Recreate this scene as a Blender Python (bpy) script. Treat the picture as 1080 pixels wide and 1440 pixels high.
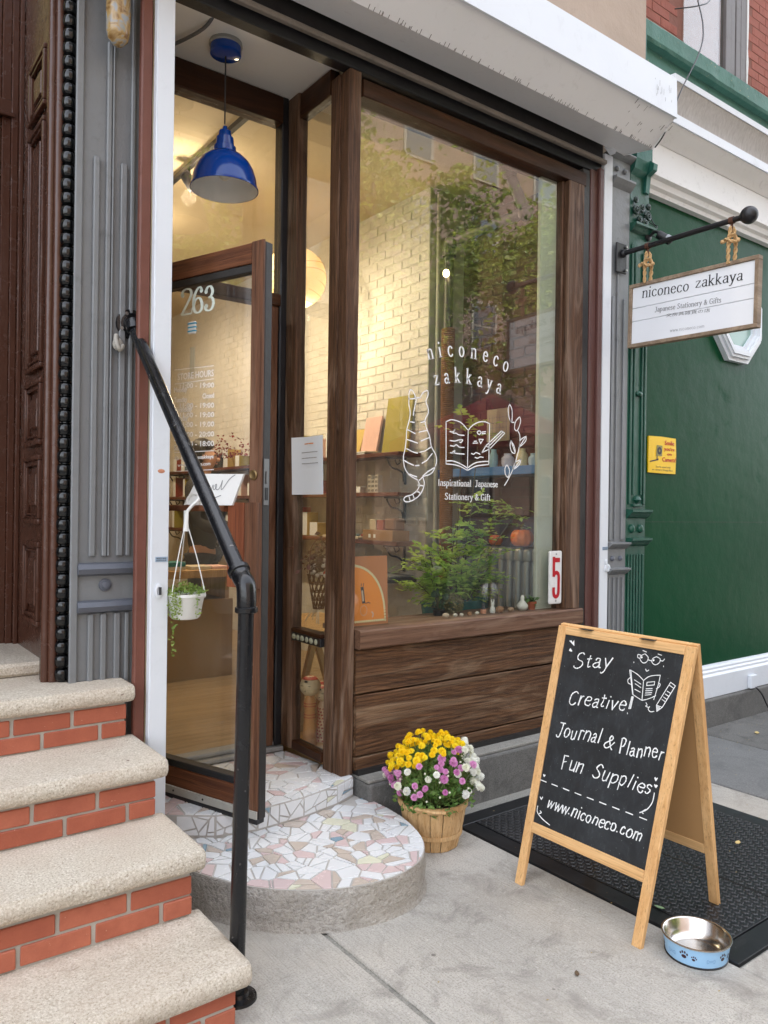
import bpy, bmesh, math, random
from mathutils import Vector, Matrix, noise
random.seed(7)
PI = math.pi
for o in list(bpy.data.objects): bpy.data.objects.remove(o)
scene = bpy.context.scene
C = bpy.data.collections.new('storefront'); scene.collection.children.link(C)

# ---------------------------------------------------------------- camera
FPX, A, TH = 1085.0, math.radians(53.19), math.radians(0.75)
fw = Vector((math.cos(A), math.sin(A), 0)); rt = Vector((math.sin(A), -math.cos(A), 0)); up = Vector((0, 0, 1))
cr = rt*math.cos(TH) + up*math.sin(TH); cu = up*math.cos(TH) - rt*math.sin(TH)
cam_d = bpy.data.cameras.new('camera'); cam = bpy.data.objects.new('camera', cam_d); C.objects.link(cam)
cam_d.sensor_fit = 'VERTICAL'; cam_d.sensor_height = 36; cam_d.lens = 36*FPX/1440
cam_d.shift_y = -2/1440
cam_d.clip_start = .05; cam_d.clip_end = 500
m = Matrix((cr, cu, -fw)).transposed().to_4x4(); m.translation = Vector((0, 0, 1.5)); cam.matrix_world = m
scene.camera = cam

# ---------------------------------------------------------------- world, sun, exposure
w = bpy.data.worlds.new('World'); scene.world = w; w.use_nodes = True
nt = w.node_tree; bg = nt.nodes['Background']
sk = nt.nodes.new('ShaderNodeTexSky'); sk.sky_type = 'NISHITA'; sk.sun_disc = False
SUN_EL, SUN_ROT = 57, -12
sk.sun_elevation = math.radians(SUN_EL); sk.sun_rotation = math.radians(SUN_ROT)
sk.air_density = 1.0; sk.dust_density = 3.0; sk.ozone_density = 1.0
hs = nt.nodes.new('ShaderNodeHueSaturation'); hs.inputs['Saturation'].default_value = .30
nt.links.new(sk.outputs[0], hs.inputs['Color']); nt.links.new(hs.outputs[0], bg.inputs[0]); bg.inputs[1].default_value = .15
sd = bpy.data.lights.new('sun', 'SUN'); sd.energy = 2.0; sd.angle = math.radians(1); sd.color = (1, .96, .90)
sun = bpy.data.objects.new('sun', sd); C.objects.link(sun)
el, az = math.radians(SUN_EL), math.radians(SUN_ROT)
sdir = Vector((math.sin(az)*math.cos(el), math.cos(az)*math.cos(el), math.sin(el)))
sun.rotation_euler = sdir.to_track_quat('Z', 'Y').to_euler(); sun.location = (0, -5, 12)
scene.view_settings.view_transform = 'Standard'; scene.view_settings.look = 'None'
scene.view_settings.gamma = 1; scene.view_settings.use_curve_mapping = False
scene.view_settings.exposure = EXPOSURE = 2.82
scene.cycles.max_bounces = 8; scene.cycles.transparent_max_bounces = 16; scene.cycles.glossy_bounces = 4
scene.cycles.diffuse_bounces = 4; scene.cycles.caustics_reflective = False; scene.cycles.caustics_refractive = False

# ---------------------------------------------------------------- helpers: objects
PW = {}
def thing(name, label, cat, loc=(0, 0, 0), rotz=0, group=None, mat4=None):
    o = bpy.data.objects.new(name, None); C.objects.link(o); o.empty_display_size = .1
    if mat4 is None: mat4 = Matrix.Translation(loc) @ Matrix.Rotation(rotz, 4, 'Z')
    o.matrix_world = mat4; PW[o.name] = mat4.copy()
    o['label'] = label; o['category'] = cat
    if group: o['group'] = group
    return o
def tag(o, label=None, cat=None, group=None, kind=None):
    if label: o['label'] = label
    if cat: o['category'] = cat
    if group: o['group'] = group
    if kind: o['kind'] = kind
    return o
def obj(name, bm, mat, parent=None, local=False, smooth=None, data=None, loc=None, rot=None, scale=None):
    """one mesh object; bm is in world coordinates unless local; smooth = angle in degrees"""
    if data is None:
        me = bpy.data.meshes.new(name)
        if parent is not None and not local: bm.transform(PW[parent.name].inverted())
        bm.to_mesh(me); bm.free()
        mats = mat if isinstance(mat, (list, tuple)) else [mat]
        for x in mats: me.materials.append(x)
        if smooth:
            for p in me.polygons: p.use_smooth = True
            me.set_sharp_from_angle(angle=math.radians(smooth))
    else: me = data
    o = bpy.data.objects.new(name, me); C.objects.link(o)
    if parent is not None:
        o.parent = parent; PW[o.name] = PW[parent.name]
    else: PW[o.name] = Matrix.Identity(4)
    if loc is not None: o.location = loc
    if rot is not None: o.rotation_euler = rot
    if scale is not None: o.scale = scale
    return o
def dup(root, loc, rotz=0, label=None, group=None, scale=None):
    r = root.copy(); C.objects.link(r); r.location = loc; r.rotation_euler = (0, 0, rotz)
    if scale: r.scale = (scale,)*3
    if label: r['label'] = label
    if group: r['group'] = group
    for ch in list(root.children):
        c = ch.copy(); C.objects.link(c); c.parent = r
        for g in ch.children:
            d = g.copy(); C.objects.link(d); d.parent = c
    return r
def struct(name, bm, mat, smooth=None):
    o = obj(name, bm, mat, smooth=smooth); o['kind'] = 'structure'; return o

# ---------------------------------------------------------------- helpers: shapes
def B(): return bmesh.new()
def box(bm, x0, x1, y0, y1, z0, z1, bev=0, seg=1, rot=None, mi=0):
    vs = [bm.verts.new(p) for p in ((x0,y0,z0),(x1,y0,z0),(x1,y1,z0),(x0,y1,z0),(x0,y0,z1),(x1,y0,z1),(x1,y1,z1),(x0,y1,z1))]
    fs = [bm.faces.new([vs[i] for i in f]) for f in ((0,3,2,1),(4,5,6,7),(0,1,5,4),(1,2,6,5),(2,3,7,6),(3,0,4,7))]
    for f in fs: f.material_index = mi
    geo = vs
    if bev:
        es = list({e for f in fs for e in f.edges})
        r = bmesh.ops.bevel(bm, geom=es, offset=bev, segments=seg, affect='EDGES', profile=.5)
        geo = list({v for f in r['faces'] for v in f.verts} | {v for v in vs if v.is_valid})
    if rot is not None:
        c, mt = rot
        bmesh.ops.transform(bm, matrix=Matrix.Translation(c) @ mt @ Matrix.Translation(-Vector(c)), verts=geo)
    return geo
def bx(*a, **k):
    bm = B(); box(bm, *a, **k); return bm
def prism(bm, pts, f0, f1, mi=0):
    """pts -> two rings by functions f0(p), f1(p) giving 3-D points"""
    a = [bm.verts.new(f0(p)) for p in pts]; b = [bm.verts.new(f1(p)) for p in pts]; n = len(pts)
    fs = [bm.faces.new(a[::-1]), bm.faces.new(b)] + [bm.faces.new((a[i], a[(i+1) % n], b[(i+1) % n], b[i])) for i in range(n)]
    for f in fs: f.material_index = mi
    return a+b
def extr_x(bm, prof, x0, x1, mi=0): return prism(bm, prof, lambda p: (x0, p[0], p[1]), lambda p: (x1, p[0], p[1]), mi)
def extr_z(bm, prof, z0, z1, mi=0): return prism(bm, prof, lambda p: (p[0], p[1], z0), lambda p: (p[0], p[1], z1), mi)
def extr_y(bm, prof, y0, y1, mi=0): return prism(bm, prof, lambda p: (p[0], y0, p[1]), lambda p: (p[0], y1, p[1]), mi)
def lathe(bm, prof, c=(0, 0, 0), n=20, mt=None, mi=0, a0=0, a1=2*PI):
    """prof: list of (r,z)"""
    c = Vector(c); rings = []; full = abs(a1-a0-2*PI) < 1e-6
    for r, z in prof:
        if r < 1e-6:
            p = Vector((0, 0, z)); p = (mt @ p) if mt else p
            rings.append([bm.verts.new(c+p)])
        else:
            ring = []
            for i in range(n if full else n+1):
                a = a0+(a1-a0)*i/n; p = Vector((r*math.cos(a), r*math.sin(a), z)); p = (mt @ p) if mt else p
                ring.append(bm.verts.new(c+p))
            rings.append(ring)
    for u, v in zip(rings, rings[1:]):
        k = max(len(u), len(v))
        for i in range(k if full else k-1):
            j = (i+1) % k
            q = [u[i % len(u)], u[j % len(u)], v[j % len(v)], v[i % len(v)]]
            q2 = []
            for t in q:
                if t not in q2: q2.append(t)
            if len(q2) >= 3:
                f = bm.faces.new(q2); f.material_index = mi
    return [v for r_ in rings for v in r_]
def catmull(pts, k=6, closed=False):
    P = [Vector(p) for p in pts]; n = len(P); out = []
    if n < 3: return P
    rng = range(n) if closed else range(n-1)
    for i in rng:
        p0 = P[(i-1) % n] if closed else P[max(0, i-1)]; p1 = P[i]; p2 = P[(i+1) % n]
        p3 = P[(i+2) % n] if closed else P[min(n-1, i+2)]
        for j in range(k):
            t = j/k
            out.append(.5*((2*p1)+(-p0+p2)*t+(2*p0-5*p1+4*p2-p3)*t*t+(-p0+3*p1-3*p2+p3)*t**3))
    if not closed: out.append(P[-1])
    return out
def tube(bm, pts, r, n=8, closed=False, caps=True, mi=0):
    P = [Vector(p) for p in pts]; m_ = len(P); R = r if isinstance(r, (list, tuple)) else [r]*m_
    rings = []; nrm = None
    for i in range(m_):
        if closed: t = P[(i+1) % m_]-P[i-1]
        else: t = P[min(m_-1, i+1)]-P[max(0, i-1)]
        if t.length < 1e-9: t = Vector((0, 0, 1))
        t.normalize()
        if nrm is None: nrm = t.orthogonal().normalized()
        else:
            nrm = nrm - t*nrm.dot(t)
            nrm = nrm.normalized() if nrm.length > 1e-6 else t.orthogonal().normalized()
        b = t.cross(nrm)
        rings.append([bm.verts.new(P[i]+(nrm*math.cos(2*PI*k/n)+b*math.sin(2*PI*k/n))*R[i]) for k in range(n)])
    for i in range(m_ if closed else m_-1):
        u, v = rings[i], rings[(i+1) % m_]
        for k in range(n):
            f = bm.faces.new((u[k], u[(k+1) % n], v[(k+1) % n], v[k])); f.material_index = mi
    if caps and not closed:
        bm.faces.new(rings[0][::-1]).material_index = mi; bm.faces.new(rings[-1]).material_index = mi
def ball(bm, c, r, sc=(1, 1, 1), u=12, v=8, mi=0):
    g = bmesh.ops.create_uvsphere(bm, u_segments=u, v_segments=v, radius=r)['verts']
    bmesh.ops.transform(bm, matrix=Matrix.Translation(c) @ Matrix.Diagonal((*sc, 1)), verts=g)
    for f in {f for x in g for f in x.link_faces}: f.material_index = mi
    return g
def clip(poly, p, nrm):
    """keep the side where (x-p).n <= 0"""
    out = []; n = len(poly)
    for i in range(n):
        a, b = poly[i], poly[(i+1) % n]
        da = (a[0]-p[0])*nrm[0]+(a[1]-p[1])*nrm[1]; db = (b[0]-p[0])*nrm[0]+(b[1]-p[1])*nrm[1]
        if da <= 0: out.append(a)
        if (da < 0 < db) or (db < 0 < da):
            t = da/(da-db); out.append((a[0]+(b[0]-a[0])*t, a[1]+(b[1]-a[1])*t))
    return out
def area(p): return .5*sum(p[i-1][0]*p[i][1]-p[i][0]*p[i-1][1] for i in range(len(p)))
def inset(poly, d):
    if area(poly) < 0: poly = poly[::-1]
    out = list(poly); n = len(poly)
    for i in range(n):
        a, b = poly[i], poly[(i+1) % n]; ex, ey = b[0]-a[0], b[1]-a[1]; l = math.hypot(ex, ey)
        if l < 1e-6: continue
        nx, ny = ey/l, -ex/l
        out = clip(out, (a[0]-nx*d, a[1]-ny*d), (nx, ny))
        if len(out) < 3: return None
    q = []
    for p in out:
        if not q or math.hypot(p[0]-q[-1][0], p[1]-q[-1][1]) > 8e-4: q.append(p)
    if len(q) > 2 and math.hypot(q[0][0]-q[-1][0], q[0][1]-q[-1][1]) < 8e-4: q.pop()
    return q if len(q) >= 3 and abs(area(q)) > 4e-5 else None

# ---------------------------------------------------------------- helpers: materials
MATS = {}
def lin(r, g, b):
    f = lambda c: (c/255/12.92) if c/255 <= .04045 else ((c/255+.055)/1.055)**2.4
    return (f(r), f(g), f(b), 1)
class NT:
    def __init__(s, name):
        s.m = bpy.data.materials.new(name); s.m.use_nodes = True; s.t = s.m.node_tree
        s.b = s.t.nodes['Principled BSDF']; s.o = s.t.nodes['Material Output']
    def n(s, kind, ins=None, **kw):
        x = s.t.nodes.new('ShaderNode'+kind)
        for k, v in kw.items(): setattr(x, k, v)
        for k, v in (ins or {}).items():
            if isinstance(v, bpy.types.NodeSocket): s.t.links.new(v, x.inputs[k])
            else: x.inputs[k].default_value = v
        return x
    def l(s, a, b): s.t.links.new(a, b)
    def vec(s, scale=(1, 1, 1), rnd=True):
        tc = s.n('TexCoord'); v = tc.outputs['Object']
        if rnd:
            oi = s.n('ObjectInfo'); mu = s.n('Math', {0: oi.outputs['Random'], 1: 37.3}, operation='MULTIPLY')
            cx = s.n('CombineXYZ', {0: mu.outputs[0], 1: mu.outputs[0], 2: mu.outputs[0]})
            v = s.n('VectorMath', {0: v, 1: cx.outputs[0]}, operation='ADD').outputs[0]
        return s.n('Mapping', {'Vector': v, 'Scale': scale}).outputs[0]
    def noise(s, v, scale, detail=4, rough=.6, dist=0):
        return s.n('TexNoise', {'Vector': v, 'Scale': scale, 'Detail': detail, 'Roughness': rough, 'Distortion': dist}).outputs[0]
    def ramp(s, fac, stops, interp='LINEAR'):
        r = s.n('ValToRGB', {'Fac': fac}); e = r.color_ramp.elements; r.color_ramp.interpolation = interp
        while len(e) < len(stops): e.new(.5)
        for x, (p, c) in zip(e, stops):
            x.position = p; x.color = c if len(c) == 4 else (*c, 1)
        return r.outputs[0]
    def mix(s, fac, a, b, mode='MIX'):
        x = s.n('Mix', data_type='RGBA', blend_type=mode)
        for i, v in ((0, fac), (6, a), (7, b)):
            if isinstance(v, bpy.types.NodeSocket): s.l(v, x.inputs[i])
            else: x.inputs[i].default_value = v if not isinstance(v, tuple) or len(v) == 4 else (*v, 1)
        return x.outputs[2]
    def math(s, op, a, b=0.): return s.n('Math', {0: a, 1: b}, operation=op).outputs[0]
    def bump(s, h, strength=.3, dist=.01, prev=None):
        x = s.n('Bump', {'Height': h, 'Strength': strength, 'Distance': dist})
        if prev: s.l(prev, x.inputs['Normal'])
        return x.outputs[0]
    def done(s, col=None, rough=.5, metal=0, nrm=None, spec=None):
        for k, v in (('Base Color', col), ('Roughness', rough), ('Metallic', metal)):
            if v is None: continue
            if isinstance(v, bpy.types.NodeSocket): s.l(v, s.b.inputs[k])
            else: s.b.inputs[k].default_value = v
        if nrm is not None: s.l(nrm, s.b.inputs['Normal'])
        if spec is not None: s.b.inputs['Specular IOR Level'].default_value = spec
        return s.m
def sc(c, k): return (min(1, c[0]*k), min(1, c[1]*k), min(1, c[2]*k), 1)
def paint(name, c, rough=.5, var=.18, scale=4, bump=.15, grime=.25, gscale=9, metal=0, rnd=False, spots=None, sd=0.0):
    """painted or plain surface: soft mottling, fine grain, dirt flecks"""
    t = NT(name); v = t.vec(rnd=rnd)
    a = t.noise(v, scale, 5, .6); col = t.mix(a, sc(c, 1-var), sc(c, 1+var))
    g = t.ramp(t.noise(v, gscale, 8, .75, .4), [(.56, (0, 0, 0)), (.72, (1, 1, 1))])
    col = t.mix(t.math('MULTIPLY', g, grime), col, (c[0]*.35+.01, c[1]*.33+.01, c[2]*.3+.01, 1))
    if spots:
        s_ = t.ramp(t.noise(v, 38, 4, .7), [(.66, (0, 0, 0)), (.69, (1, 1, 1))])
        col = t.mix(s_, col, spots)
    h = t.noise(v, 55, 5, .65); h2 = t.noise(v, 7, 3, .5)
    n = t.bump(h, bump, .004); n = t.bump(h2, bump, .02, n)
    r = t.n('MapRange', {'Value': g, 'To Min': rough, 'To Max': min(1, rough+.25)}).outputs[0]
    return t.done(col, r, metal, n)
def wood(name, c1, c2, axis='z', fine=60, rough=.6, wear=None, wearamt=.5, rings=True, bump=.5):
    t = NT(name); k = .035
    s_ = {'x': (k, 1, 1), 'y': (1, k, 1), 'z': (1, 1, k)}[axis]
    v = t.vec(s_)
    n1 = t.noise(v, fine, 6, .7, .3)
    s2 = {'x': (.12, 1, 1), 'y': (1, .12, 1), 'z': (1, 1, .12)}[axis]
    v2 = t.vec(s2); n2 = t.noise(v2, 9, 4, .6, 1.2)
    n0 = t.noise(t.vec({'x': (.02, 1, 1), 'y': (1, .02, 1), 'z': (1, 1, .02)}[axis]), fine*3.5, 3, .8)
    col = t.mix(t.ramp(n1, [(.3, (0, 0, 0)), (.7, (1, 1, 1))]), c1, c2)
    col = t.mix(t.ramp(n0, [(.30, (.8, .8, .8)), (.46, (0, 0, 0))]), col, sc(c1, .5)); col = t.mix(t.ramp(n0, [(.60, (0, 0, 0)), (.74, (.5, .5, .5))]), col, sc(c2, 1.35))
    if rings:
        vr = t.vec({'x': (.05, 1, 1), 'y': (1, .05, 1), 'z': (1, 1, .05)}[axis]); vd = t.n('VectorMath', {0: vr, 1: t.n('TexNoise', {'Vector': t.vec({'x': (.5, 1, 1), 'y': (1, .5, 1), 'z': (1, 1, .5)}[axis]), 'Scale': 3.2, 'Detail': 2}).outputs[1]}, operation='MULTIPLY_ADD'); vd.inputs[1].default_value = (1, 1, 1)
        nz = t.n('TexNoise', {'Vector': t.vec({'x': (.35, 1, 1), 'y': (1, .35, 1), 'z': (1, 1, .35)}[axis]), 'Scale': 2.6, 'Detail': 3}).outputs[1]
        vs_ = t.n('VectorMath', {0: nz, 1: (.22, .22, .22)}, operation='MULTIPLY').outputs[0]; vd = t.n('VectorMath', {0: vr, 1: vs_}, operation='ADD').outputs[0]
        wv = t.n('TexWave', {'Vector': vd, 'Scale': 22, 'Distortion': .6, 'Detail': 2, 'Detail Scale': 3}, wave_type='RINGS', rings_direction=axis.upper()).outputs[1]
        wv = t.ramp(wv, [(.45, (0, 0, 0)), (.9, (1, 1, 1))]); col = t.mix(t.math('MULTIPLY', wv, .36), col, sc(c1, .55))
        kn = t.n('TexVoronoi', {'Vector': t.vec({'x': (.45, 1, 1), 'y': (1, .45, 1), 'z': (1, 1, .45)}[axis]), 'Scale': 2.3}).outputs[0]; col = t.mix(t.ramp(kn, [(.02, (.9, .9, .9)), (.05, (.5, .5, .5)), (.075, (0, 0, 0))]), col, sc(c1, .35))
    col = t.mix(t.ramp(n2, [(.35, (1, 1, 1)), (.65, (0, 0, 0))]), col, sc(c1, .8), 'MIX') if not wear else \
          t.mix(t.math('MULTIPLY', t.ramp(n2, [(.5, (0, 0, 0)), (.72, (1, 1, 1))]), wearamt), col, wear)
    nn = t.bump(n1, bump, .004); nn = t.bump(n2, bump*.5, .01, nn)
    return t.done(col, rough, 0, nn, .25)
def plain(name, c, rough=.5, metal=0, emit=None, es=1, spec=None, rand=0):
    t = NT(name); col = c
    if rand:
        oi = t.n('ObjectInfo').outputs['Random']; col = t.mix(oi, sc(c, 1-rand), sc(c, 1+rand))
    m_ = t.done(col, rough, metal, spec=spec)
    if emit: t.b.inputs['Emission Color'].default_value = emit; t.b.inputs['Emission Strength'].default_value = es
    return m_
def glass(name, tint=(1, 1, 1, 1), ior=1.5, rough=0, dirt=.0):
    t = NT(name); tr = t.n('BsdfTransparent', {'Color': tint}); gl = t.n('BsdfGlossy', {'Roughness': rough, 'Color': (1, 1, 1, 1)})
    v = t.vec(rnd=False); nb = t.bump(t.noise(v, 1.1, 2, .5), .02, .02); t.l(nb, gl.inputs['Normal'])
    bf = t.n('NewGeometry').outputs['Backfacing']; io = t.n('MapRange', {'Value': bf, 'To Min': ior, 'To Max': 1/ior}).outputs[0]; fr = t.n('Fresnel', {'IOR': io}); mx = t.n('MixShader', {0: fr.outputs[0], 1: tr.outputs[0], 2: gl.outputs[0]})
    out = mx.outputs[0]
    if dirt:
        df = t.n('BsdfDiffuse', {'Color': (.6, .6, .58, 1)})
        f = t.math('MULTIPLY', t.ramp(t.noise(v, 3, 6, .7, .6), [(.4, (.2, .2, .2)), (.8, (1, 1, 1))]), dirt)
        out = t.n('MixShader', {0: f, 1: out, 2: df.outputs[0]}).outputs[0]
    t.t.nodes.remove(t.b); t.l(out, t.o.inputs[0]); return t.m
def leafmat(name, c1, c2, scale=14, trans=.35, rough=.45):
    t = NT(name); v = t.vec(rnd=False); col = t.mix(t.ramp(t.noise(v, scale, 2, .5), [(.35, (0, 0, 0)), (.65, (1, 1, 1))]), c1, c2)
    t.done(col, rough)
    tl = t.n('BsdfTranslucent', {'Color': col}); mx = t.n('MixShader', {0: trans, 1: t.b.outputs[0], 2: tl.outputs[0]})
    t.l(mx.outputs[0], t.o.inputs[0]); return t.m

W_WHITE = paint('white_paint', (.70, .73, .77, 1), .4, .04, 3, .08, .12, 7)
W_FADE = paint('dirty_white_paint', (.73, .72, .70, 1), .55, .08, 2, .1, .35, 12)
W_SHUT = paint('shutter_white_metal', (.84, .84, .85, 1), .42, .06, 2, .05, .15, 16)  # whiter than the fascia, standing in for bounce light under the box
GREY = paint('grey_iron_paint', (.19, .197, .203, 1), .42, .12, 3, .35, .3, 14)
GREYB = paint('blue_grey_iron_paint', (.10, .11, .135, 1), .35, .15, 4, .3, .3)
BROWN = paint('brown_gloss_paint', (.070, .027, .016, 1), .22, .15, 3, .35, .3, 20)
RUST = paint('red_brown_paint', (.15, .05, .032, 1), .5, .4, 5, .3, .35, 15)
IRONB = paint('brown_iron', (.10, .04, .032, 1), .5, .2, 5, .3, .35, 15)
BLACKG = paint('black_gloss', (.005, .0055, .006, 1), .10, .3, 3, .22, .05, 20)
BLACKM = paint('black_metal', (.010, .010, .012, 1), .42, .3, 5, .2, .12, 20)
BLACKW = paint('worn_black_steel', (.016, .014, .013, 1), .5, .4, 3, .3, .3, 7)
STEELW = paint('weathered_channel', (.2, .17, .14, 1), .6, .4, 6, .4, .6, 9)
RAILB = paint('black_rail_paint', (.007, .0075, .009, 1), .2, .3, 4, .15, .05, 20, spots=(.12, .11, .1, 1))
GREEN = paint('green_gloss_paint', (.001, .052, .018, 1), .34, .22, 1.2, .14, .06, 4)
GREEN.node_tree.nodes['Principled BSDF'].inputs['Specular IOR Level'].default_value = .10
GREENP = paint('green_pilaster_paint', (.012, .075, .048, 1), .35, .25, 4, .3, .3, 14)
GREENL = paint('faded_green_paint', (.055, .155, .115, 1), .6, .25, 5, .5, .6, 12, spots=(.3, .26, .12, 1))
STUCCO = paint('beige_stucco', (.42, .33, .26, 1), .85, .15, 2, .4, .25, 5)
CREAM = paint('cream_plaster', (.62, .52, .36, 1), .8, .06, 2, .1, .1)
CEIL = paint('white_ceiling', (.82, .80, .76, 1), .45, .04, 2, .05, .06)
PALE = paint('pale_board', (.50, .52, .45, 1), .55, .06, 3, .1, .15)
WBRICK = paint('white_painted_brick', (.62, .61, .58, 1), .65, .16, 6, .9, .3, 20, rnd=True)
WMORT = paint('white_mortar', (.62, .60, .55, 1), .8, .15, 6, .5, .3, 20)
RBRICKIN = paint('dark_red_brick', (.065, .018, .012, 1), .7, .3, 6, .5, .4, 14, rnd=True)
RMORT = paint('red_mortar', (.07, .04, .03, 1), .9, .2, 6, .5, .3)
def brickmat():
    t = NT('stoop_brick'); v = t.vec(); oi = t.n('ObjectInfo').outputs['Random']
    col = t.mix(oi, (.35, .09, .045, 1), (.47, .145, .080, 1)); a = t.noise(v, 14, 6, .7)
    col = t.mix(t.ramp(a, [(.35, (0, 0, 0)), (.75, (.6, .6, .6))]), col, (.25, .055, .03, 1))
    sp = t.ramp(t.noise(v, 90, 3, .6), [(.7, (0, 0, 0)), (.74, (1, 1, 1))]); col = t.mix(sp, col, (.55, .3, .2, 1))
    return t.done(col, .6, 0, t.bump(t.noise(v, 160, 3, .6), .35, .003))
BRICK = brickmat()
FBRICK = paint('facade_brick', (.30, .09, .06, 1), .8, .25, 5, .4, .35, 12, rnd=True)
MORTAR = paint('grey_mortar', (.42, .395, .345, 1), .9, .2, 12, .8, .35, 22)
def granite():
    t = NT('granite_tread'); v = t.vec(rnd=False)
    n1 = t.noise(v, 150, 4, .75); col = t.ramp(n1, [(.30, lin(112, 101, 86)), (.41, lin(182, 171, 153)), (.54, lin(205, 196, 180)), (.68, lin(232, 226, 214))])
    n2 = t.noise(v, 3.5, 5, .6); col = t.mix(t.ramp(n2, [(.35, (.0, .0, .0)), (.7, (.55, .55, .55))]), col, lin(182, 164, 146), 'MIX')
    n3 = t.ramp(t.noise(v, 9, 6, .8, .8), [(.60, (0, 0, 0)), (.74, (.65, .65, .65))]); col = t.mix(n3, col, lin(128, 106, 88)); n5 = t.ramp(t.noise(v, 24, 3, .7, 1), [(.70, (0, 0, 0)), (.73, (.8, .8, .8))]); col = t.mix(n5, col, lin(104, 78, 62))
    nn = t.bump(t.noise(v, 120, 4, .7), .8, .006); nn = t.bump(t.noise(v, 22, 3, .6), .4, .01, nn)
    return t.done(col, .8, 0, nn)
GRANITE = granite()
def concrete(name, c, dark, warm=None, s=1, bump=.6, streak=False):
    t = NT(name); v = t.vec(rnd=False)
    n1 = t.noise(v, 2.2*s, 6, .65); col = t.mix(t.ramp(n1, [(.3, (0, 0, 0)), (.7, (1, 1, 1))]), sc(c, .82), sc(c, 1.1))
    n2 = t.noise(v, 150*s, 3, .7); col = t.mix(t.ramp(n2, [(.38, (1, 1, 1)), (.5, (0, 0, 0))]), col, sc(c, .68))
    n4 = t.noise(v, 60*s, 2, .7); col = t.mix(t.ramp(n4, [(.60, (0, 0, 0)), (.72, (.7, .7, .7))]), col, sc(c, 1.3))
    n3 = t.ramp(t.noise(v, 5*s, 7, .75, .7), [(.50, (0, 0, 0)), (.72, (.8, .8, .8))]); col = t.mix(n3, col, dark)
    if warm: col = t.mix(t.ramp(t.noise(v, 1.3, 3, .5), [(.45, (0, 0, 0)), (.7, (.6, .6, .6))]), col, warm)
    crk = t.n('TexVoronoi', {'Vector': t.n('VectorMath', {0: v, 1: t.n('TexNoise', {'Vector': v, 'Scale': 3.0, 'Detail': 3}).outputs[0]}, operation='ADD').outputs[0], 'Scale': .8}, feature='DISTANCE_TO_EDGE').outputs[0]
    if streak: col = t.mix(t.ramp(crk, [(.0, (.22, .22, .22)), (.002, (.12, .12, .12)), (.004, (0, 0, 0))]), col, sc(dark, .7))
    gum = t.ramp(t.n('TexVoronoi', {'Vector': v, 'Scale': 6.5}).outputs[0], [(.0, (.8, .8, .8)), (.055, (.7, .7, .7)), (.07, (0, 0, 0))])
    if streak: col = t.mix(t.math('MULTIPLY', gum, t.ramp(t.noise(v, 2.0, 2, .5), [(.45, (0, 0, 0)), (.5, (1, 1, 1))])), col, sc(dark, .75))
    spot = t.ramp(t.n('TexVoronoi', {'Vector': v, 'Scale': 3.2}).outputs[0], [(.0, (.6, .6, .6)), (.04, (.5, .5, .5)), (.06, (0, 0, 0))])
    if streak: col = t.mix(spot, col, sc(dark, .8))
    h = n2
    nn = t.bump(h, bump, .003)
    if streak:
        v2 = t.vec((1, .05, 1), rnd=False); br = t.noise(v2, 170, 3, .6); nn = t.bump(br, .7, .006, nn)
        col = t.mix(t.ramp(br, [(.3, (.6, .6, .6)), (.5, (0, 0, 0))]), col, sc(c, .66))
    nn = t.bump(n1, .4, .02, nn)
    return t.done(col, .9, 0, nn, .2)
WALK = concrete('sidewalk_concrete', (.47, .445, .40, 1), (.18, .165, .145, 1), (.45, .41, .355, 1), streak=True)
SLATE = concrete('bluestone', (.20, .20, .195, 1), (.11, .11, .11, 1), s=.8)
CONC = concrete('step_concrete', (.44, .42, .39, 1), (.20, .185, .16, 1), (.42, .37, .30, 1), s=.45, bump=4.0)
CONCD = concrete('plinth_concrete', (.17, .165, .155, 1), (.07, .068, .065, 1))
CONCL = concrete('ledge_concrete', (.30, .29, .26, 1), (.14, .135, .125, 1))
ASPH = concrete('asphalt', (.07, .07, .07, 1), (.04, .04, .04, 1))
D1, D2 = lin(40, 26, 17), lin(108, 76, 54)
WOODZ = wood('dark_weathered_wood_upright', D1, D2, 'z', 80, .6, lin(158, 132, 112), .7, rings=False, bump=1.3)
WOODX = wood('dark_weathered_plank', lin(46, 29, 17), lin(122, 86, 58), 'x', 70, .6, lin(156, 130, 104), .7, bump=1.2)
WOODXD = wood('dark_stained_beam', lin(50, 28, 16), lin(84, 50, 28), 'x', 50, .45, rings=False)
WOODYD = wood('dark_stained_beam_side', lin(50, 28, 16), lin(84, 50, 28), 'y', 50, .45, rings=False)
SILLW = wood('sill_wood', lin(84, 58, 44), lin(124, 94, 74), 'x', 40, .55, lin(158, 132, 112), .55, rings=False, bump=.6)
DOORW = wood('door_wood_upright', lin(58, 35, 22), lin(118, 80, 58), 'z', 60, .5, lin(152, 120, 98), .4, rings=False)
DOORX = wood('door_wood_rail', lin(66, 37, 22), lin(120, 74, 48), 'x', 60, .5, lin(60, 34, 24), .6, rings=False)
BLOCKW = wood('door_block_wood', lin(100, 54, 32), lin(142, 82, 52), 'z', 30, .5, lin(90, 44, 28), .5, rings=False)
PINE = wood('blond_pine', lin(206, 160, 106), lin(226, 186, 134), 'y', 60, .5, lin(190, 140, 86), .5, rings=False, bump=.15)
PINEX = wood('blond_pine_rail', lin(206, 160, 106), lin(226, 186, 134), 'x', 60, .5, lin(190, 140, 86), .5, rings=False, bump=.15)
OAK = wood('oak_floor', lin(140, 118, 88), lin(172, 148, 114), 'x', 50, .35, lin(120, 98, 70), .5, rings=False, bump=.1)
OAKL = wood('pale_table_wood', lin(186, 148, 98), lin(206, 170, 122), 'z', 50, .45, rings=False, bump=.1)
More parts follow.
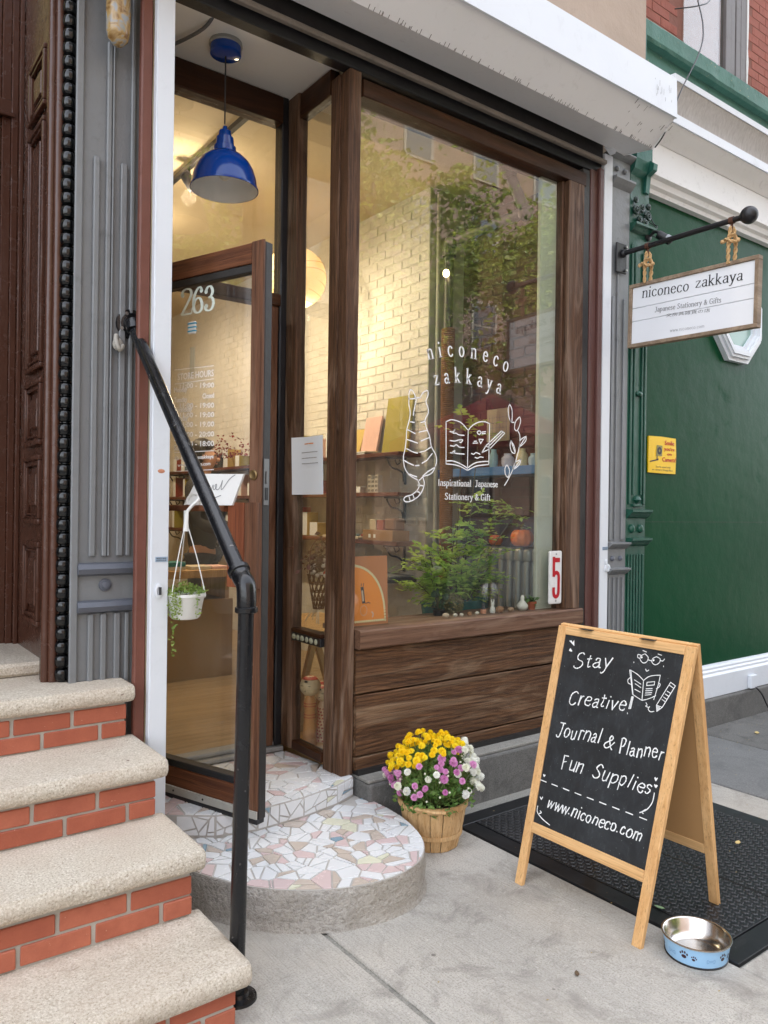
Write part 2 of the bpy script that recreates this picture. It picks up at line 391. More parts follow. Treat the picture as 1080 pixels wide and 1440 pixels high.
SHELFW = wood('shelf_wood', lin(88, 46, 28), lin(124, 70, 44), 'y', 50, .5, rings=False)
BASK = wood('basket_wood', lin(182, 142, 92), lin(216, 182, 136), 'z', 50, .65, lin(160, 118, 72), .5, rings=False, bump=.2)
SIGNFR = wood('sign_frame_wood', lin(140, 120, 100), lin(174, 154, 132), 'x', 50, .6, rings=False)
SIGNW = paint('whitewashed_board', lin(232, 234, 238), .6, .04, 3, .06, .05, 9)
GLASS = glass('window_glass', (.93, .94, .91, 1), 1.64, 0, .03)
GLASSD = glass('door_glass', (.94, .94, .92, 1), 1.5, 0, .03)
LETTER = plain('white_vinyl', (.86, .86, .86, 1), .5)
CHALK = plain('chalk', (.82, .83, .82, 1), .9)
INK = plain('dark_ink', (.035, .035, .04, 1), .6)
INKL = plain('grey_ink', (.24, .24, .25, 1), .6)
RED = plain('red_enamel', lin(178, 22, 34), .3)
WENAM = paint('white_enamel', (.72, .71, .69, 1), .3, .05, 5, .05, .2, 12)
STEEL = plain('stainless_steel', (.62, .60, .57, 1), .22, 1)
CHROME = plain('plain_metal', (.4, .4, .4, 1), .35, 1)
BLUEP = plain('cobalt_enamel', lin(4, 58, 140), .1)
PAPER = plain('white_paper', (.80, .86, .92, 1), .7)
WHITEP = plain('white_plastic', (.75, .75, .72, 1), .4)
# ---------------------------------------------------------------- stroke lettering
GL = {}
def G(ch, wd, s): GL[ch] = (wd, s)
G('n', .82, '-.12,1 .12,0|~.12,.66 .2,.88 .4,1 .58,.95 .66,.74 .67,.4 .67,0|^-.03,.94 .12,1|^-.04,0 .28,0|^.51,0 .83,0')
G('i', .36, '-.17,1 .17,0|*.17,1.42|^.02,.94 .17,1|^0,0 .34,0')
G('c', .74, '~.64,.8 .52,.96 .36,1 .16,.84 .08,.5 .16,.16 .38,0 .56,.06 .66,.2')
G('o', .84, '~.4,1 .18,.86 .08,.5 .18,.14 .4,0 .62,.14 .72,.5 .62,.86 .4,1')
G('e', .76, '~.1,.55 .4,.56 .64,.58 .6,.84 .4,1 .18,.86 .08,.5 .18,.14 .4,0 .56,.06 .68,.22')
G('z', .72, '-.06,.97 .62,.97|-.62,.97 .06,.03|-.06,.03 .66,.03|^.66,.03 .67,.24|^.06,.97 .06,.78')
G('a', .74, '~.14,.82 .26,.97 .42,1 .55,.9 .58,.7|-.58,.7 .58,.12|~.58,.6 .3,.54 .1,.4 .1,.16 .26,0 .44,.06 .58,.24|~.58,.14 .64,.01 .74,.04')
G('k', .8, '-.12,1.6 .12,0|-.6,.98 .14,.42|-.28,.54 .66,0|^-.03,1.54 .12,1.6|^-.04,0 .28,0|^.5,0 .8,0|^.42,.98 .74,.98')
G('y', .76, '-.08,1 .38,.04|~.68,1 .4,.1 .26,-.35 .1,-.52 .0,-.46|^-.05,1 .24,1|^.54,1 .82,1')
G('s', .62, '~.5,.84 .38,.98 .24,1 .1,.86 .12,.66 .3,.54 .46,.4 .5,.2 .36,.02 .2,0 .06,.14')
G('p', .84, '-.12,1 .12,-.55|~.12,.7 .26,.92 .46,1 .64,.86 .72,.5 .62,.14 .42,0 .24,.06 .12,.24|^-.03,.95 .12,1|^-.04,-.55 .3,-.55')
G('r', .56, '-.14,1 .14,0|~.14,.6 .22,.84 .36,.98 .52,.94|^-.02,.95 .14,1|^-.02,0 .34,0')
G('t', .5, '~.2,1.32 .2,.7 .2,.2 .28,.02 .46,.08|-.02,.98 .44,.98')
G('l', .34, '-.16,1.6 .16,0|^.02,1.54 .16,1.6|^0,0 .33,0')
G('v', .74, '-.06,1 .36,0|-.36,0 .66,1|^-.06,1 .22,1|^.52,1 .8,1')
G('w', 1.06, '-.05,1 .28,0|-.28,0 .52,.96|-.52,.96 .76,0|-.76,0 1,1|^-.06,1 .2,1')
G('u', .82, '~.12,1 .12,.4 .18,.08 .36,0 .54,.1 .64,.3|-.66,1 .66,0|^.66,0 .8,0')
G('m', 1.2, '-.1,1 .1,0|~.1,.7 .22,.92 .38,1 .54,.9 .58,.65 .58,0|~.58,.7 .7,.92 .86,1 1.02,.9 1.06,.65 1.06,0')
G('f', .5, '~.54,1.5 .4,1.6 .24,1.45 .2,1.1 .2,.5 .2,0|-.02,.98 .44,.98|^.04,0 .38,0')
G('g', .78, '~.36,1 .16,.9 .12,.68 .2,.48 .38,.42 .56,.52 .6,.72 .54,.92 .36,1|~.24,.44 .12,.26 .24,.14 .5,.08 .66,-.08 .6,-.36 .34,-.46 .08,-.34 .08,-.16 .22,.02|-.56,.92 .72,1')
G('.', .32, '*.12,.06'); G('-', .5, '-.05,.5 .42,.5'); G(' ', .45, ''); G("'", .2, '-.1,1.6 .08,1.3')
G('!', .42, '-.28,1.6 .2,.5|-.24,1.6 .18,.5|*.14,.08')
G('S', .9, '~.74,1.34 .58,1.52 .4,1.55 .2,1.42 .18,1.1 .36,.86 .62,.64 .72,.34 .56,.06 .3,0 .1,.12 .02,.28')
G('C', 1.0, '~.86,1.35 .72,1.52 .5,1.55 .22,1.3 .08,.8 .2,.22 .48,0 .72,.08 .88,.26')
G('J', .72, '-.1,1.55 .7,1.55|~.44,1.55 .46,.9 .44,.3 .3,-.02 .1,-.04 .0,.12')
G('P', .86, '-.16,1.55 .14,0|~.1,1.5 .4,1.58 .68,1.4 .68,1.02 .44,.78 .16,.76|^0,0 .3,0')
G('F', .8, '-.14,1.55 .12,0|-.12,1.53 .72,1.55|-.14,.85 .56,.88')
G('I', .46, '-.2,1.5 .2,0|^.03,1.5 .37,1.5|^.03,0 .37,0')
G('G', 1.08, '~.9,1.3 .72,1.5 .5,1.54 .2,1.3 .1,.76 .2,.2 .5,0 .78,.06 .9,.2|-.9,.64 .9,.14|-.64,.66 1.02,.66')
G('&', 1.0, '~.9,.8 .7,.3 .4,0 .14,.1 .1,.4 .34,.78 .58,1.1 .5,1.4 .32,1.4 .24,1.16 .42,.7 .7,.2 .94,0')
G('@', 1.3, '~.85,.5 .6,.8 .4,.6 .45,.3 .7,.3 .85,.8 .95,.3 1.15,.5 1.1,1 .7,1.3 .3,1.1 .1,.5 .4,-.1 .9,-.1')
G('2', .92, '~.1,1.2 .2,1.46 .42,1.55 .66,1.45 .72,1.15 .5,.7 .1,.04|-.1,.04 .76,.04|^.76,.04 .8,.35|*.16,1.2')
G('6', .92, '~.7,1.4 .55,1.54 .34,1.4 .14,1.0 .1,.5 .2,.12 .44,0 .68,.14 .74,.46 .62,.8 .42,.9 .2,.76 .12,.5|*.68,1.32')
G('3', .9, '~.12,1.3 .3,1.52 .52,1.5 .66,1.2 .54,.92 .34,.84|~.34,.84 .62,.78 .74,.42 .6,.1 .36,0 .14,.1 .1,.3|*.14,1.25|*.16,.3')
def parse(s):
    out = []
    for st in s.split('|'):
        if not st: continue
        out.append((st[0], [tuple(map(float, q.split(','))) for q in st[1:].split()]))
    return out
def ribbon(bm, pts, w0, w1=None, T=None, z=0.0, mi=0, wob=0):
    """flat stroke along pts; w0 = width of thin strokes, w1 = width of upright strokes; T maps (x,y,z) to 3-D"""
    P = [Vector((p[0], p[1])) for p in pts]; P = [p for i, p in enumerate(P) if i == 0 or (p-P[i-1]).length > 1e-7]
    if len(P) < 2: return
    w1 = w0 if w1 is None else w1; L_, R_ = [], []
    for i, p in enumerate(P):
        a = (p-P[i-1]) if i else (P[1]-P[0]); b = (P[i+1]-p) if i < len(P)-1 else (p-P[i-1])
        a = a.normalized(); b = b.normalized(); d = a+b
        d = d.normalized() if d.length > .2 else b
        nn = Vector((-d.y, d.x)); k = 1/max(.5, nn.dot(Vector((-b.y, b.x))))
        wd = (w0+(w1-w0)*abs(d.y)**1.5)*.5*k
        if wob: wd *= 1+wob*(random.random()-.5)
        e = Vector((0, 0))
        if i == 0: e = -d*w0*.3
        if i == len(P)-1: e = d*w0*.3
        L_.append(p+nn*wd+e); R_.append(p-nn*wd+e)
    vl = [bm.verts.new(T(v.x, v.y, z)) for v in L_]; vr = [bm.verts.new(T(v.x, v.y, z)) for v in R_]
    for i in range(len(P)-1):
        f = bm.faces.new((vl[i], vr[i], vr[i+1], vl[i+1])); f.material_index = mi
def glyph(bm, ch, X, Y, sx, sy, ang, w0, w1, T, z, serif=True, wob=0, slant=0, jit=0):
    """baseline-left point (X, Y)"""
    if ch not in GL: return
    ca, sa = math.cos(ang), math.sin(ang)
    def tf(x, y):
        x = (x+slant*y)*sx; y = y*sy
        if jit: x += (random.random()-.5)*jit*sx; y += (random.random()-.5)*jit*sy
        return (X+x*ca-y*sa, Y+x*sa+y*ca)
    for kind, pts in parse(GL[ch][1]):
        if kind == '^' and not serif: continue
        if kind == '*':
            c0 = tf(*pts[0]); r = w1*.62
            vs = [bm.verts.new(T(c0[0]+r*math.cos(2*PI*k/10), c0[1]+r*math.sin(2*PI*k/10), z)) for k in range(10)]; bm.faces.new(vs); continue
        q = [tf(*p) for p in pts]
        if kind == '~': q = [(v.x, v.y) for v in catmull([(x, y, 0) for x, y in q], 5)]
        ribbon(bm, q, w0*(.8 if kind == '^' else 1), (w0*.8 if kind == '^' else w1), T, z, wob=wob)
def swidth(s): return sum(GL.get(c, (.5, ''))[0] for c in s) + .12*max(0, len(s)-1)
def line_text(bm, s, p0, p1, xh, w0, w1, T, z=0, serif=True, wob=0, slant=0, jit=0):
    d = Vector((p1[0]-p0[0], p1[1]-p0[1])); k = d.length/swidth(s); ang = math.atan2(d.y, d.x); x = 0
    for ch in s:
        if ch != ' ':
            hj = 1+(random.random()-.5)*jit*1.6 if jit else 1
            glyph(bm, ch, p0[0]+x*k*math.cos(ang), p0[1]+x*k*math.sin(ang)+(random.random()-.5)*jit*xh*1.6, k*hj, xh*hj, ang+(random.random()-.5)*jit*1.4, w0, w1, T, z, serif, wob, slant, jit*.7)
        x += GL.get(ch, (.5, ''))[0]+.12
def sans(bm, s, p0, p1, h, T, z=0, mi=0, right=False, stretch=True):
    """text set in the built-in sans; fitted between p0 and p1 on its baseline, cap height h"""
    cu_ = bpy.data.curves.new('t', 'FONT'); cu_.body = s; cu_.resolution_u = 2
    ob = bpy.data.objects.new('t', cu_); C.objects.link(ob); dg = bpy.context.evaluated_depsgraph_get(); dg.update()
    me = bpy.data.meshes.new_from_object(ob.evaluated_get(dg)); bpy.data.objects.remove(ob); bpy.data.curves.remove(cu_)
    if not me.vertices: bpy.data.meshes.remove(me); return
    xs = [v.co.x for v in me.vertices]; x0, x1 = min(xs), max(xs)
    d = Vector((p1[0]-p0[0], p1[1]-p0[1])); k = d.length/(x1-x0); ang = math.atan2(d.y, d.x); ky = h/.72
    ca, sa = math.cos(ang), math.sin(ang); vs = []
    for v in me.vertices:
        x = (v.co.x-x0)*k; y = v.co.y*ky; vs.append(bm.verts.new(T(p0[0]+x*ca-y*sa, p0[1]+x*sa+y*ca, z)))
    for p in me.polygons:
        try: bm.faces.new([vs[i] for i in p.vertices]).material_index = mi
        except ValueError: pass
    bpy.data.meshes.remove(me)
def draw(bm, L_, w_, T, z=0, k=5, wob=0):
    for fl, pts in L_:
        q = [(v.x, v.y) for v in catmull([(x, y, 0) for x, y in pts], k)] if fl == '~' and len(pts) > 2 else pts
        ribbon(bm, q, w_, w_, T, z, wob=wob)
# lettering and line drawings, in metres on their own surfaces
WIN_LINES=[('~',[(2.4187,2.066),(2.4192,2.0358),(2.428,1.9967),(2.4226,1.9564),(2.4081,1.9076),(2.4049,1.8596),(2.3986,1.8116),(2.3891,1.7754),(2.3907,1.7398),(2.4044,1.7047),(2.4354,1.6765),(2.4841,1.6574)]),('~',[(2.4926,2.0764),(2.5068,2.1004),(2.5339,2.1169),(2.5435,2.1106),(2.5418,2.0877),(2.5306,2.0623),(2.5438,2.0311),(2.5464,2.0029),(2.5259,1.9647),(2.5371,1.9251),(2.5569,1.8859),(2.5705,1.8339),(2.599,1.7947),(2.6071,1.7583),(2.5897,1.7125),(2.5623,1.6893),(2.5224,1.6773),(2.4925,1.656)]),('~',[(2.4187,2.0636),(2.4202,2.0956),(2.4312,2.1111),(2.4467,2.1007),(2.4594,2.0796),(2.4638,2.0656)]),('-',[(2.4187,2.0636),(2.4442,2.0661),(2.4699,2.0742),(2.4926,2.0764)]),('~',[(2.4821,1.6573),(2.4939,1.6319),(2.4778,1.6033),(2.4421,1.5808),(2.4067,1.5713),(2.3948,1.5575),(2.4071,1.5459),(2.4426,1.5505),(2.4835,1.5713),(2.5142,1.6043),(2.5262,1.641),(2.5184,1.669)]),('-',[(2.4846,1.6316),(2.5222,1.6287)]),('-',[(2.4778,1.6033),(2.4988,1.5918)]),('-',[(2.4524,1.5827),(2.463,1.5605)]),('-',[(2.4269,1.5741),(2.4355,1.5519)]),('-',[(2.4308,1.9491),(2.4565,1.9471)]),('-',[(2.4979,1.9504),(2.5218,1.9579)]),('-',[(2.4132,1.9079),(2.4368,1.9001),(2.4626,1.8915)]),('-',[(2.4883,1.9013),(2.5373,1.913)]),('-',[(2.412,1.8585),(2.4427,1.8525),(2.4789,1.8444)]),('-',[(2.4995,1.8562),(2.5549,1.8776)]),('-',[(2.4087,1.8122),(2.4487,1.7985),(2.4798,1.7938)]),('-',[(2.4952,1.7995),(2.5265,1.8069),(2.5684,1.8297)]),('-',[(2.3956,1.7519),(2.4242,1.7398),(2.455,1.7308)]),('-',[(2.4653,1.7289),(2.4912,1.7325)]),('-',[(2.5087,1.7438),(2.54,1.759),(2.5775,1.7976)]),('-',[(2.4302,1.6858),(2.4508,1.6786),(2.4766,1.6732)]),('-',[(2.5161,1.6795),(2.5494,1.7026),(2.6001,1.7293)]),('-',[(2.468,2.0644),(2.4601,2.0396),(2.4505,1.9987),(2.4487,1.9825)]),('~',[(2.6688,1.968),(2.7071,1.9818),(2.7632,1.9755),(2.7976,1.9571),(2.8266,1.9339)]),('~',[(2.8266,1.9339),(2.855,1.9615),(2.9012,1.9838),(2.9484,1.9902),(2.9845,1.9826)]),('-',[(2.6688,1.968),(2.6726,1.749)]),('-',[(2.8266,1.9339),(2.8246,1.7223)]),('-',[(2.9845,1.9826),(2.9825,1.7592)]),('~',[(2.6723,1.7631),(2.7221,1.7655),(2.7785,1.7515),(2.8244,1.7324)]),('~',[(2.6726,1.7482),(2.7336,1.746),(2.7787,1.7372),(2.8247,1.7206)]),('~',[(2.8244,1.7324),(2.876,1.7611),(2.9286,1.7722),(2.9822,1.7765)]),('~',[(2.8247,1.7206),(2.8821,1.7443),(2.929,1.7533),(2.9825,1.7592)]),('~',[(2.6971,1.9204),(2.7138,1.9174),(2.7303,1.9295),(2.7195,1.912),(2.7418,1.9136),(2.7588,1.9064),(2.7985,1.9058)]),('~',[(2.698,1.8723),(2.7314,1.8711),(2.7593,1.8788),(2.7876,1.8806),(2.7764,1.8673),(2.7651,1.8683)]),('~',[(2.7007,1.8459),(2.7263,1.8441),(2.7429,1.8526),(2.7656,1.8414),(2.7996,1.8418)]),('~',[(2.7013,1.8085),(2.7269,1.8074),(2.7322,1.8211),(2.7157,1.8093),(2.7437,1.8067),(2.8002,1.8064)]),('~',[(2.9067,1.9398),(2.8929,1.9285),(2.9071,1.9184),(2.9211,1.9305),(2.9067,1.9398)]),('-',[(2.9281,1.9327),(2.9565,1.9373)]),('-',[(2.9283,1.9242),(2.9544,1.9268)]),('-',[(2.9052,1.8926),(2.9383,1.893),(2.9198,1.8704),(2.9052,1.8926)]),('-',[(2.8624,1.8685),(2.8974,1.8715)]),('-',[(2.8704,1.8784),(2.889,1.8813)]),('-',[(3.0765,1.9495),(3.1039,1.9391)]),('-',[(2.9301,1.8212),(2.9591,1.8599),(3.0765,1.9495)]),('-',[(3.1039,1.9391),(2.9894,1.8461),(2.9301,1.8212)]),('-',[(2.9724,1.8521),(3.0889,1.9442)]),('-',[(2.9591,1.8599),(2.9894,1.8461)]),('~',[(2.8518,1.8126),(2.8693,1.8093),(2.8866,1.8188),(2.9161,1.8119)]),('~',[(2.8789,1.7928),(2.8989,1.7895),(2.9164,1.7973),(2.9401,1.796)]),('~',[(3.1068,1.6487),(3.1496,1.7049),(3.1887,1.7776),(3.2202,1.8731),(3.2242,1.9315),(3.2057,1.9615)]),('~',[(3.1396,2.1044),(3.1592,2.069),(3.1566,2.0067),(3.136,2.0271),(3.1276,2.075),(3.1396,2.1044)]),('~',[(3.1438,2.0145),(3.1566,2.004),(3.1768,2.0056)]),('~',[(3.2209,2.0404),(3.2278,2.0123),(3.2031,1.9613),(3.18,1.9712),(3.1882,2.011),(3.2209,2.0404)]),('~',[(3.2759,1.935),(3.2713,1.9059),(3.2228,1.8714),(3.2311,1.9096),(3.2759,1.935)]),('~',[(3.1522,1.9017),(3.1794,1.8706),(3.1877,1.8337),(3.1597,1.8384),(3.1464,1.873),(3.1522,1.9017)]),('~',[(3.2344,1.7995),(3.2221,1.7703),(3.1742,1.7414),(3.1887,1.7794),(3.2344,1.7995)]),('~',[(3.1234,1.7639),(3.144,1.7357),(3.1347,1.6955),(3.1119,1.7123),(3.1088,1.7448),(3.1234,1.7639)]),('-',[(3.2759,1.935),(3.2228,1.8714)]),('-',[(3.1522,1.9017),(3.1877,1.8337)]),('-',[(3.2344,1.7995),(3.1742,1.7414)])]
WIN_SPLIT=(2.639, 3.095)
ARC1=[('n', (2.5628, 2.2827), 0.286, 0.0503), ('i', (2.627, 2.3016), 0.23, 0.0508), ('c', (2.6958, 2.3138), 0.14, 0.0514), ('o', (2.7741, 2.3223), 0.058, 0.052), ('n', (2.8601, 2.3233), -0.021, 0.0526), ('e', (2.9449, 2.3187), -0.115, 0.0532), ('c', (3.0209, 2.3048), -0.227, 0.0538), ('o', (3.0976, 2.2834), -0.272, 0.0544)]
ARC2=[('z', (2.6057, 2.1538), 0.237, 0.0491), ('a', (2.674, 2.1703), 0.194, 0.0496), ('k', (2.7483, 2.1818), 0.087, 0.0501), ('k', (2.8279, 2.1837), -0.021, 0.0507), ('a', (2.906, 2.1785), -0.096, 0.0513), ('y', (2.9751, 2.1695), -0.162, 0.0518), ('a', (3.0481, 2.1553), -0.192, 0.0523)]
WIN_TEXT=[('Inspirational  Japanese', (2.6201, 1.6333), (3.0539, 1.6375), 0.0212), ('Stationery & Gift', (2.6681, 1.5628), (2.9981, 1.563), 0.0212)]
SIGN_TEXT=[('niconeco', (0.0917, 0.2947), (0.4031, 0.2762), 0.0405), ('zakkaya', (0.4438, 0.2838), (0.724, 0.2707), 0.0381), ('Japanese Stationery & Gifts', (0.1836, 0.1925), (0.6031, 0.1723), 0.0185), ('www.niconeco.com', (0.2895, 0.0563), (0.5069, 0.048), 0.0117)]
SIGN_JP=((0.2594, 0.15), (0.5391, 0.1319))
SIGN_GROOVES=[(0.0201, 0.2455), (0.7833, 0.2163), (0.0181, 0.1734), (0.7843, 0.1475)]
CHALK_TEXT=[('Stay', (0.1, 0.8906), (0.2795, 0.9242), 0.0399), ('Creative', (0.1028, 0.7451), (0.3716, 0.7738), 0.0358), ('Journal', (0.0749, 0.6059), (0.286, 0.6292), 0.0383), ('&', (0.3008, 0.622), (0.3436, 0.6219), 0.0342), ('Planner', (0.3748, 0.6111), (0.558, 0.638), 0.034), ('Fun', (0.1235, 0.4902), (0.2277, 0.5019), 0.0377), ('Supplies', (0.2735, 0.4956), (0.5322, 0.5076), 0.0353), ('www.niconeco.com', (0.0871, 0.3281), (0.5253, 0.3388), 0.0301)]
CHALK_LINES=[('~',[(0.4199,0.9996),(0.4041,0.9888),(0.4035,0.9748),(0.4182,0.9644),(0.4328,0.9713),(0.4359,0.9883),(0.4199,0.9996)]),('~',[(0.47,0.9966),(0.4551,0.9859),(0.4557,0.9723),(0.4711,0.9661),(0.4863,0.9774),(0.4863,0.991),(0.47,0.9966)]),('-',[(0.4376,0.9792),(0.4548,0.9776)]),('~',[(0.4036,0.9915),(0.3906,0.9922),(0.3914,0.9812),(0.4027,0.9791)]),('~',[(0.4873,0.9857),(0.4984,0.9848),(0.5059,0.9942),(0.5009,0.9879)]),('-',[(0.4083,1.0106),(0.4249,1.0071)]),('-',[(0.4748,1.0072),(0.4905,1.0053)]),('~',[(0.4328,0.9437),(0.4392,0.9366),(0.4475,0.9424)]),('-',[(0.3776,0.9616),(0.3782,0.9583)]),('-',[(0.5051,0.9675),(0.5057,0.9644)]),('~',[(0.3651,0.9281),(0.3841,0.9242),(0.4084,0.9146),(0.4322,0.8997)]),('-',[(0.4322,0.8997),(0.4389,0.8263)]),('~',[(0.4389,0.8263),(0.4175,0.8328),(0.3949,0.8404)]),('-',[(0.3949,0.8404),(0.3795,0.8872),(0.3651,0.9281)]),('~',[(0.4322,0.8997),(0.4492,0.9165),(0.4722,0.9261),(0.4981,0.9318)]),('~',[(0.4981,0.9318),(0.4955,0.8925),(0.4869,0.8387)]),('~',[(0.4389,0.8263),(0.4638,0.8368),(0.4926,0.8544)]),('-',[(0.3702,0.929),(0.3966,0.8418)]),('-',[(0.3928,0.8952),(0.4236,0.8844)]),('-',[(0.3987,0.8814),(0.426,0.8717)]),('-',[(0.4013,0.8609),(0.426,0.8547)]),('-',[(0.4479,0.896),(0.4792,0.9046),(0.4796,0.8922),(0.4489,0.8837),(0.4479,0.896)]),('-',[(0.4481,0.8716),(0.4737,0.8776)]),('-',[(0.4476,0.8639),(0.475,0.8703)]),('-',[(0.4479,0.8558),(0.4746,0.8621)]),('-',[(0.4481,0.8477),(0.4729,0.8548)]),('~',[(0.3725,0.8998),(0.3646,0.89),(0.3688,0.8785),(0.3837,0.8752)]),('~',[(0.4948,0.9031),(0.5028,0.8993),(0.5005,0.8881),(0.4903,0.8808)]),('~',[(0.4574,0.8214),(0.4632,0.8135),(0.4579,0.8086),(0.4694,0.8067)]),('~',[(0.4748,0.8105),(0.4705,0.8005),(0.4811,0.7931),(0.4956,0.7973)]),('-',[(0.5439,0.9139),(0.565,0.9046),(0.5262,0.8187),(0.5072,0.8003),(0.5016,0.8215),(0.5439,0.9139)]),('-',[(0.5387,0.9033),(0.559,0.895)]),('-',[(0.5351,0.8798),(0.5495,0.8752)]),('-',[(0.5294,0.8681),(0.5439,0.863)]),('-',[(0.5243,0.8564),(0.5377,0.8512)]),('-',[(0.52,0.8466),(0.5329,0.8412)]),('-',[(0.5016,0.8215),(0.5262,0.8187)]),('-',[(0.5055,0.8196),(0.5102,0.8036)]),('-',[(0.5101,0.8179),(0.5135,0.8054)]),('-',[(0.515,0.8174),(0.5154,0.8085)]),('-',[(0.394,0.8319),(0.3883,0.7841)]),('-',[(0.3971,0.8326),(0.3927,0.785)]),('-',[(0.4004,0.8321),(0.3964,0.7858)]),('-',[(0.3855,0.7687),(0.3869,0.7646)])]
CHALK_LINES2=[('~',[(0.5479,0.5172),(0.5454,0.4832),(0.5285,0.4531),(0.5025,0.4342)]),('~',[(0.0445,0.3169),(0.0474,0.2943),(0.0794,0.2763),(0.119,0.266)]),('-',[(0.5413,0.5697),(0.5467,0.5611),(0.5508,0.5706)]),('-',[(0.5459,0.5442),(0.551,0.5373),(0.5554,0.5452)]),('-',[(0.0483,0.3539),(0.0563,0.3469),(0.0613,0.3578)]),('~',[(0.5239,0.4517),(0.5114,0.4395),(0.5171,0.4354)]),('~',[(0.0605,0.303),(0.068,0.2979),(0.0594,0.2915)])]
CHALK_HEARTS=[('-',[(0.0553,0.9973),(0.0661,1.0006),(0.0739,0.9926),(0.0806,1.0039),(0.086,0.9792),(0.0553,0.9973)]),('-',[(0.0621,0.9568),(0.0678,0.9686),(0.081,0.9572),(0.0764,0.9541),(0.0621,0.9568)])]
DOOR_TEXT=[('STORE HOURS', (0.2074, 2.0548), (0.4285, 2.0542), 0.0333), ('11:00 - 19:00', (0.2216, 2.0188), (0.4306, 2.0055), 0.026), ('11:00 - 19:00', (0.2233, 1.9316), (0.4322, 1.9214), 0.026), ('11:00 - 19:00', (0.2241, 1.8906), (0.4329, 1.8818), 0.026), ('11:00 - 19.00', (0.2248, 1.8496), (0.4336, 1.8423), 0.0259), ('11:00 - 20:00', (0.2257, 1.8066), (0.4344, 1.8007), 0.026), ('12:00 - 18:00', (0.2265, 1.7656), (0.4352, 1.7612), 0.026), ('Closed', (0.3634, 1.9638), (0.4314, 1.9635), 0.0257), ('Monday', (0.1857, 2.002), (0.2667, 2.0011), 0.0265), ('Tuesday', (0.1865, 1.9587), (0.2675, 1.9583), 0.0264), ('Wednesday', (0.1873, 1.9153), (0.2992, 1.9137), 0.0264), ('Thursday', (0.1881, 1.8761), (0.2735, 1.8767), 0.0264), ('Friday', (0.1889, 1.8328), (0.2565, 1.8348), 0.0265), ('Saturday', (0.1897, 1.7906), (0.2795, 1.7921), 0.0264), ('Sunday', (0.1905, 1.7494), (0.267, 1.752), 0.0264), ('IG: @niconecozakkaya', (0.1959, 1.707), (0.434, 1.7098), 0.0226), ('www.niconeco.com', (0.2146, 1.6773), (0.4156, 1.6806), 0.0227)]
DOOR_RULES=[((0.1883, 2.1017), (0.4289, 2.0977)), ((0.1895, 2.0398), (0.4299, 2.0432)), ((0.1952, 1.741), (0.4355, 1.7414)), ((0.1968, 1.6586), (0.437, 1.6624))]
DOOR_263=[('2', (0.2198, 2.3489), (0.2955, 2.3419), (0.2175, 2.466)), ('6', (0.2954, 2.3495), (0.3606, 2.3467), (0.2932, 2.4621)), ('3', (0.3691, 2.3501), (0.4285, 2.3494), (0.3671, 2.4568))]
# ================================================================ GROUND
g = B(); box(g, -60, 80, -60, 80, -.35, -.13); struct('ground', g, ASPH)
g = B(); box(g, -40, 50, -9.5, -2.05, -.128, -.12); struct('road', g, ASPH)
g = B(); box(g, -40, 50, -2.05, -1.9, -.12, -.002, .01); struct('kerb', g, SLATE)
g = B(); box(g, -40, 50, -13.2, -9.5, -.12, 0, .01); struct('far_pavement', g, CONCL)
g = B(); box(g, -40, 50, -1.9, 3.0, -.12, -.009); walk = struct('sidewalk', g, CONCL)
def slab(x0, x1, y0, y1, mt, z=0):
    p = obj('slab', bx(x0, x1, y0, y1, -.05, z, .005), mt, walk); return p
for x0, x1 in ((-6, -3.72), (-3.708, -1.112), (-1.1, 1.478), (1.496, 4.074)):
    for y0, y1 in ((-1.89, -.6), (-.59, 1.0-.4*0), (1.008, 2.995)):
        if x0 > 1 and y0 > .9: # concrete round the cellar hatch
            slab(x0, 2.495, y0, y1, WALK); slab(2.497, 4.074, y0, 1.33, WALK); slab(2.497, 4.074, 2.80, y1, CONCL)
            slab(3.795, 4.074, 1.333, 2.797, WALK)
        else: slab(x0, x1, y0, y1, WALK)
for y0, y1 in ((-1.89, .9), (.91, 2.0), (2.01, 2.97)): slab(4.088, 4.93, y0, y1, SLATE)
for y0, y1 in ((-1.89, .9), (.91, 2.97)): slab(4.942, 9.0, y0, y1, CONCD)

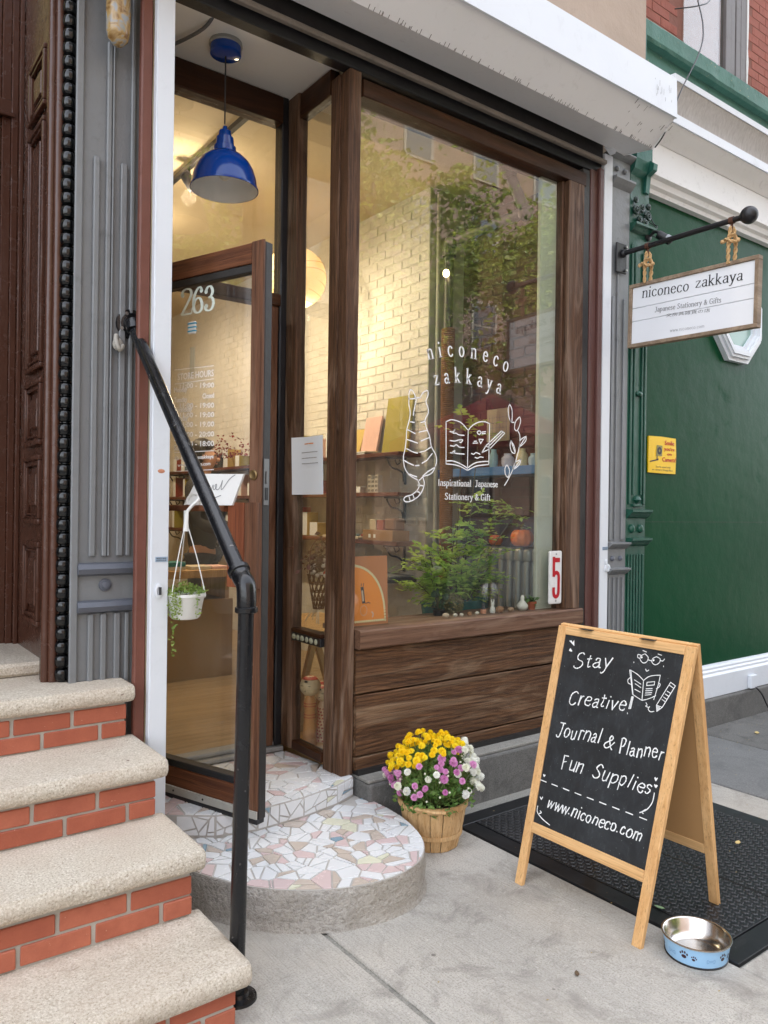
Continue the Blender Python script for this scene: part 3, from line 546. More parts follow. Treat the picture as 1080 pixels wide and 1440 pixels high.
# cellar hatch ---------------------------------------------------
hatch = thing('cellar_hatch', 'black diamond plate steel cellar hatch lying in the sidewalk under the chalkboard', 'hatch', (3.15, 2.07, 0))
HM = paint('hatch_steel', (.010, .011, .013, 1), .35, .35, 3, .1, .25, 5, spots=(.07, .07, .068, 1))
HM2 = paint('worn_tread', (.05, .05, .052, 1), .28, .4, 5, .1, .3, 9)
fr = B()
for a in ((2.50, 3.79, 1.337, 1.425), (2.50, 3.79, 2.705, 2.795), (2.50, 2.59, 1.427, 2.703), (3.70, 3.79, 1.427, 2.703)): box(fr, *a, -.03, .006, .002)
obj('hatch_frame', fr, HM, hatch)
for (x0, x1) in ((2.594, 3.027), (3.033, 3.696)):
    lf = B(); box(lf, x0, x1, 1.43, 2.70, -.03, .008, .0015)
    leaf = obj('hatch_leaf', lf, HM, hatch)
    tr = B(); s = .0225; i = 0
    yy = 1.447
    def ridge(cx, cy, a, L2, W2):
        ca, sa = math.cos(a), math.sin(a); ps = [(L2, 0), (L2*.5, W2), (-L2*.5, W2), (-L2, 0), (-L2*.5, -W2), (L2*.5, -W2)]
        lo = [tr.verts.new((cx+x*ca-y*sa, cy+x*sa+y*ca, .0078)) for x, y in ps]; hi = [tr.verts.new((cx+(x*ca-y*sa)*.6, cy+(x*sa+y*ca)*.6, .0115)) for x, y in ps]
        tr.faces.new(hi)
        for q in range(6): tr.faces.new((lo[q], lo[(q+1) % 6], hi[(q+1) % 6], hi[q]))
    while yy < 2.69:
        xx = x0+.014; j = 0
        while xx < x1-.01:
            if (i+j) % 2: ridge(xx, yy, .35, .0125, .0024)
            else: ridge(xx-.0030, yy+.0025, .35+PI/2-.25, .0095, .0022); ridge(xx+.0032, yy-.0025, .35+PI/2-.25, .0095, .0022)
            xx += s; j += 1
        yy += s; i += 1
    tag(obj('tread_pattern', tr, HM2, leaf), kind='stuff')
# ================================================================ THE SHOP BUILDING (shell)
sb = thing('shop_building', 'beige stucco shop building with dark wood storefront below the white shutter box', 'building', (2.5, 3, 0))
obj('stucco_wall', bx(1.02, 4.285, 2.985, 3.3, 4.02, 17), STUCCO, sb)
obj('lintel_wall', bx(1.02, 4.16, 3.07, 3.3, 3.765, 4.018), STUCCO, sb)
# ledge and plinth
obj('ledge', bx(2.09, 3.97, 2.872, 3.12, -.03, .232, .012, 2), CONCD, sb)
obj('ledge_cap', bx(2.092, 3.96, 2.885, 3.12, .233, .25, .004), CONCL, sb)
obj('damp_strip', bx(2.088, 3.7, 2.965, 3.1, .2505, .275), BLACKW, sb)
# wooden storefront -----------------------------------------------
sf = thing('wooden_storefront', 'dark weathered wood shop window front with plank base and big glass pane', 'storefront', (2.85, 3.0, .25))
def rough_post(x0, x1, y0, y1, z0, z1, amp=.0025, n=60, bev=.006):
    """hewn timber: a box whose edges wander a little along its length"""
    bm = B(); ax = max(range(3), key=lambda i: (x1-x0, y1-y0, z1-z0)[i]); lo = (x0, y0, z0); hi = (x1, y1, z1)
    o1, o2 = [i for i in range(3) if i != ax]; rings = []; ph = random.random()*99
    prof = [(bev, 0), (1, 0, -bev), (1, bev, 0)]
    for k in range(n+1):
        t = lo[ax]+(hi[ax]-lo[ax])*k/n; ring = []
        a0, a1, b0, b1 = lo[o1], hi[o1], lo[o2], hi[o2]
        cs = [(a0+bev, b0), (a1-bev, b0), (a1, b0+bev), (a1, b1-bev), (a1-bev, b1), (a0+bev, b1), (a0, b1-bev), (a0, b0+bev)]
        for j, (a, b) in enumerate(cs):
            w_ = noise.noise(Vector((t*5, j//2*7.3+ph, 0)))*amp+noise.noise(Vector((t*28, j//2*3.1, ph)))*amp*.5
            c = [0, 0, 0]; c[ax] = t; c[o1] = a+(w_ if a > (a0+a1)/2 else -w_)*.8; c[o2] = b-abs(w_)*(1 if b > (b0+b1)/2 else -1)
            ring.append(bm.verts.new(c))
        rings.append(ring)
    for u, v in zip(rings, rings[1:]):
        for j in range(8): bm.faces.new((u[j], u[(j+1) % 8], v[(j+1) % 8], v[j]))
    bm.faces.new(rings[0][::-1]); bm.faces.new(rings[-1]); bmesh.ops.recalc_face_normals(bm, faces=bm.faces)
    return bm
obj('corner_post', rough_post(2.013, 2.083, 3.0, 3.15, .252, 3.57), WOODZ, sf)
obj('corner_board', rough_post(2.006, 2.0125, 3.07, 3.148, .252, 3.568, .001, 40, .001), WOODZ, sf)
PL = ((.838, .628), (.622, .335), (.329, .268))
for a, b in PL: obj('plank', rough_post(2.086, 3.70, 2.985+(.006 if b > .6 else 0), 3.03, b, a, .003, 40, .004), WOODX, sf)
obj('sill', rough_post(2.086, 3.705, 2.958, 3.16, .842, .935, .003, 40, .008), SILLW, sf)
obj('window_jamb', rough_post(3.565, 3.702, 2.985, 3.12, .937, 3.455, .0015), WOODZ, sf)
obj('window_jamb', rough_post(3.545, 3.5645, 3.02, 3.12, .937, 3.455, .001), WOODZ, sf)
obj('window_head', rough_post(2.086, 3.72, 2.99, 3.12, 3.457, 3.54, .002, 40, .004), WOODXD, sf)
obj('outer_jamb', bx(3.704, 3.768, 3.0, 3.12, .25, 3.57, .004), BLACKW, sf)
ij = B(); box(ij, 3.770, 3.83, 2.995, 3.1, .25, 3.58, .003); box(ij, 3.832, 3.872, 2.975, 3.1, .25, 3.60, .006)
obj('iron_jamb', ij, IRONB, sf)
pane = obj('window_pane', bx(2.084, 3.546, 3.038, 3.044, .93, 3.458), GLASS, sf)
TW = lambda x, y, z: (x, 3.036-z, y)
for word in (ARC1, ARC2):
    gt = B()
    for ch, p, ang, xh in word:
        wd = GL[ch][0]*xh*.92
        glyph(gt, ch, p[0]-wd*.5*math.cos(ang), p[1]-wd*.5*math.sin(ang), xh*.92, xh, ang, .0058, .0098, TW, .0005)
    obj('window_lettering', gt, LETTER, pane)
for s, p0, p1, xh in WIN_TEXT:
    gt = B(); line_text(gt, s, p0, p1, xh, .0032, .0055, TW, .0005); obj('window_lettering', gt, LETTER, pane)
for nm, test in (('cat_drawing', lambda xs: max(xs) < WIN_SPLIT[0]), ('book_drawing', lambda xs: max(xs) >= WIN_SPLIT[0] and min(xs) < WIN_SPLIT[1]), ('branch_drawing', lambda xs: min(xs) >= WIN_SPLIT[1])):
    gt = B(); draw(gt, [l for l in WIN_LINES if test([q[0] for q in l[1]])], .0058, TW, .0007, wob=.25); obj(nm, gt, LETTER, pane)
# header steel
obj('header_steel', bx(1.17, 3.875, 2.99, 3.065, 3.655, 3.762, .003), BLACKW, sf)
obj('header_channel', bx(1.17, 3.875, 2.955, 2.988, 3.622, 3.648, .006), STEELW, sf)
obj('header_beam', bx(1.17, 3.875, 3.0, 3.065, 3.575, 3.653, .003), BLACKM, sf)
# alcove: beams, side window, inner post
obj('alcove_beam', rough_post(1.17, 1.945, 3.51, 3.6, 3.49, 3.628, .003, 30), WOODXD, sf)
obj('alcove_beam', rough_post(2.0, 2.055, 3.152, 3.5, 3.5, 3.628, .002, 20), WOODYD, sf)
obj('inner_post', rough_post(1.99, 2.05, 3.43, 3.6, .28, 3.63, .003), WOODZ, sf)
obj('inner_post', rough_post(1.948, 1.988, 3.52, 3.6, .28, 3.63, .002), BLACKM, sf)
obj('door_stop', rough_post(1.905, 1.946, 3.53, 3.6, .28, 2.545, .002), DOORW, sf)
obj('door_head', rough_post(1.17, 1.946, 3.515, 3.6, 2.547, 2.61, .002, 30), WOODXD, sf)
obj('hinge_jamb', rough_post(1.168, 1.20, 3.44, 3.6, .28, 3.488, .002), WOODZ, sf)
obj('transom_pane', bx(1.2, 1.947, 3.55, 3.556, 2.61, 3.49), GLASS, sf)
sp = obj('side_pane', bx(2.018, 2.024, 3.15, 3.432, .88, 3.502), GLASS, sf)
obj('side_pane', bx(2.018, 2.024, 3.15, 3.432, .325, .832), GLASS, sf)
ss = B(); box(ss, 1.985, 2.05, 3.151, 3.43, .836, .877, .003); obj('side_rail', ss, BLACKM, sf)
st = plain('grey_green_pebble', lin(150, 150, 128), .8)
for k, y in enumerate((3.19, 3.235, 3.275, 3.32, 3.36, 3.40)):
    b_ = B(); ball(b_, (1.984, y, .857), .016, (.4, .9+.3*(k % 2), .9), 8, 6); obj('pebble', b_, st, sf, smooth=60)
obj('side_bottom_rail', bx(1.995, 2.05, 3.151, 3.43, .278, .323, .004), WOODYD, sf)
obj('side_cap', rough_post(1.985, 2.05, 3.151, 3.43, .878, .898, .002, 16, .003), WOODYD, sf)
struct('alcove_ceiling', bx(1.17, 2.05, 3.066, 3.6, 3.632, 3.66), CEIL)
struct('alcove_wall', bx(1.102, 1.166, 3.1, 3.6, .16, 3.76), CREAM)
th = B(); box(th, 1.17, 1.99, 3.5, 3.61, .252, .274, .004); box(th, 1.17, 1.99, 3.535, 3.612, .2745, .298, .006); obj('threshold', th, paint('threshold_metal', (.26, .26, .25, 1), .45, .2, 6, .2, .4), sf)
# rolling shutter ---------------------------------------------------
sh = thing('roller_shutter', 'white metal roller shutter box with guide rails framing the shop window', 'shutter', (2.5, 2.9, 0))
hb = B(); prof = [(2.61, 4.02), (2.595, 3.806), (2.74, 3.678), (2.945, 3.715), (2.975, 3.742), (2.975, 4.03)]
extr_x(hb, prof, .6, 4.012); bmesh.ops.recalc_face_normals(hb, faces=hb.faces)
obj('shutter_box', hb, W_SHUT, sh)
fa = B(); extr_x(fa, [(2.588, 4.03), (2.582, 3.80), (2.592, 3.797), (2.606, 3.83), (2.606, 4.03)], .6, 4.02); bmesh.ops.recalc_face_normals(fa, faces=fa.faces); obj('fascia', fa, W_WHITE, sh)
obj('top_plate', bx(.6, 4.016, 2.60, 2.985, 4.031, 4.037), W_WHITE, sh)
en = B(); extr_x(en, [(p[0]*.999+.002, p[1]*.999) for p in prof], 4.0125, 4.018); bmesh.ops.recalc_face_normals(en, faces=en.faces); obj('end_cap', en, W_SHUT, sh)
dirt = B(); 
for k in range(90):
    x = 1.6+random.random()**.8*2.4; t_ = random.random(); y = 2.735; z = 3.68
    L2 = .006+.012*random.random(); q = Vector((x, 2.728-.004*random.random(), 3.6835+.0))
    f_ = lambda x_, s_: (x_, 2.738-(.0+s_), 3.6745+s_*.883)
    o_ = [dirt.verts.new(f_(x, 0)), dirt.verts.new(f_(x+.003, 0)), dirt.verts.new(f_(x+.003, L2)), dirt.verts.new(f_(x, L2))]; dirt.faces.new(o_)
for k in range(16):
    x = 3.62+.42*random.random()**.7; s_ = .02+.12*random.random(); L2 = .006+.018*random.random(); a = random.choice((.002, .003, .0045))
    o_ = [dirt.verts.new((x+dx, 2.738-(s_+dy), 3.6745+(s_+dy)*.883)) for dx, dy in ((0, 0), (a, 0), (a+.004, L2), (.004, L2))]; dirt.faces.new(o_)
for k in range(14):
    x = 3.78+.2*random.random(); z = 3.84+.12*random.random(); L2 = .008+.03*random.random()
    o_ = [dirt.verts.new((x+dx, 2.5795, z+dz)) for dx, dz in ((0, 0), (.002, 0), (.002, L2), (0, L2))]; dirt.faces.new(o_)
tag(obj('soot_specks', dirt, plain('soot', (.13, .12, .11, 1), .9), sh), kind='stuff')
for (x0, x1) in ((1.088, 1.161), (3.877, 3.962)):
    r_ = B(); box(r_, x0, x1, 2.985, 3.02, 0, 3.70, .003); box(r_, x0+.004, x1-.004, 2.981, 2.9845, 0, 3.70)
    obj('guide_rail', r_, W_WHITE, sh)
lk = B(); lathe(lk, [(0, 0), (.026, 0), (.024, .008), (.014, .010), (.014, .004), (0, .004)], (3.952, 2.981, 1.165), 16, Matrix.Rotation(PI/2, 3, 'X')); box(lk, 3.93, 3.95, 2.972, 2.98, 1.185, 1.215, .003)
obj('rail_lock', lk, W_WHITE, sh, smooth=40)
lk = B(); lathe(lk, [(0, 0), (.02, .0), (.02, .006), (.012, .008), (.008, .001), (0, .001)], (1.12, 2.98, 1.17), 14, Matrix.Rotation(PI/2, 3, 'X') @ Matrix.Diagonal((.8, 1.5, 1))); obj('lock_hole_plate', lk, W_WHITE, sh, smooth=40)
obj('latch_hole', bx(1.118, 1.128, 2.9685, 2.971, 1.155, 1.185), INK, sh)
stk = plain('pale_blue_sticker', lin(150, 170, 190), .5)
for x, z in ((1.105, 1.285), (3.905, 1.275)):
    s_ = B(); box(s_, x, x+.05, 2.9790, 2.9805, z, z+.02); o = obj('sticker', s_, stk, sh)
    b_ = B(); TK = lambda a, b, c: (a, 2.9785-c, b)
    for zz in (.004, .012):
        for q in range(5): box(b_, x+.005+q*.0085, x+.005+q*.0085+random.uniform(.003, .006), 2.9780, 2.9788, z+zz, z+zz+.004)
    obj('sticker_print', b_, INK, o)
sc_ = B(); ball(sc_, (1.125, 2.981, 1.645), .012, (1.3, .15, .7), 10, 6); tag(obj('rust_scar', sc_, plain('exposed_primer', lin(190, 130, 100), .8), sh, smooth=60))
br = B(); box(br, 3.86, 3.93, 2.93, 2.97, 3.70, 3.74, .004, rot=((3.9, 2.95, 3.72), Matrix.Rotation(.5, 4, 'Y'))); obj('guide_bracket', br, W_WHITE, sh)

# red-brown strip beside left guide
tag(obj('painted_wood_strip', rough_post(1.040, 1.086, 3.02, 3.055, 0, 3.76, .002), RUST), 'red brown painted wood strip between grey iron pilaster and white shutter rail', 'trim strip')

# ================================================================ GREY PILASTERS
K = 1.068     # this pilaster and the entrance stand back from the shutter rail
def back(x0, x1, y0, y1, z0, z1): return (x0*K, x1*K, y0*K, y1*K, max(.6, 1.5+(z0-1.5)*K), 1.5+(z1-1.5)*K)
gp = thing('iron_pilaster', 'grey painted cast iron pilaster with tall ribs and rosette behind the handrail', 'pilaster', (.97, 3.15, 0))
obj('shaft', bx(.79*K, 1.03*K, 2.95*K, 3.3, .5, 4.1, .004), GREY, gp)
ed = B(); box(ed, *back(.772, .80, 2.935, 2.949, .80, 3.9), .004); box(ed, *back(1.010, 1.024, 2.938, 2.949, .5, 3.9), .003); obj('edge_moulding', ed, GREY, gp)
for x0, x1, z0, z1 in ((.838, .860, 1.315, 2.80), (.884, .902, 1.315, 3.24), (.9045, .912, 1.315, 3.24), (.938, .962, 1.315, 2.80), (.974, .99, 1.315, 3.6),
                       (.838, .858, .5, 1.10), (.884, .905, .5, 1.10), (.934, .957, .5, 1.10), (.974, .99, .5, 1.10)):
    obj('rib', bx(*back(x0, x1, 2.934, 2.9495, z0, z1), .004), GREY, gp)
for z in (1.246, 1.096):
    b_ = B(); extr_x(b_, [(3.151, z-.022), (3.125, z-.012), (3.117, z+.008), (3.127, z+.026), (3.151, z+.032)], .852, 1.08); bmesh.ops.recalc_face_normals(b_, faces=b_.faces); obj('band', b_, GREYB, gp, smooth=30)
b_ = B(); lathe(b_, [(0, 0), (.026, 0), (.024, .006), (.016, .008), (.015, .014), (0, .02)], (.963, 3.149, 1.187), 18, Matrix.Rotation(PI/2, 3, 'X')); obj('rosette', b_, GREYB, gp, smooth=50)
gq = thing('iron_pilaster', 'narrow grey iron pilaster between the white shutter rail and the green pilaster', 'pilaster', (4.07, 3.0, 0))
obj('shaft', bx(3.968, 4.16, 2.998, 3.06, 0, 3.76, .004), GREY, gq)
for x0, x1, z0, z1 in ((3.985, 4.01, 1.335, 2.85), (4.035, 4.047, 1.335, 3.0), (4.10, 4.125, 1.335, 2.85), (3.985, 4.0, .2, 1.10), (4.03, 4.045, .2, 1.10), (4.075, 4.09, .2, 1.10), (4.12, 4.135, .2, 1.10)):
    obj('rib', bx(x0, x1, 2.988, 2.9975, z0, z1, .003), GREY, gq)
for z, h in ((3.56, .03), (1.30, .022), (1.14, .022), (3.73, .02)):
    b_ = B(); extr_x(b_, [(2.998, z-h), (2.975, z-h*.3), (2.955, z+h*.5), (2.955, z+h*.9), (2.998, z+h)], 3.967, 4.163); bmesh.ops.recalc_face_normals(b_, faces=b_.faces); obj('band', b_, GREY, gq)
for x in (4.02, 4.10):
    for z in (3.65, 1.22):
        b_ = B(); ball(b_, (x, 2.995, z), .017, (1, .9, 1), 12, 8); obj('rivet', b_, GREYB if z < 2 else GREY, gq, smooth=60)
# ================================================================ LEFT NEIGHBOUR ENTRANCE
en = thing('entrance_surround', 'brown gloss painted door surround with raised moulded panels left of black beads', 'door frame', (.7, 3.2, .82))
XJ = .785
obj('panelled_jamb', bx(XJ, XJ+.04, 3.24, 3.91, .86, 6, .003), BROWN, en)
fm = B()
for k, (x, y, r) in enumerate(((.757, 3.225, .017), (.782, 3.21, .019), (.802, 3.205, .012))):
    tube(fm, [(x, y, .81+.2*q) for q in range(26)], r, 10)
box(fm, .745, .815, 3.215, 3.265, .81, 6, .003); obj('front_moulding', fm, BROWN, en, smooth=50)
for z0, z1 in ((3.165, 3.42), (2.077, 3.12), (1.756, 2.034), (1.425, 1.714), (1.0, 1.35)):
    y0, y1 = 3.41, 3.69; p_ = B()
    for i, (o_, d, hgt) in enumerate(((0, .022, .022), (.022, .012, .012), (.034, .01, .018))):
        a0, a1, b0, b1 = y0+o_, y1-o_, z0+o_, z1-o_
        for (u0, u1, v0, v1) in ((a0, a1, b0, b0+d), (a0, a1, b1-d, b1), (a0, a0+d, b0+d, b1-d), (a1-d, a1, b0+d, b1-d)):
            box(p_, XJ-hgt, XJ-.0005, u0, u1, v0, v1, min(.006, d*.4), 2)
    box(p_, XJ-.014, XJ-.0005, y0+.075, y1-.075, z0+.075, z1-.075, .006)
    obj('raised_panel', p_, BROWN, en, smooth=35)
df = B()
for x0, x1, y0 in ((.765, .7845, 3.85), (.737, .766, 3.88), (.70, .739, 3.90), (.684, .701, 3.92)): box(df, x0, x1, y0, 3.99, .86, 6, .004)
obj('door_frame', df, BROWN, en)
tbar = B(); box(tbar, -1.2, .75, 3.89, 3.98, 3.305, 3.37, .004); box(tbar, -1.2, .75, 3.87, 3.98, 3.286, 3.304, .003); obj('transom_bar', tbar, BROWN, en)
obj('transom_pane', bx(-1.2, .71, 3.95, 3.96, 3.37, 6), plain('yellow_lit_curtain', lin(196, 186, 120), .35), en)  # opaque pane in one even yellowish colour
dl = B(); box(dl, -1.2, .70, 3.99, 4.04, .81, 3.30); obj('door_leaf', dl, BLACKG, en)  # black sheet painted in for the dark interior past the doorway
bd = thing('beaded_column', 'glossy black column of stacked beads beside the grey iron pilaster', 'column', (.812, 3.19, .81))
core = B(); tube(core, [(.812, 3.19, .81), (.812, 3.19, 6)], .014, 8); obj('core', core, BLACKG, bd)
bm_ = B(); lathe(bm_, [(.012, -.0262), (.022, -.0225), (.0245, -.019), (.027, -.013), (.0282, 0), (.027, .013), (.0245, .018), (.0195, .021), (.026, .0235), (.012, .0262)], (0, 0, 0), 14)
bead = obj('bead', bm_, BLACKG, bd, local=True, smooth=50, loc=(0, 0, .03))
z = .03+.0535
while z < 3.6:
    b_ = obj('bead', None, None, bd, data=bead.data, loc=(random.uniform(-.0008, .0008), random.uniform(-.001, .001), z), rot=(random.uniform(-.03, .03), random.uniform(-.03, .03), random.random()*6)); z += .0535
lft = thing('entrance_building', 'upper wall of the brown and grey neighbouring building above the stoop', 'building', (0, 3.2, 4))
obj('wall', bx(-40, .77, 4.05, 4.2, 0, 17), STUCCO, lft); obj('upper_wall', bx(-40, 1.018, 3.25, 4.04, 6.05, 17), STUCCO, lft)
obj('side_wall', bx(-8, -1.2, 3.2, 4.04, .86, 6), BROWN, lft)
# ================================================================ STOOP
sp_ = thing('stoop', 'granite stair with red brick risers climbing to the brown entrance', 'stairs', (-.1, 2.5, 0))
TZ = (.19, .40, .605, .81); TY = (1.99, 2.32, 2.65, 2.975); XL = -1.6
for i, (z, y) in enumerate(zip(TZ, TY)):
    yb = TY[i+1]+.055 if i < 3 else 3.145
    bm_ = B(); prof = [(y+.022, z-.068), (y+.008, z-.062), (y+.002, z-.05), (y, z-.034), (y+.002, z-.016), (y+.009, z-.004), (y+.022, z)]
    prof = prof+[(yb, z), (yb, z-.068)]
    n_ = 40; rings = []
    xr = 1.045 if i < 3 else 1.034
    xs = [XL+(xr-.02-XL)*k/n_ for k in range(n_+1)]+[xr-.006, xr]
    xe = .776
    for k, x in enumerate(xs):
        ins = {len(xs)-1: .011, len(xs)-2: .003}.get(k, 0)
        ring = []
        for j, (py, pz) in enumerate(prof):
            w_ = noise.noise(Vector((x*4, py*3+i*5, pz*9)))*.0032+noise.noise(Vector((x*22, py*9+i, pz*30)))*.0022
            if py > y+.1: w_ = 0
            ring.append(bm_.verts.new((x, py+ins*(1 if j < 7 else 0)+w_, pz+(ins if pz < z-.04 else -ins)*.6+w_*.6)))
        rings.append(ring)
    for u, v in zip(rings, rings[1:]):
        for j in range(len(prof)): bm_.faces.new((u[j], u[(j+1) % len(prof)], v[(j+1) % len(prof)], v[j]))
    bm_.faces.new(rings[0]); bm_.faces.new(rings[-1][::-1]); bmesh.ops.recalc_face_normals(bm_, faces=bm_.faces)
    obj('tread', bm_, GRANITE, sp_, smooth=40)
obj('landing', bx(XL, .83, 3.146, 4.0, .72, .809, .002), GRANITE, sp_)
dsl = rough_post(XL, .785, 3.36, 3.98, .8105, .866, .004, 30, .012); obj('door_sill', dsl, GRANITE, sp_, smooth=40)
core = B(); f0 = (2.035, 2.36, 2.69, 3.012)
for i in range(4):
    zb = 0 if i == 0 else TZ[i-1]; box(core, XL, 1.0, f0[i]-.005, 3.14, max(0, zb-.07), TZ[i]-.0685)
obj('mortar_core', core, MORTAR, sp_)
bk = {}
def brick(Lx, name='brick'):
    key = round(Lx, 3)
    if key not in bk:
        bm_ = B(); box(bm_, 0, Lx, 0, .09, 0, .0565, .003, 1)
        for v in bm_.verts: v.co += Vector([noise.noise(v.co*40+Vector((key*9, i*7, 0)))*.0012 for i in range(3)])
        o = obj('brick', bm_, BRICK, sp_, local=True); bk[key] = o.data; return o
    return obj('brick', None, None, sp_, data=bk[key])
base = Vector((-.1, 2.5, 0))
for i in range(4):
    zb = 0 if i == 0 else TZ[i-1]; f = f0[i]
    for c_ in range(2):
        z = zb+.006+c_*.0645; x = 1.005; first = (c_ == 0)
        while x > XL+.2:
            Lx = .092 if first else .195; first = False
            b_ = brick(Lx); b_.location = Vector((x-Lx, f-.012+random.uniform(-.003, .002), z+random.uniform(-.0015, .0015)))-base
            b_.rotation_euler = (0, random.uniform(-.004, .004), random.uniform(-.004, .004)); x -= Lx+.013
# ================================================================ ROUND MOSAIC STEPS
LOW = [(1.07, 3.02), (1.10, 2.86), (1.18, 2.66), (1.29, 2.47), (1.44, 2.335), (1.60, 2.262), (1.78, 2.245), (1.93, 2.30), (2.045, 2.43), (2.11, 2.62), (2.125, 2.82), (2.105, 3.02)]
UPR = [(1.17, 3.61), (1.17, 3.06), (1.22, 3.02), (1.35, 2.925), (1.52, 2.885), (1.75, 2.895), (1.95, 2.935), (2.072, 2.985), (2.072, 3.15), (2.0, 3.16), (1.99, 3.61)]
UPRC = [(1.17, 3.5), (1.17, 3.06), (1.22, 3.02), (1.35, 2.925), (1.52, 2.885), (1.75, 2.895), (1.95, 2.935), (2.072, 2.985), (2.0, 3.5)]
lowp = [(v.x, v.y) for v in catmull([(x, y, 0) for x, y in LOW], 5)]
ROUGHC = CONC
stp = thing('round_step', 'low round concrete step topped with pink and white broken tile mosaic', 'step', (1.6, 2.7, 0))
bm_ = B(); n_ = len(lowp); layers = []
cx_, cy_ = 1.6, 2.75
for k in range(9):
    zz = .1475*k/8; ring = []
    for x, y in lowp:
        dx, dy = x-cx_, y-cy_; l = math.hypot(dx, dy); w_ = noise.noise(Vector((x*9, y*9, zz*25)))*.006+noise.noise(Vector((x*30, y*30, zz*60)))*.0025-(.004 if k == 8 else 0)+(.006 if k == 0 else 0)
        if y > 3.0: w_ = 0
        ring.append(bm_.verts.new((x+dx/l*w_, y+dy/l*w_, zz)))
    layers.append(ring)
for u, v in zip(layers, layers[1:]):
    for j in range(n_): bm_.faces.new((u[j], u[(j+1) % n_], v[(j+1) % n_], v[j]))
bm_.faces.new(layers[-1]); bmesh.ops.recalc_face_normals(bm_, faces=bm_.faces)
obj('concrete_base', bm_, ROUGHC, stp, smooth=60)
TILES = [('tile_white', lin(218, 220, 221), 11), ('tile_pink', lin(206, 186, 184), 3.6), ('tile_beige', lin(192, 180, 168), 2.4), ('tile_blue', lin(134, 160, 174), .8), ('tile_yellow', lin(212, 212, 190), .8)]
TM = [paint(n, c, .22, .05, 8, .03, .12, 25, rnd=True) for n, c, _ in TILES]
def shards(dom, n, seed, minr, rect=None):
    rnd = random.Random(seed); xs = [p[0] for p in dom]; ys = [p[1] for p in dom]; pts = []
    def inside(p):
        c = False
        for i in range(len(dom)):
            a, b = dom[i-1], dom[i]
            if (a[1] > p[1]) != (b[1] > p[1]) and p[0] < (b[0]-a[0])*(p[1]-a[1])/(b[1]-a[1])+a[0]: c = not c
        return c
    tries = 0
    while len(pts) < n and tries < 20000:
        tries += 1; p = (rnd.uniform(min(xs), max(xs)), rnd.uniform(min(ys), max(ys)))
        if inside(p) and all(math.hypot(p[0]-q[0], (p[1]-q[1])) > minr*rnd.uniform(.55, 1) for q in pts): pts.append(p)
    out = []
    for i, p in enumerate(pts):
        poly = list(dom)
        for j, q in enumerate(pts):
            if i == j or math.hypot(p[0]-q[0], p[1]-q[1]) > .4: continue
            w_ = .5; poly = clip(poly, (p[0]*(1-w_)+q[0]*w_, p[1]*(1-w_)+q[1]*w_), (q[0]-p[0], q[1]-p[1]))
            if len(poly) < 3: break
        if len(poly) < 3: continue
        A_ = abs(area(poly)); parts = [poly]
        if A_ > .0012 and rnd.random() < .8:
            a = rnd.random()*PI; c = (sum(q[0] for q in poly)/len(poly)+rnd.uniform(-.02, .02), sum(q[1] for q in poly)/len(poly)+rnd.uniform(-.02, .02)); nn = (math.cos(a), math.sin(a))
            parts = [clip(poly, c, nn), clip(poly, c, (-nn[0], -nn[1]))]
            if rnd.random() < .45 and len(parts[0]) > 2:
                a += rnd.uniform(.7, 1.9); c2 = parts[0][0]; c2 = (c2[0]*.4+c[0]*.6, c2[1]*.4+c[1]*.6); nn = (math.cos(a), math.sin(a))
                parts = [clip(parts[0], c2, nn), clip(parts[0], c2, (-nn[0], -nn[1])), parts[1]]
        for q in parts:
            if len(q) >= 3:
                q = inset(q, .0033)
                if q: out.append(q)
    return out, rnd
def pick(rnd, A_):
    ws = [c[2] for c in TILES]; ws = [ws[0]*(2.6 if A_ > .0018 else .6), ws[1], ws[2], ws[3]*(2.6 if A_ < .0009 else .15), ws[4]]
    return rnd.choices(range(5), ws)[0]
def lay(parent, polys, rnd, P3, nrm):
    for q in polys:
        A_ = abs(area(q)); bm_ = B(); c = (sum(p[0] for p in q)/len(q), sum(p[1] for p in q)/len(q)); t_ = .0045+rnd.uniform(-.0006, .0008)
        a = [bm_.verts.new(Vector(P3(*p))-nrm*.001) for p in q]; b = [bm_.verts.new(Vector(P3(*p))+nrm*(t_-.0012)) for p in q]
        d = [bm_.verts.new(Vector(P3(c[0]+(p[0]-c[0])*.965, c[1]+(p[1]-c[1])*.965))+nrm*t_) for p in q]; n_ = len(q)
        bm_.faces.new(d)
        for j in range(n_):
            bm_.faces.new((a[j], a[(j+1) % n_], b[(j+1) % n_], b[j])); bm_.faces.new((b[j], b[(j+1) % n_], d[(j+1) % n_], d[j]))
        bmesh.ops.recalc_face_normals(bm_, faces=bm_.faces)
        obj('tile', bm_, TM[pick(rnd, A_)], parent)
GROUT = paint('tile_grout', (.44, .42, .39, 1), .85, .15, 12, .4, .4)
gb = B(); extr_z(gb, inset(lowp, .004), .1476, .1505); obj('grout_bed', gb, GROUT, stp)
front = [p for p in inset(lowp, .004)]
cl = clip(front, (0, 2.995), (0, 1))
polys, rnd = shards(cl, 112, 5, .064)
polys = [p for p in polys if not (sum(q[1] for q in p)/len(p) > 2.93)]
lay(stp, polys, rnd, lambda x, y: (x, y, .1505), Vector((0, 0, 1)))
st2 = thing('upper_step', 'raised mosaic tile floor of the entrance alcove with tiled front edge', 'step', (1.6, 3.2, .15))
ub = B(); extr_z(ub, UPR, .14, .2455); obj('concrete_base', ub, GROUT, st2)
polys, rnd = shards(UPRC, 62, 11, .062); lay(st2, polys, rnd, lambda x, y: (x, y, .2455), Vector((0, 0, 1)))
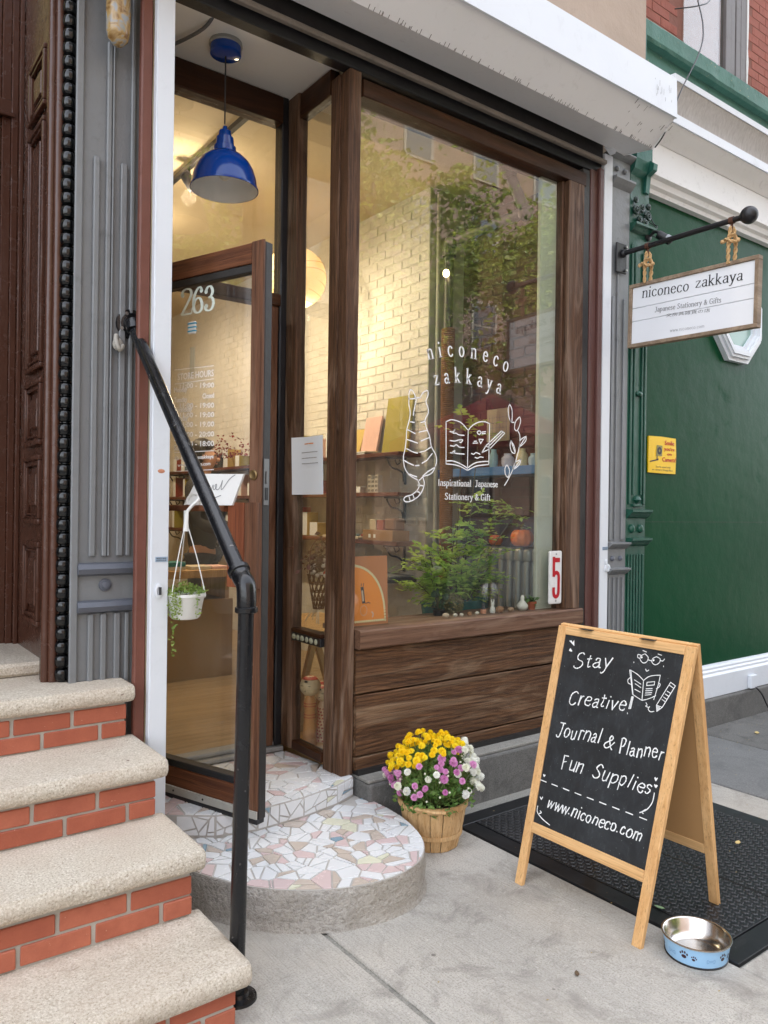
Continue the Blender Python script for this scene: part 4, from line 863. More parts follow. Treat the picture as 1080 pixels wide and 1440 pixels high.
# riser tiles following the curved front, built in (length, height)
fr_ = UPR[2:8]; acc = [0]
for a, b in zip(fr_, fr_[1:]): acc.append(acc[-1]+math.hypot(b[0]-a[0], b[1]-a[1]))
rnd = random.Random(3); s0 = .004
for i in range(len(fr_)-1):
    a, b = fr_[i], fr_[i+1]; l = acc[i+1]-acc[i]; dx, dy = (b[0]-a[0])/l, (b[1]-a[1])/l; nn = Vector((dy, -dx, 0))
    dom = [(.001, .162), (l-.001, .162), (l-.001, .2435), (.001, .2435)]
    pl, rn = shards(dom, max(3, int(l/.042)), 20+i, .03)
    for q in pl:
        bm_ = B(); aa = [bm_.verts.new(Vector((a[0]+dx*u, a[1]+dy*u, v))) for u, v in q]; bb = [bm_.verts.new(Vector((a[0]+dx*u, a[1]+dy*u, v))+nn*.004) for u, v in q]; n_ = len(q)
        bm_.faces.new(bb)
        for j in range(n_): bm_.faces.new((aa[j], aa[(j+1) % n_], bb[(j+1) % n_], bb[j]))
        bmesh.ops.recalc_face_normals(bm_, faces=bm_.faces); obj('tile', bm_, TM[0 if abs(area(q)) > .0006 else rnd.choices((0, 3, 4), (5, 1.5, .6))[0]], st2)
# ================================================================ GREEN BUILDING (right)
gb_ = thing('green_building', 'green painted neighbouring storefront with white cornice and faded green sill above', 'building', (6, 3.05, 0))
obj('green_panel', bx(4.37, 9.5, 3.05, 3.2, .42, 3.68), GREEN, gb_)
obj('panel_joint', bx(4.372, 9.5, 3.0485, 3.0495, 1.4475, 1.449), BLACKM, gb_)
gp2 = thing('green_pilaster', 'dark green iron pilaster with scroll capital beside the green wall', 'pilaster', (4.27, 3.0, 0))
obj('shaft', bx(4.164, 4.368, 3.0, 3.1, .2, 3.9, .004), GREENP, gp2)
for x0, x1, z0, z1 in ((4.18, 4.20, 1.56, 3.22), (4.33, 4.352, 1.56, 3.22), (4.218, 4.232, 1.62, 3.18), (4.30, 4.314, 1.62, 3.18)) + tuple((4.178+k*.03, 4.194+k*.03, .38, 1.24) for k in range(6)):
    obj('rib', bx(x0, x1, 2.988, 2.9995, z0, z1, .004), GREENP, gp2)
for z, h in ((1.50, .03), (1.32, .028), (3.32, .028), (.36, .03)):
    b_ = B(); extr_x(b_, [(3.0, z-h), (2.98, z-h*.6), (2.965, z+h*.1), (2.95, z+h*.4), (2.95, z+h*.9), (3.0, z+h)], 4.166, 4.38); bmesh.ops.recalc_face_normals(b_, faces=b_.faces); obj('band', b_, GREENP, gp2)
for x in (4.22, 4.31):
    b_ = B(); ball(b_, (x, 2.998, 1.405), .026, (.9, .8, 1.1), 12, 8); obj('rivet', b_, GREENP, gp2, smooth=60)
b_ = B(); lathe(b_, [(0, .02), (.02, .01), (.03, -.01), (.012, -.03), (0, -.035)], (4.27, 2.998, 1.60), 10); box(b_, 4.225, 4.315, 2.985, 3.0, 1.545, 1.565, .004); obj('drop_ornament', b_, GREENP, gp2, smooth=40)
b_ = B(); ball(b_, (4.27, 2.99, 2.27), .022, (1.3, .8, .8), 10, 6); obj('boss', b_, GREENP, gp2, smooth=60)
sc2 = B()
def spiral(cx, cz, r0, turns, s=1, a0=0):
    pts = []
    for k in range(int(turns*14)+1):
        a = a0+s*2*PI*k/14; r = r0*(1-k/(turns*14+2)); pts.append((cx+r*math.cos(a), 2.985-.012*(1-r/r0), cz+r*math.sin(a)))
    tube(sc2, pts, [.0095-.003*k/len(pts) for k in range(len(pts))], 7)
for cx, cz, r0, s_, a0 in ((4.205, 3.43, .032, 1, 0), (4.33, 3.42, .032, -1, PI), (4.24, 3.385, .022, -1, 1), (4.30, 3.375, .022, 1, 2), (4.265, 3.46, .026, 1, 3), (4.335, 3.48, .018, 1, .5), (4.20, 3.50, .018, -1, .5)):
    spiral(cx, cz, r0, 1.8, s_, a0)
obj('scroll_capital', sc2, paint('dark_green_iron', (.01, .03, .024, 1), .3, .3, 8, .2, .3), gp2, smooth=60)
br = B(); extr_x(br, [(3.0, 3.66), (2.97, 3.69), (2.955, 3.75), (2.955, 3.86), (3.0, 3.86)], 4.166, 4.30); extr_x(br, [(3.03, 3.56), (2.985, 3.57), (2.975, 3.68), (2.93, 3.70), (2.925, 3.74), (2.965, 3.77), (2.965, 3.95), (3.03, 4.0)], 4.305, 4.345); box(br, 4.166, 4.345, 3.02, 3.15, 3.86, 4.66)
bmesh.ops.recalc_face_normals(br, faces=br.faces); obj('cornice_bracket', br, paint('teal_green_iron', (.02, .12, .09, 1), .45, .3, 5, .4, .4), gp2)
# white cornice, in mouldings
def mould(name, prof, x0, x1, mt, parent, smooth=None):
    b_ = B(); extr_x(b_, prof, x0, x1); bmesh.ops.recalc_face_normals(b_, faces=b_.faces); return obj(name, b_, mt, parent, smooth=smooth)
XC = 4.35
mould('cornice_lip', [(3.05, 3.595), (3.012, 3.60), (3.005, 3.625), (2.985, 3.64), (2.975, 3.675), (2.95, 3.69), (2.95, 3.715), (3.05, 3.715)], XC, 9.5, W_FADE, gb_)
mould('frieze', [(3.05, 3.7155), (2.975, 3.7155), (2.975, 3.915), (3.05, 3.915)], XC, 9.5, W_FADE, gb_)
mould('bed_mould', [(3.05, 3.9155), (2.97, 3.9155), (2.955, 3.93), (2.93, 3.96), (2.885, 3.985), (2.87, 4.01), (3.05, 4.01)], XC, 9.5, W_FADE, gb_, 40)
mould('corona', [(3.05, 4.0105), (2.858, 4.0105), (2.858, 4.07), (3.05, 4.07)], XC, 9.5, W_WHITE, gb_)
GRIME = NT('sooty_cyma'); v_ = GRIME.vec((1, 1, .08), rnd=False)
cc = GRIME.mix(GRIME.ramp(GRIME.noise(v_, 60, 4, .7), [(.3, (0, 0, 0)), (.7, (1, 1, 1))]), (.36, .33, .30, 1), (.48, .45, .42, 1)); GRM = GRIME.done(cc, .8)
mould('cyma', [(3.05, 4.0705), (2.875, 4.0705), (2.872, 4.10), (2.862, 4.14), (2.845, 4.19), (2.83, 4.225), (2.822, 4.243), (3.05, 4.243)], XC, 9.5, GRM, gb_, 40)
mould('cornice_top', [(3.05, 4.2435), (2.816, 4.2435), (2.812, 4.28), (3.05, 4.30)], XC, 9.5, W_WHITE, gb_)
mould('green_fascia', [(3.2, 4.301), (3.085, 4.301), (3.085, 4.66), (3.2, 4.66)], 4.29, 9.5, GREENL, gb_)
o_ = rough_post(4.29, 9.5, 3.02, 3.3, 4.605, 4.745, .007, 90, .016); obj('green_sill', o_, GREENL, gb_)
wl = B(); box(wl, 4.29, 40, 3.16, 3.3, 4.70, 17); ur = obj('brick_wall', wl, paint('wall_mortar_red', (.22, .09, .065, 1), .9, .2, 9, .5, .3), gb_)
fb = B(); box(fb, 0, .198, 0, .03, 0, .062, .002); fbm = None
z = 4.75; row = 0
while z < 5.65:
    x = 4.295-(.1 if row % 2 else 0)
    while x < 6.9:
        L_, R_ = max(x, 4.295), min(x+.198, 6.9)
        if not (R_ > 4.955 and L_ < 5.80) and R_-L_ > .05:
            if fbm is None: o_ = obj('facade_brick', fb, FBRICK, ur, local=True); fbm = o_.data
            else: o_ = obj('facade_brick', None, None, ur, data=fbm)
            o_.location = Vector((L_, 3.157+random.uniform(-.001, .001), z))-Vector((6, 3.05, 0)); o_.scale = ((R_-L_)/.198, 1, 1)
        x += .204
    z += .068; row += 1
uw = thing('upper_window', 'upstairs sash window with pale curtain in the red brick wall', 'window', (5.4, 3.12, 4.8))
f_ = B(); GF = paint('grey_brown_frame', (.14, .125, .12, 1), .5, .2, 4, .2, .3)
for a in ((5.47, 5.545), (5.56, 5.62), (5.635, 5.70)): box(f_, a[0], a[1], 3.115+.012*(a[0] > 5.5), 3.2, 4.80, 6.2, .004)
box(f_, 5.70, 5.785, 3.125, 3.2, 4.80, 6.2, .003); obj('frame', f_, GF, uw)
obj('glass', bx(4.955, 5.47, 3.14, 3.146, 4.80, 6.2), GLASS, uw)
cur = B(); pts = [(4.95+.02*k, 3.19+.010*math.sin(k*1.3)+.006*math.sin(k*.47)) for k in range(27)]
prism(cur, pts+[(x, y+.002) for x, y in pts[::-1]], lambda p: (p[0], p[1], 4.79), lambda p: (p[0], p[1], 6.2)); obj('curtain', cur, plain('pale_curtain', lin(226, 242, 250), .7), uw)
wt = B(); tube(wt, [(5.79, 3.125, z_) for z_ in (4.8, 5.0, 5.1, 5.3, 6)], [.006, .012, .007, .011, .008], 6); obj('sealant_bead', wt, W_FADE, uw)
# white base board and plinth
BB = W_FADE
mould('base_board', [(3.049, .195), (3.0, .195), (3.0, .345), (3.012, .36), (3.012, .375), (3.022, .385), (3.022, .40), (3.03, .415), (3.049, .42)], 4.37, 9.5, W_WHITE, gb_)
obj('base_plinth', bx(3.973, 9.5, 2.975, 3.2, -.03, .19, .012, 2), CONCD, gb_)
j_ = B(); box(j_, 5.68, 5.76, 2.965, 2.999, .20, .30, .005); bb_ = obj('outlet_box', j_, W_WHITE, gb_)
b_ = B(); tube(b_, catmull([(5.72, 2.955, .21), (5.76, 2.93, .16), (5.80, 2.9, .06), (5.86, 2.88, .006), (6.2, 2.86, .006), (7, 2.9, .006)], 6), .006, 6); tag(obj('black_cable', b_, BLACKM), 'thin black cable hanging from outlet box on white base board', 'cable')
# octagonal window
oc = thing('octagonal_window', 'white framed octagonal window in the green wall behind the hanging sign', 'window', (5.51, 3.04, 2.95))
def octring(bm, c, r0, r1, y0, y1):
    a = [(math.cos(PI/8+k*PI/4), math.sin(PI/8+k*PI/4)) for k in range(8)]
    V = [[bm.verts.new((c[0]+r*x, y, c[1]+r*z)) for x, z in a] for r, y in ((r0, y1), (r0, y0), (r1, y0), (r1, y1))]
    for u, v in ((0, 1), (1, 2), (2, 3)):
        for k in range(8): bm.faces.new((V[u][k], V[u][(k+1) % 8], V[v][(k+1) % 8], V[v][k]))
f_ = B(); c_ = (5.52, 2.955); octring(f_, c_, .215, .345, 3.012, 3.05); octring(f_, c_, .245, .315, 2.992, 3.012); octring(f_, c_, .262, .292, 2.98, 2.992); bmesh.ops.recalc_face_normals(f_, faces=f_.faces)
obj('frame', f_, W_WHITE, oc); f_ = B(); f_.faces.new([f_.verts.new((c_[0]+.216*math.cos(PI/8+k*PI/4), 3.03, c_[1]+.216*math.sin(PI/8+k*PI/4))) for k in range(8)]); obj('pane', f_, plain('frosted_green_glass', lin(140, 170, 160), .2), oc)
# smile sign
sm = thing('camera_warning_sign', 'yellow plastic sign saying Smile you are on Camera on the green wall', 'sign', (4.61, 3.045, 1.9))
f_ = B(); prism(f_, [(4.452, 1.777), (4.60, 1.7745), (4.765, 1.776), (4.769, 1.9), (4.764, 2.018), (4.60, 2.021), (4.452, 2.018), (4.449, 1.9)], lambda p: (p[0], 3.048, p[1]), lambda p: (p[0], 3.041-.004*abs(math.sin(p[1]*40+p[0]*30)), p[1])); bmesh.ops.recalc_face_normals(f_, faces=f_.faces)
pl_ = obj('plate', f_, plain('yellow_plastic', lin(246, 200, 20), .45), sm)
TS = lambda x, y, z: (x, 3.0355-z, y); rd = B()
for s, x0, x1, y, h in (('Smile', 4.63, 4.74, 1.968, .03), ("you're", 4.625, 4.745, 1.93, .024), ('on', 4.66, 4.71, 1.898, .020), ('Camera!', 4.605, 4.76, 1.855, .030)):
    for d in ((0, 0), (.0015, .0008), (-.0012, 0)): sans(rd, s, (x0+d[0], y+d[1]), (x1+d[0], y+d[1]), h, TS, .0001*d[0]*1000)
obj('red_lettering', rd, plain('sign_red', lin(190, 30, 24), .5), pl_)
ik = B(); sans(ik, 'Sonría usted está', (4.53, 1.812), (4.70, 1.812), .013, TS); sans(ik, 'en cámara fotográfica', (4.49, 1.792), (4.725, 1.792), .013, TS)
def pq(bm, pts, T, z=0): bm.faces.new([bm.verts.new(T(x, y, z)) for x, y in pts])
pq(ik, [(4.465, 1.853), (4.465, 1.845), (4.56, 1.862), (4.56, 1.876), (4.545, 1.868)], TS); pq(ik, [(4.538, 1.865), (4.548, 1.867), (4.55, 1.905), (4.54, 1.905)], TS)
pq(ik, [(4.57+.026*math.cos(k*PI/8), 1.925+.026*math.sin(k*PI/8)) for k in range(16)], TS, .0006)
obj('black_print', ik, INK, pl_)
gy = B(); pq(gy, [(4.53, 1.89), (4.60, 1.89), (4.603, 1.96), (4.54, 1.962)], TS, .0003); pq(gy, [(4.57+.009*math.cos(k*PI/6), 1.925+.009*math.sin(k*PI/6)) for k in range(12)], TS, .0009); obj('camera_print', gy, plain('olive_grey', lin(140, 130, 70), .5), pl_)
# security camera on pilaster
cm = thing('security_camera', 'small black security camera on the green pilaster above the sign pole', 'camera', (4.34, 2.98, 3.27))
f_ = B(); lathe(f_, [(0, 0), (.032, 0), (.03, .012), (.018, .018), (0, .018)], (4.35, 2.998, 3.30), 14, Matrix.Rotation(PI/2, 3, 'X')); obj('mount', f_, BLACKM, cm, smooth=40)
f_ = B(); tube(f_, catmull([(4.35, 2.98, 3.30), (4.35, 2.94, 3.315), (4.355, 2.90, 3.29), (4.36, 2.885, 3.27)], 5), .010, 8); obj('arm', f_, BLACKM, cm, smooth=60)
f_ = B(); dr = Vector((.35, -.65, -.55)).normalized(); c0 = Vector((4.34, 2.90, 3.28)); q_ = dr.to_track_quat('Z', 'Y').to_matrix()
lathe(f_, [(0, -.015), (.024, -.015), (.027, -.005), (.027, .075), (.024, .08), (.022, .074), (.012, .07), (0, .07)], c0, 16, q_); bdy = obj('body', f_, BLACKM, cm, smooth=40)
f_ = B(); lathe(f_, [(.028, .045), (.03, .045), (.03, .085), (.028, .085)], c0, 16, q_, a0=0, a1=PI); obj('visor', f_, plain('grey_plastic', (.3, .32, .35, 1), .4), bdy)
f_ = B(); tube(f_, catmull([(4.36, 2.985, 3.30), (4.40, 2.96, 3.36), (4.42, 3.0, 3.40), (4.41, 3.03, 3.48), (4.39, 3.03, 3.60)], 6), .0035, 5); tube(f_, catmull([(4.38, 2.98, 3.31), (4.45, 2.98, 3.30), (4.44, 3.0, 3.38), (4.40, 3.03, 3.42)], 6), .0028, 5); obj('cable', f_, BLACKM, cm)
# ================================================================ HANGING SIGN
pole = thing('sign_bracket', 'black pole with ball end holding the hanging shop sign', 'bracket', (4.06, 2.98, 3.12))
obj('back_plate', bx(4.0, 4.10, 2.972, 2.986, 3.0, 3.185, .004), BLACKM, pole)
f_ = B()
for z in (3.02, 3.165): lathe(f_, [(0, .012), (.007, .012), (.009, .006), (.009, 0)], (4.085, 2.971, z), 8, Matrix.Rotation(PI/2, 3, 'X'))
obj('bolt', f_, CHROME, pole, smooth=40)
f_ = B(); tube(f_, [(4.06, 2.972, 3.122), (4.06, 2.20, 3.122)], .0155, 14); obj('pole', f_, BLACKM, pole, smooth=60)
f_ = B(); lathe(f_, [(0, 0), (.026, 0), (.026, .01), (.018, .02), (0, .02)], (4.06, 2.972, 3.122), 14, Matrix.Rotation(PI/2, 3, 'X')); obj('collar', f_, BLACKM, pole, smooth=40)
f_ = B(); ball(f_, (4.06, 2.168, 3.122), .047, u=24, v=16); lathe(f_, [(.02, 0), (.02, .014)], (4.06, 2.215, 3.122), 14, Matrix.Rotation(PI/2, 3, 'X')); obj('ball_finial', f_, BLACKM, pole, smooth=60)
sg = thing('hanging_sign', 'white plank sign reading niconeco zakkaya hanging from the black pole', 'sign', (4.06, 2.53, 2.71), group=None)
S0 = 4.072
SL = Matrix(((0, 0, -1, S0), (-1, 0, 0, 2.932), (0, 1, 0, 2.525), (0, 0, 0, 1)))   # sign local (u, v, outward) -> world
SL = SL @ Matrix.Rotation(-.02, 4, 'Z')
TG = lambda x, y, z: SL @ Vector((x, y, z))
def sgn(bm): bm.transform(SL); return bm
f_ = B(); SW, SH = .815, .388
for a in ((0, SW, 0, .022), (0, SW, SH-.022, SH), (0, .022, .0225, SH-.0225), (SW-.022, SW, .0225, SH-.0225)): box(f_, a[0], a[1], a[2], a[3], -.03, .014, .002)
obj('sign_frame', sgn(f_), SIGNFR, sg)
for v0, v1 in ((.0225, .158), (.161, .238), (.241, .3655)): obj('sign_board', sgn(bx(.0225, SW-.0225, v0, v1, -.02, .004, .0015)), SIGNW, sg)
for s, p0, p1, xh in SIGN_TEXT[:2]:
    f_ = B(); line_text(f_, s, p0, p1, xh, .0030, .0078, TG, .0055); obj('shop_name', f_, INK, sg)
f_ = B()
for s, p0, p1, xh in SIGN_TEXT[2:3]: line_text(f_, s, p0, p1, xh, .0020, .0042, TG, .0055)
for s, p0, p1, xh in SIGN_TEXT[3:]: line_text(f_, s, p0, p1, xh, .0010, .0018, TG, .0055)
sans(f_, '文房具雑貨の店', SIGN_JP[0], SIGN_JP[1], .0165, TG, .0055)
obj('small_print', f_, INKL, sg)
ROPE = paint('jute_rope', lin(196, 160, 112), .85, .2, 30, .5, .3)
RUSTI = paint('rusty_iron', (.09, .035, .02, 1), .8, .3, 20, .5, .3)
def rope(bm, pts, r, twist=2.2):
    P = catmull(pts, 14); L_ = 0; A1, A2 = [], []; prev = P[0]; 
    for i, p in enumerate(P):
        L_ += (p-prev).length; prev = p; t = (P[min(i+1, len(P)-1)]-P[max(0, i-1)]).normalized(); n1 = t.orthogonal().normalized(); b1 = t.cross(n1); a = L_/(r*2.4)*twist
        o_ = n1*math.cos(a)+b1*math.sin(a); A1.append(p+o_*r*.5); A2.append(p-o_*r*.5)
    tube(bm, A1, r*.62, 6); tube(bm, A2, r*.62, 6)
for k, y in enumerate((2.795, 2.265)):
    rp = thing('rope_hanger', ('jute rope knot tying the hanging sign near the wall', 'jute rope knot tying the hanging sign near the ball end')[k], 'rope', (4.06, y, 3.0), group='ropes holding the hanging sign')
    f_ = B(); lathe(f_, [(.0165, -.012), (.02, -.012), (.02, .012), (.0165, .012)], (4.06, y, 3.122), 14, Matrix.Rotation(PI/2, 3, 'X')); tube(f_, [(4.06, y, 3.10), (4.06, y, 3.07)], .008, 8); obj('iron_band', f_, RUSTI, rp, smooth=40)
    zb = 2.90 if k == 0 else 2.885
    f_ = B(); rope(f_, [(4.048, y, 3.085), (4.045, y+.006, 3.02), (4.045, y+.010, 2.96), (4.048, y+.012, zb)], .0105); rope(f_, [(4.07, y-.004, 3.085), (4.075, y-.014, 3.02), (4.08, y-.012, 2.96), (4.08, y-.006, zb+.01)], .0105)
    rope(f_, [(4.05, y+.035, 3.01), (4.035, y+.015, 3.02), (4.03, y-.012, 3.0), (4.05, y-.035, 2.995), (4.075, y-.02, 3.02), (4.06, y+.02, 3.005), (4.04, y-.01, 3.03), (4.04, y-.03, 3.04)], .009)
    for e in ((4.045, y+.045, 3.012), (4.045, y-.045, 3.0)): ball(f_, e, .012, (.8, 1.1, 1), 8, 6)
    obj('rope', f_, ROPE, rp, smooth=60)
wr = B(); tube(wr, catmull([(3.98, 2.70, 3.66), (4.02, 2.66, 3.75), (4.2, 2.68, 4.05), (4.52, 2.75, 4.45), (4.8, 2.9, 4.8), (4.95, 3.05, 5.2), (5.0, 3.1, 5.6)], 10), .0045, 6); tag(obj('hanging_wire', wr, BLACKM), 'long thin black wire drooping from upstairs to the shutter box end', 'wire')
wr = B(); tube(wr, catmull([(4.75, 3.08, 4.98), (4.9, 3.0, 5.02), (5.05, 3.0, 5.12), (5.12, 3.02, 5.3), (5.0, 3.05, 5.45)], 8), .004, 6); tag(obj('looped_wire', wr, BLACKM), 'short looped black wire in front of the upstairs window', 'wire')
# ================================================================ HANDRAIL
hr = thing('handrail', 'black iron pipe handrail with elbow beside the granite stoop', 'handrail', (1.08, 2.15, 0))
r_ = .0245
f_ = B(); lathe(f_, [(0, 0), (.058, 0), (.056, .008), (.034, .012), (.03, .022), (.0, .022)], (1.075, 2.15, .0), 20); obj('floor_flange', f_, RAILB, hr, smooth=40)
f_ = B(); tube(f_, [(1.068, 2.15, .015), (1.085, 2.15, 1.20)], r_, 18); obj('post', f_, RAILB, hr, smooth=60)
f_ = B(); E0, E1 = Vector((1.0855, 2.15, 1.195)), Vector((1.052, 3.12, 2.235)); dd = (E1-Vector((1.087, 2.15, 1.262))).normalized(); C0 = Vector((1.0865, 2.152, 1.255)); 
tube(f_, catmull([(1.0855, 2.15, 1.185), (1.086, 2.15, 1.225), C0+Vector((0, .006, .01)), C0+dd*.045, C0+dd*.075], 5), .0305, 18)
for p, d in ((Vector((1.0855, 2.15, 1.19)), Vector((0, 0, 1))), (C0+dd*.072, dd)): tube(f_, [p-d*.010, p-d*.007, p+d*.007, p+d*.010], [.031, .0355, .0355, .031], 18)
obj('elbow', f_, RAILB, hr, smooth=40)
f_ = B(); tube(f_, [C0+dd*.07, E1], r_, 18); obj('rail', f_, RAILB, hr, smooth=60)
f_ = B(); lathe(f_, [(0, 0), (.062, 0), (.060, .010), (.036, .014), (.036, .04), (.0, .04)], (E1.x, 3.146, E1.z+.01), 22, Matrix.Rotation(PI/2, 3, 'X')); tube(f_, [(E1.x, 3.115, E1.z+.01), (E1.x, 3.108, E1.z), E1-dd*.03], .034, 16); fl = obj('wall_flange', f_, RAILB, hr, smooth=40)
f_ = B()
for k in range(4): lathe(f_, [(0, .006), (.007, .006), (.008, 0)], (E1.x+.046*math.cos(.5+k*PI/2), 3.135, E1.z+.01+.046*math.sin(.5+k*PI/2)), 8, Matrix.Rotation(PI/2, 3, 'X'))
obj('bolt', f_, CHROME, fl)
f_ = B(); tube(f_, catmull([(.99, 3.135, 2.19), (.982, 3.11, 2.16), (.995, 3.105, 2.13), (1.01, 3.12, 2.15)], 5), .010, 8); ball(f_, (.995, 3.13, 2.155), .022, (1, .6, 1.2), 10, 8); tag(obj('old_anchor', f_, paint('painted_anchor', (.35, .33, .29, 1), .6, .3, 20, .4, .4), hr, smooth=50))
# wall lamp top left
wlp = thing('wall_lamp', 'oval jar lamp of amber mottled glass at the top of the grey pilaster', 'lamp', (.955, 3.05, 3.4))
f_ = B(); lathe(f_, [(0, -.085), (.02, -.08), (.038, -.06), (.045, -.03), (.047, .03), (.045, .12), (0, .13)], (.955, 3.05, 3.385), 18)
ag = NT('mottled_amber_glass'); v_ = ag.vec(rnd=False); ag.done(ag.ramp(ag.noise(v_, 16, 3, .5, 1), [(.36, lin(120, 84, 46)), (.5, lin(176, 148, 100)), (.6, lin(150, 154, 156))]), .18)
obj('glass_jar', f_, ag.m, wlp, smooth=60); f_ = B(); lathe(f_, [(.0, .13), (.055, .12), (.06, .16), (.03, .2), (0, .2)], (.955, 3.05, 3.385), 18); tube(f_, [(.955, 3.05, 3.565), (.955, 3.15, 3.565)], .02, 10); obj('cap', f_, GREY, wlp, smooth=40)
# conduit on alcove ceiling
f_ = B(); tube(f_, catmull([(1.40, 3.09, 3.80), (1.40, 3.10, 3.70), (1.385, 3.18, 3.62), (1.34, 3.32, 3.605), (1.27, 3.47, 3.60), (1.2, 3.55, 3.60)], 8), .008, 8); tag(obj('braided_cable', f_, paint('braided_sleeve', (.12, .12, .12, 1), .6, .6, 160, .5, .1), smooth=60), 'braided cable looping down from the white alcove ceiling', 'cable')
# blue pendant -----------------------------------------------------
pd = thing('pendant_lamp', 'cobalt blue enamel pendant lamp hanging over the shop door', 'lamp', (1.52, 3.28, 3.63))
f_ = B(); lathe(f_, [(0, 0), (.07, 0), (.072, -.012), (.070, -.034), (.06, -.04), (0, -.04)], (1.515, 3.28, 3.612), 28); obj('canopy', f_, BLUEP, pd, smooth=40)
f_ = B(); lathe(f_, [(0, .02), (.074, .02), (.076, .005), (.072, 0), (0, 0)], (1.515, 3.28, 3.612), 28); obj('ceiling_ring', f_, paint('grey_plate', (.3, .3, .28, 1), .5), pd, smooth=40)
f_ = B(); tube(f_, [(1.515, 3.28, 3.57), (1.515, 3.28, 3.26)], .0035, 8); obj('cord', f_, BLACKM, pd)
f_ = B(); lathe(f_, [(0, .285), (.009, .285), (.012, .268), (.027, .262), (.031, .236), (.039, .232), (.042, .195), (.050, .190), (.052, .165), (.062, .158), (.085, .146), (.112, .12), (.132, .085), (.144, .045), (.149, .004), (.155, 0), (.155, -.006), (.151, -.006)], (1.517, 3.28, 2.965), 36); sd_ = obj('shade', f_, BLUEP, pd, smooth=35)
f_ = B(); lathe(f_, [(.1515, -.006), (.147, .004), (.141, .044), (.128, .082), (.108, .115), (.08, .14), (.03, .15), (0, .15)], (1.517, 3.28, 2.965), 36); obj('shade_lining', f_, plain('white_enamel_lining', (.82, .82, .8, 1), .3), sd_, smooth=50)
f_ = B(); ball(f_, (1.517, 3.28, 3.03), .028, u=12, v=10); obj('bulb', f_, plain('frosted_bulb', (.8, .8, .75, 1), .3), pd, smooth=60)
# ================================================================ SHOP DOOR (open, hinged left)
HX, HY = 1.2, 3.42; DA = math.atan2(2.74-3.42, 1.44-1.2); DL = .722
dr_ = thing('shop_door', 'open wooden glass shop door with number 263 and store hours', 'door', mat4=Matrix.Translation((HX, HY, 0)) @ Matrix.Rotation(DA, 4, 'Z'))
def D(bm): return dict(bm=bm, local=True)
TT = .045
obj('stile', rough_post(.656, DL, -.001, .010, .30, 2.57, .0012, 40, .002), DOORW, dr_, local=True)
obj('stile', rough_post(0, .09, 0, TT, .262, 2.57, .001, 30, .003), DOORW, dr_, local=True)
obj('edge_strip', bx(.657, DL+.001, .0105, TT+.006, .262, 2.565, .003), BLACKW, dr_, local=True)
obj('top_rail', rough_post(.091, .655, 0, TT, 2.485, 2.568, .0012, 20, .003), DOORX, dr_, local=True)
obj('glazing_bead', bx(.091, .655, .004, TT-.004, 2.452, 2.484, .003), BLACKW, dr_, local=True)
obj('bottom_rail', rough_post(.091, .655, 0, TT, .30, .385, .002, 20, .003), DOORX, dr_, local=True)
obj('bottom_bead', bx(.091, .655, -.004, TT, .386, .415, .003), BLACKM, dr_, local=True)
f_ = B(); box(f_, 0, DL, -.004, .004, .268, .2995, .001); kp = obj('kick_plate', f_, paint('zinc_plate', (.36, .35, .31, 1), .5, .15, 8, .2, .4), dr_, local=True)
f_ = B()
for x in (.06, .24, .42, .60): lathe(f_, [(0, .003), (.004, .002), (.005, 0)], (x, -.004, .284), 8, Matrix.Rotation(PI/2, 3, 'X'))
obj('screw', f_, BLACKM, kp, local=True)
obj('door_sweep', bx(0, DL, .0, TT, .245, .267, .003), BLACKM, dr_, local=True)
dp = obj('door_pane', bx(.088, .658, .02, .026, .41, 2.46), GLASSD, dr_, local=True)
obj('push_block', rough_post(.568, .66, -.032, -.001, 1.185, 1.525, .0015, 12, .004), BLOCKW, dr_, local=True)
obj('push_block', rough_post(.661, .726, -.03, -.001, 1.185, 1.525, .0015, 12, .004), DOORW, dr_, local=True)
obj('shelf_rail', rough_post(.05, .567, -.05, -.001, 1.487, 1.512, .0015, 20, .003), DOORX, dr_, local=True)
f_ = B(); lathe(f_, [(0, 0), (.021, 0), (.021, .004), (.016, .008), (.012, .006), (0, .006)], (.683, -.001, 1.635), 18, Matrix.Rotation(PI/2, 3, 'X')); obj('keyhole_rose', f_, plain('aged_brass', (.22, .15, .07, 1), .45, 1), dr_, local=True, smooth=40)
f_ = B(); box(f_, DL+.0032, DL+.006, .010, .040, 1.515, 1.70, .001); box(f_, DL+.006, DL+.010, .02, .030, 1.60, 1.65, .001); lp = obj('lock_plate', f_, plain('dull_steel', (.16, .16, .16, 1), .4, 1), dr_, local=True)
f_ = B(); box(f_, DL+.0061, DL+.008, .017, .033, 1.535, 1.585); obj('lock_slot', f_, BLACKM, lp, local=True)
TD = lambda x, y, z: (x, .0195-z, y)
lt = B()
for (ch, p0, p1, ptop) in DOOR_263:
    xh = (ptop[1]-p0[1])/1.62; glyph(lt, ch, p0[0]-.002, p0[1]-.016, (p1[0]-p0[0])/.80, xh, 0, .0068, .0165, TD, .001)
obj('house_number', lt, plain('pale_vinyl', lin(214, 224, 214), .5), dp, local=True)
lt = B()
for a, b in DOOR_RULES: ribbon(lt, [a, b], .0032, None, TD, .001)
for s, p0, p1, h in DOOR_TEXT:
    if len(s) > 15 or s.startswith('www'): h *= .8
    for dx, dy in ((0, 0), (.0014, 0), (0, .0011), (.0014, .0011)): sans(lt, s, (p0[0]+dx, p0[1]+dy), (p1[0]+dx, p1[1]+dy), h*.86, TD, .001+dx*.1+dy*.2)
obj('store_hours', lt, LETTER, dp, local=True)
f_ = B(); box(f_, .278, .322, .010, .0185, 2.245, 2.298, .003); tg = obj('sensor_tag', f_, WHITEP, dr_, local=True)
f_ = B()
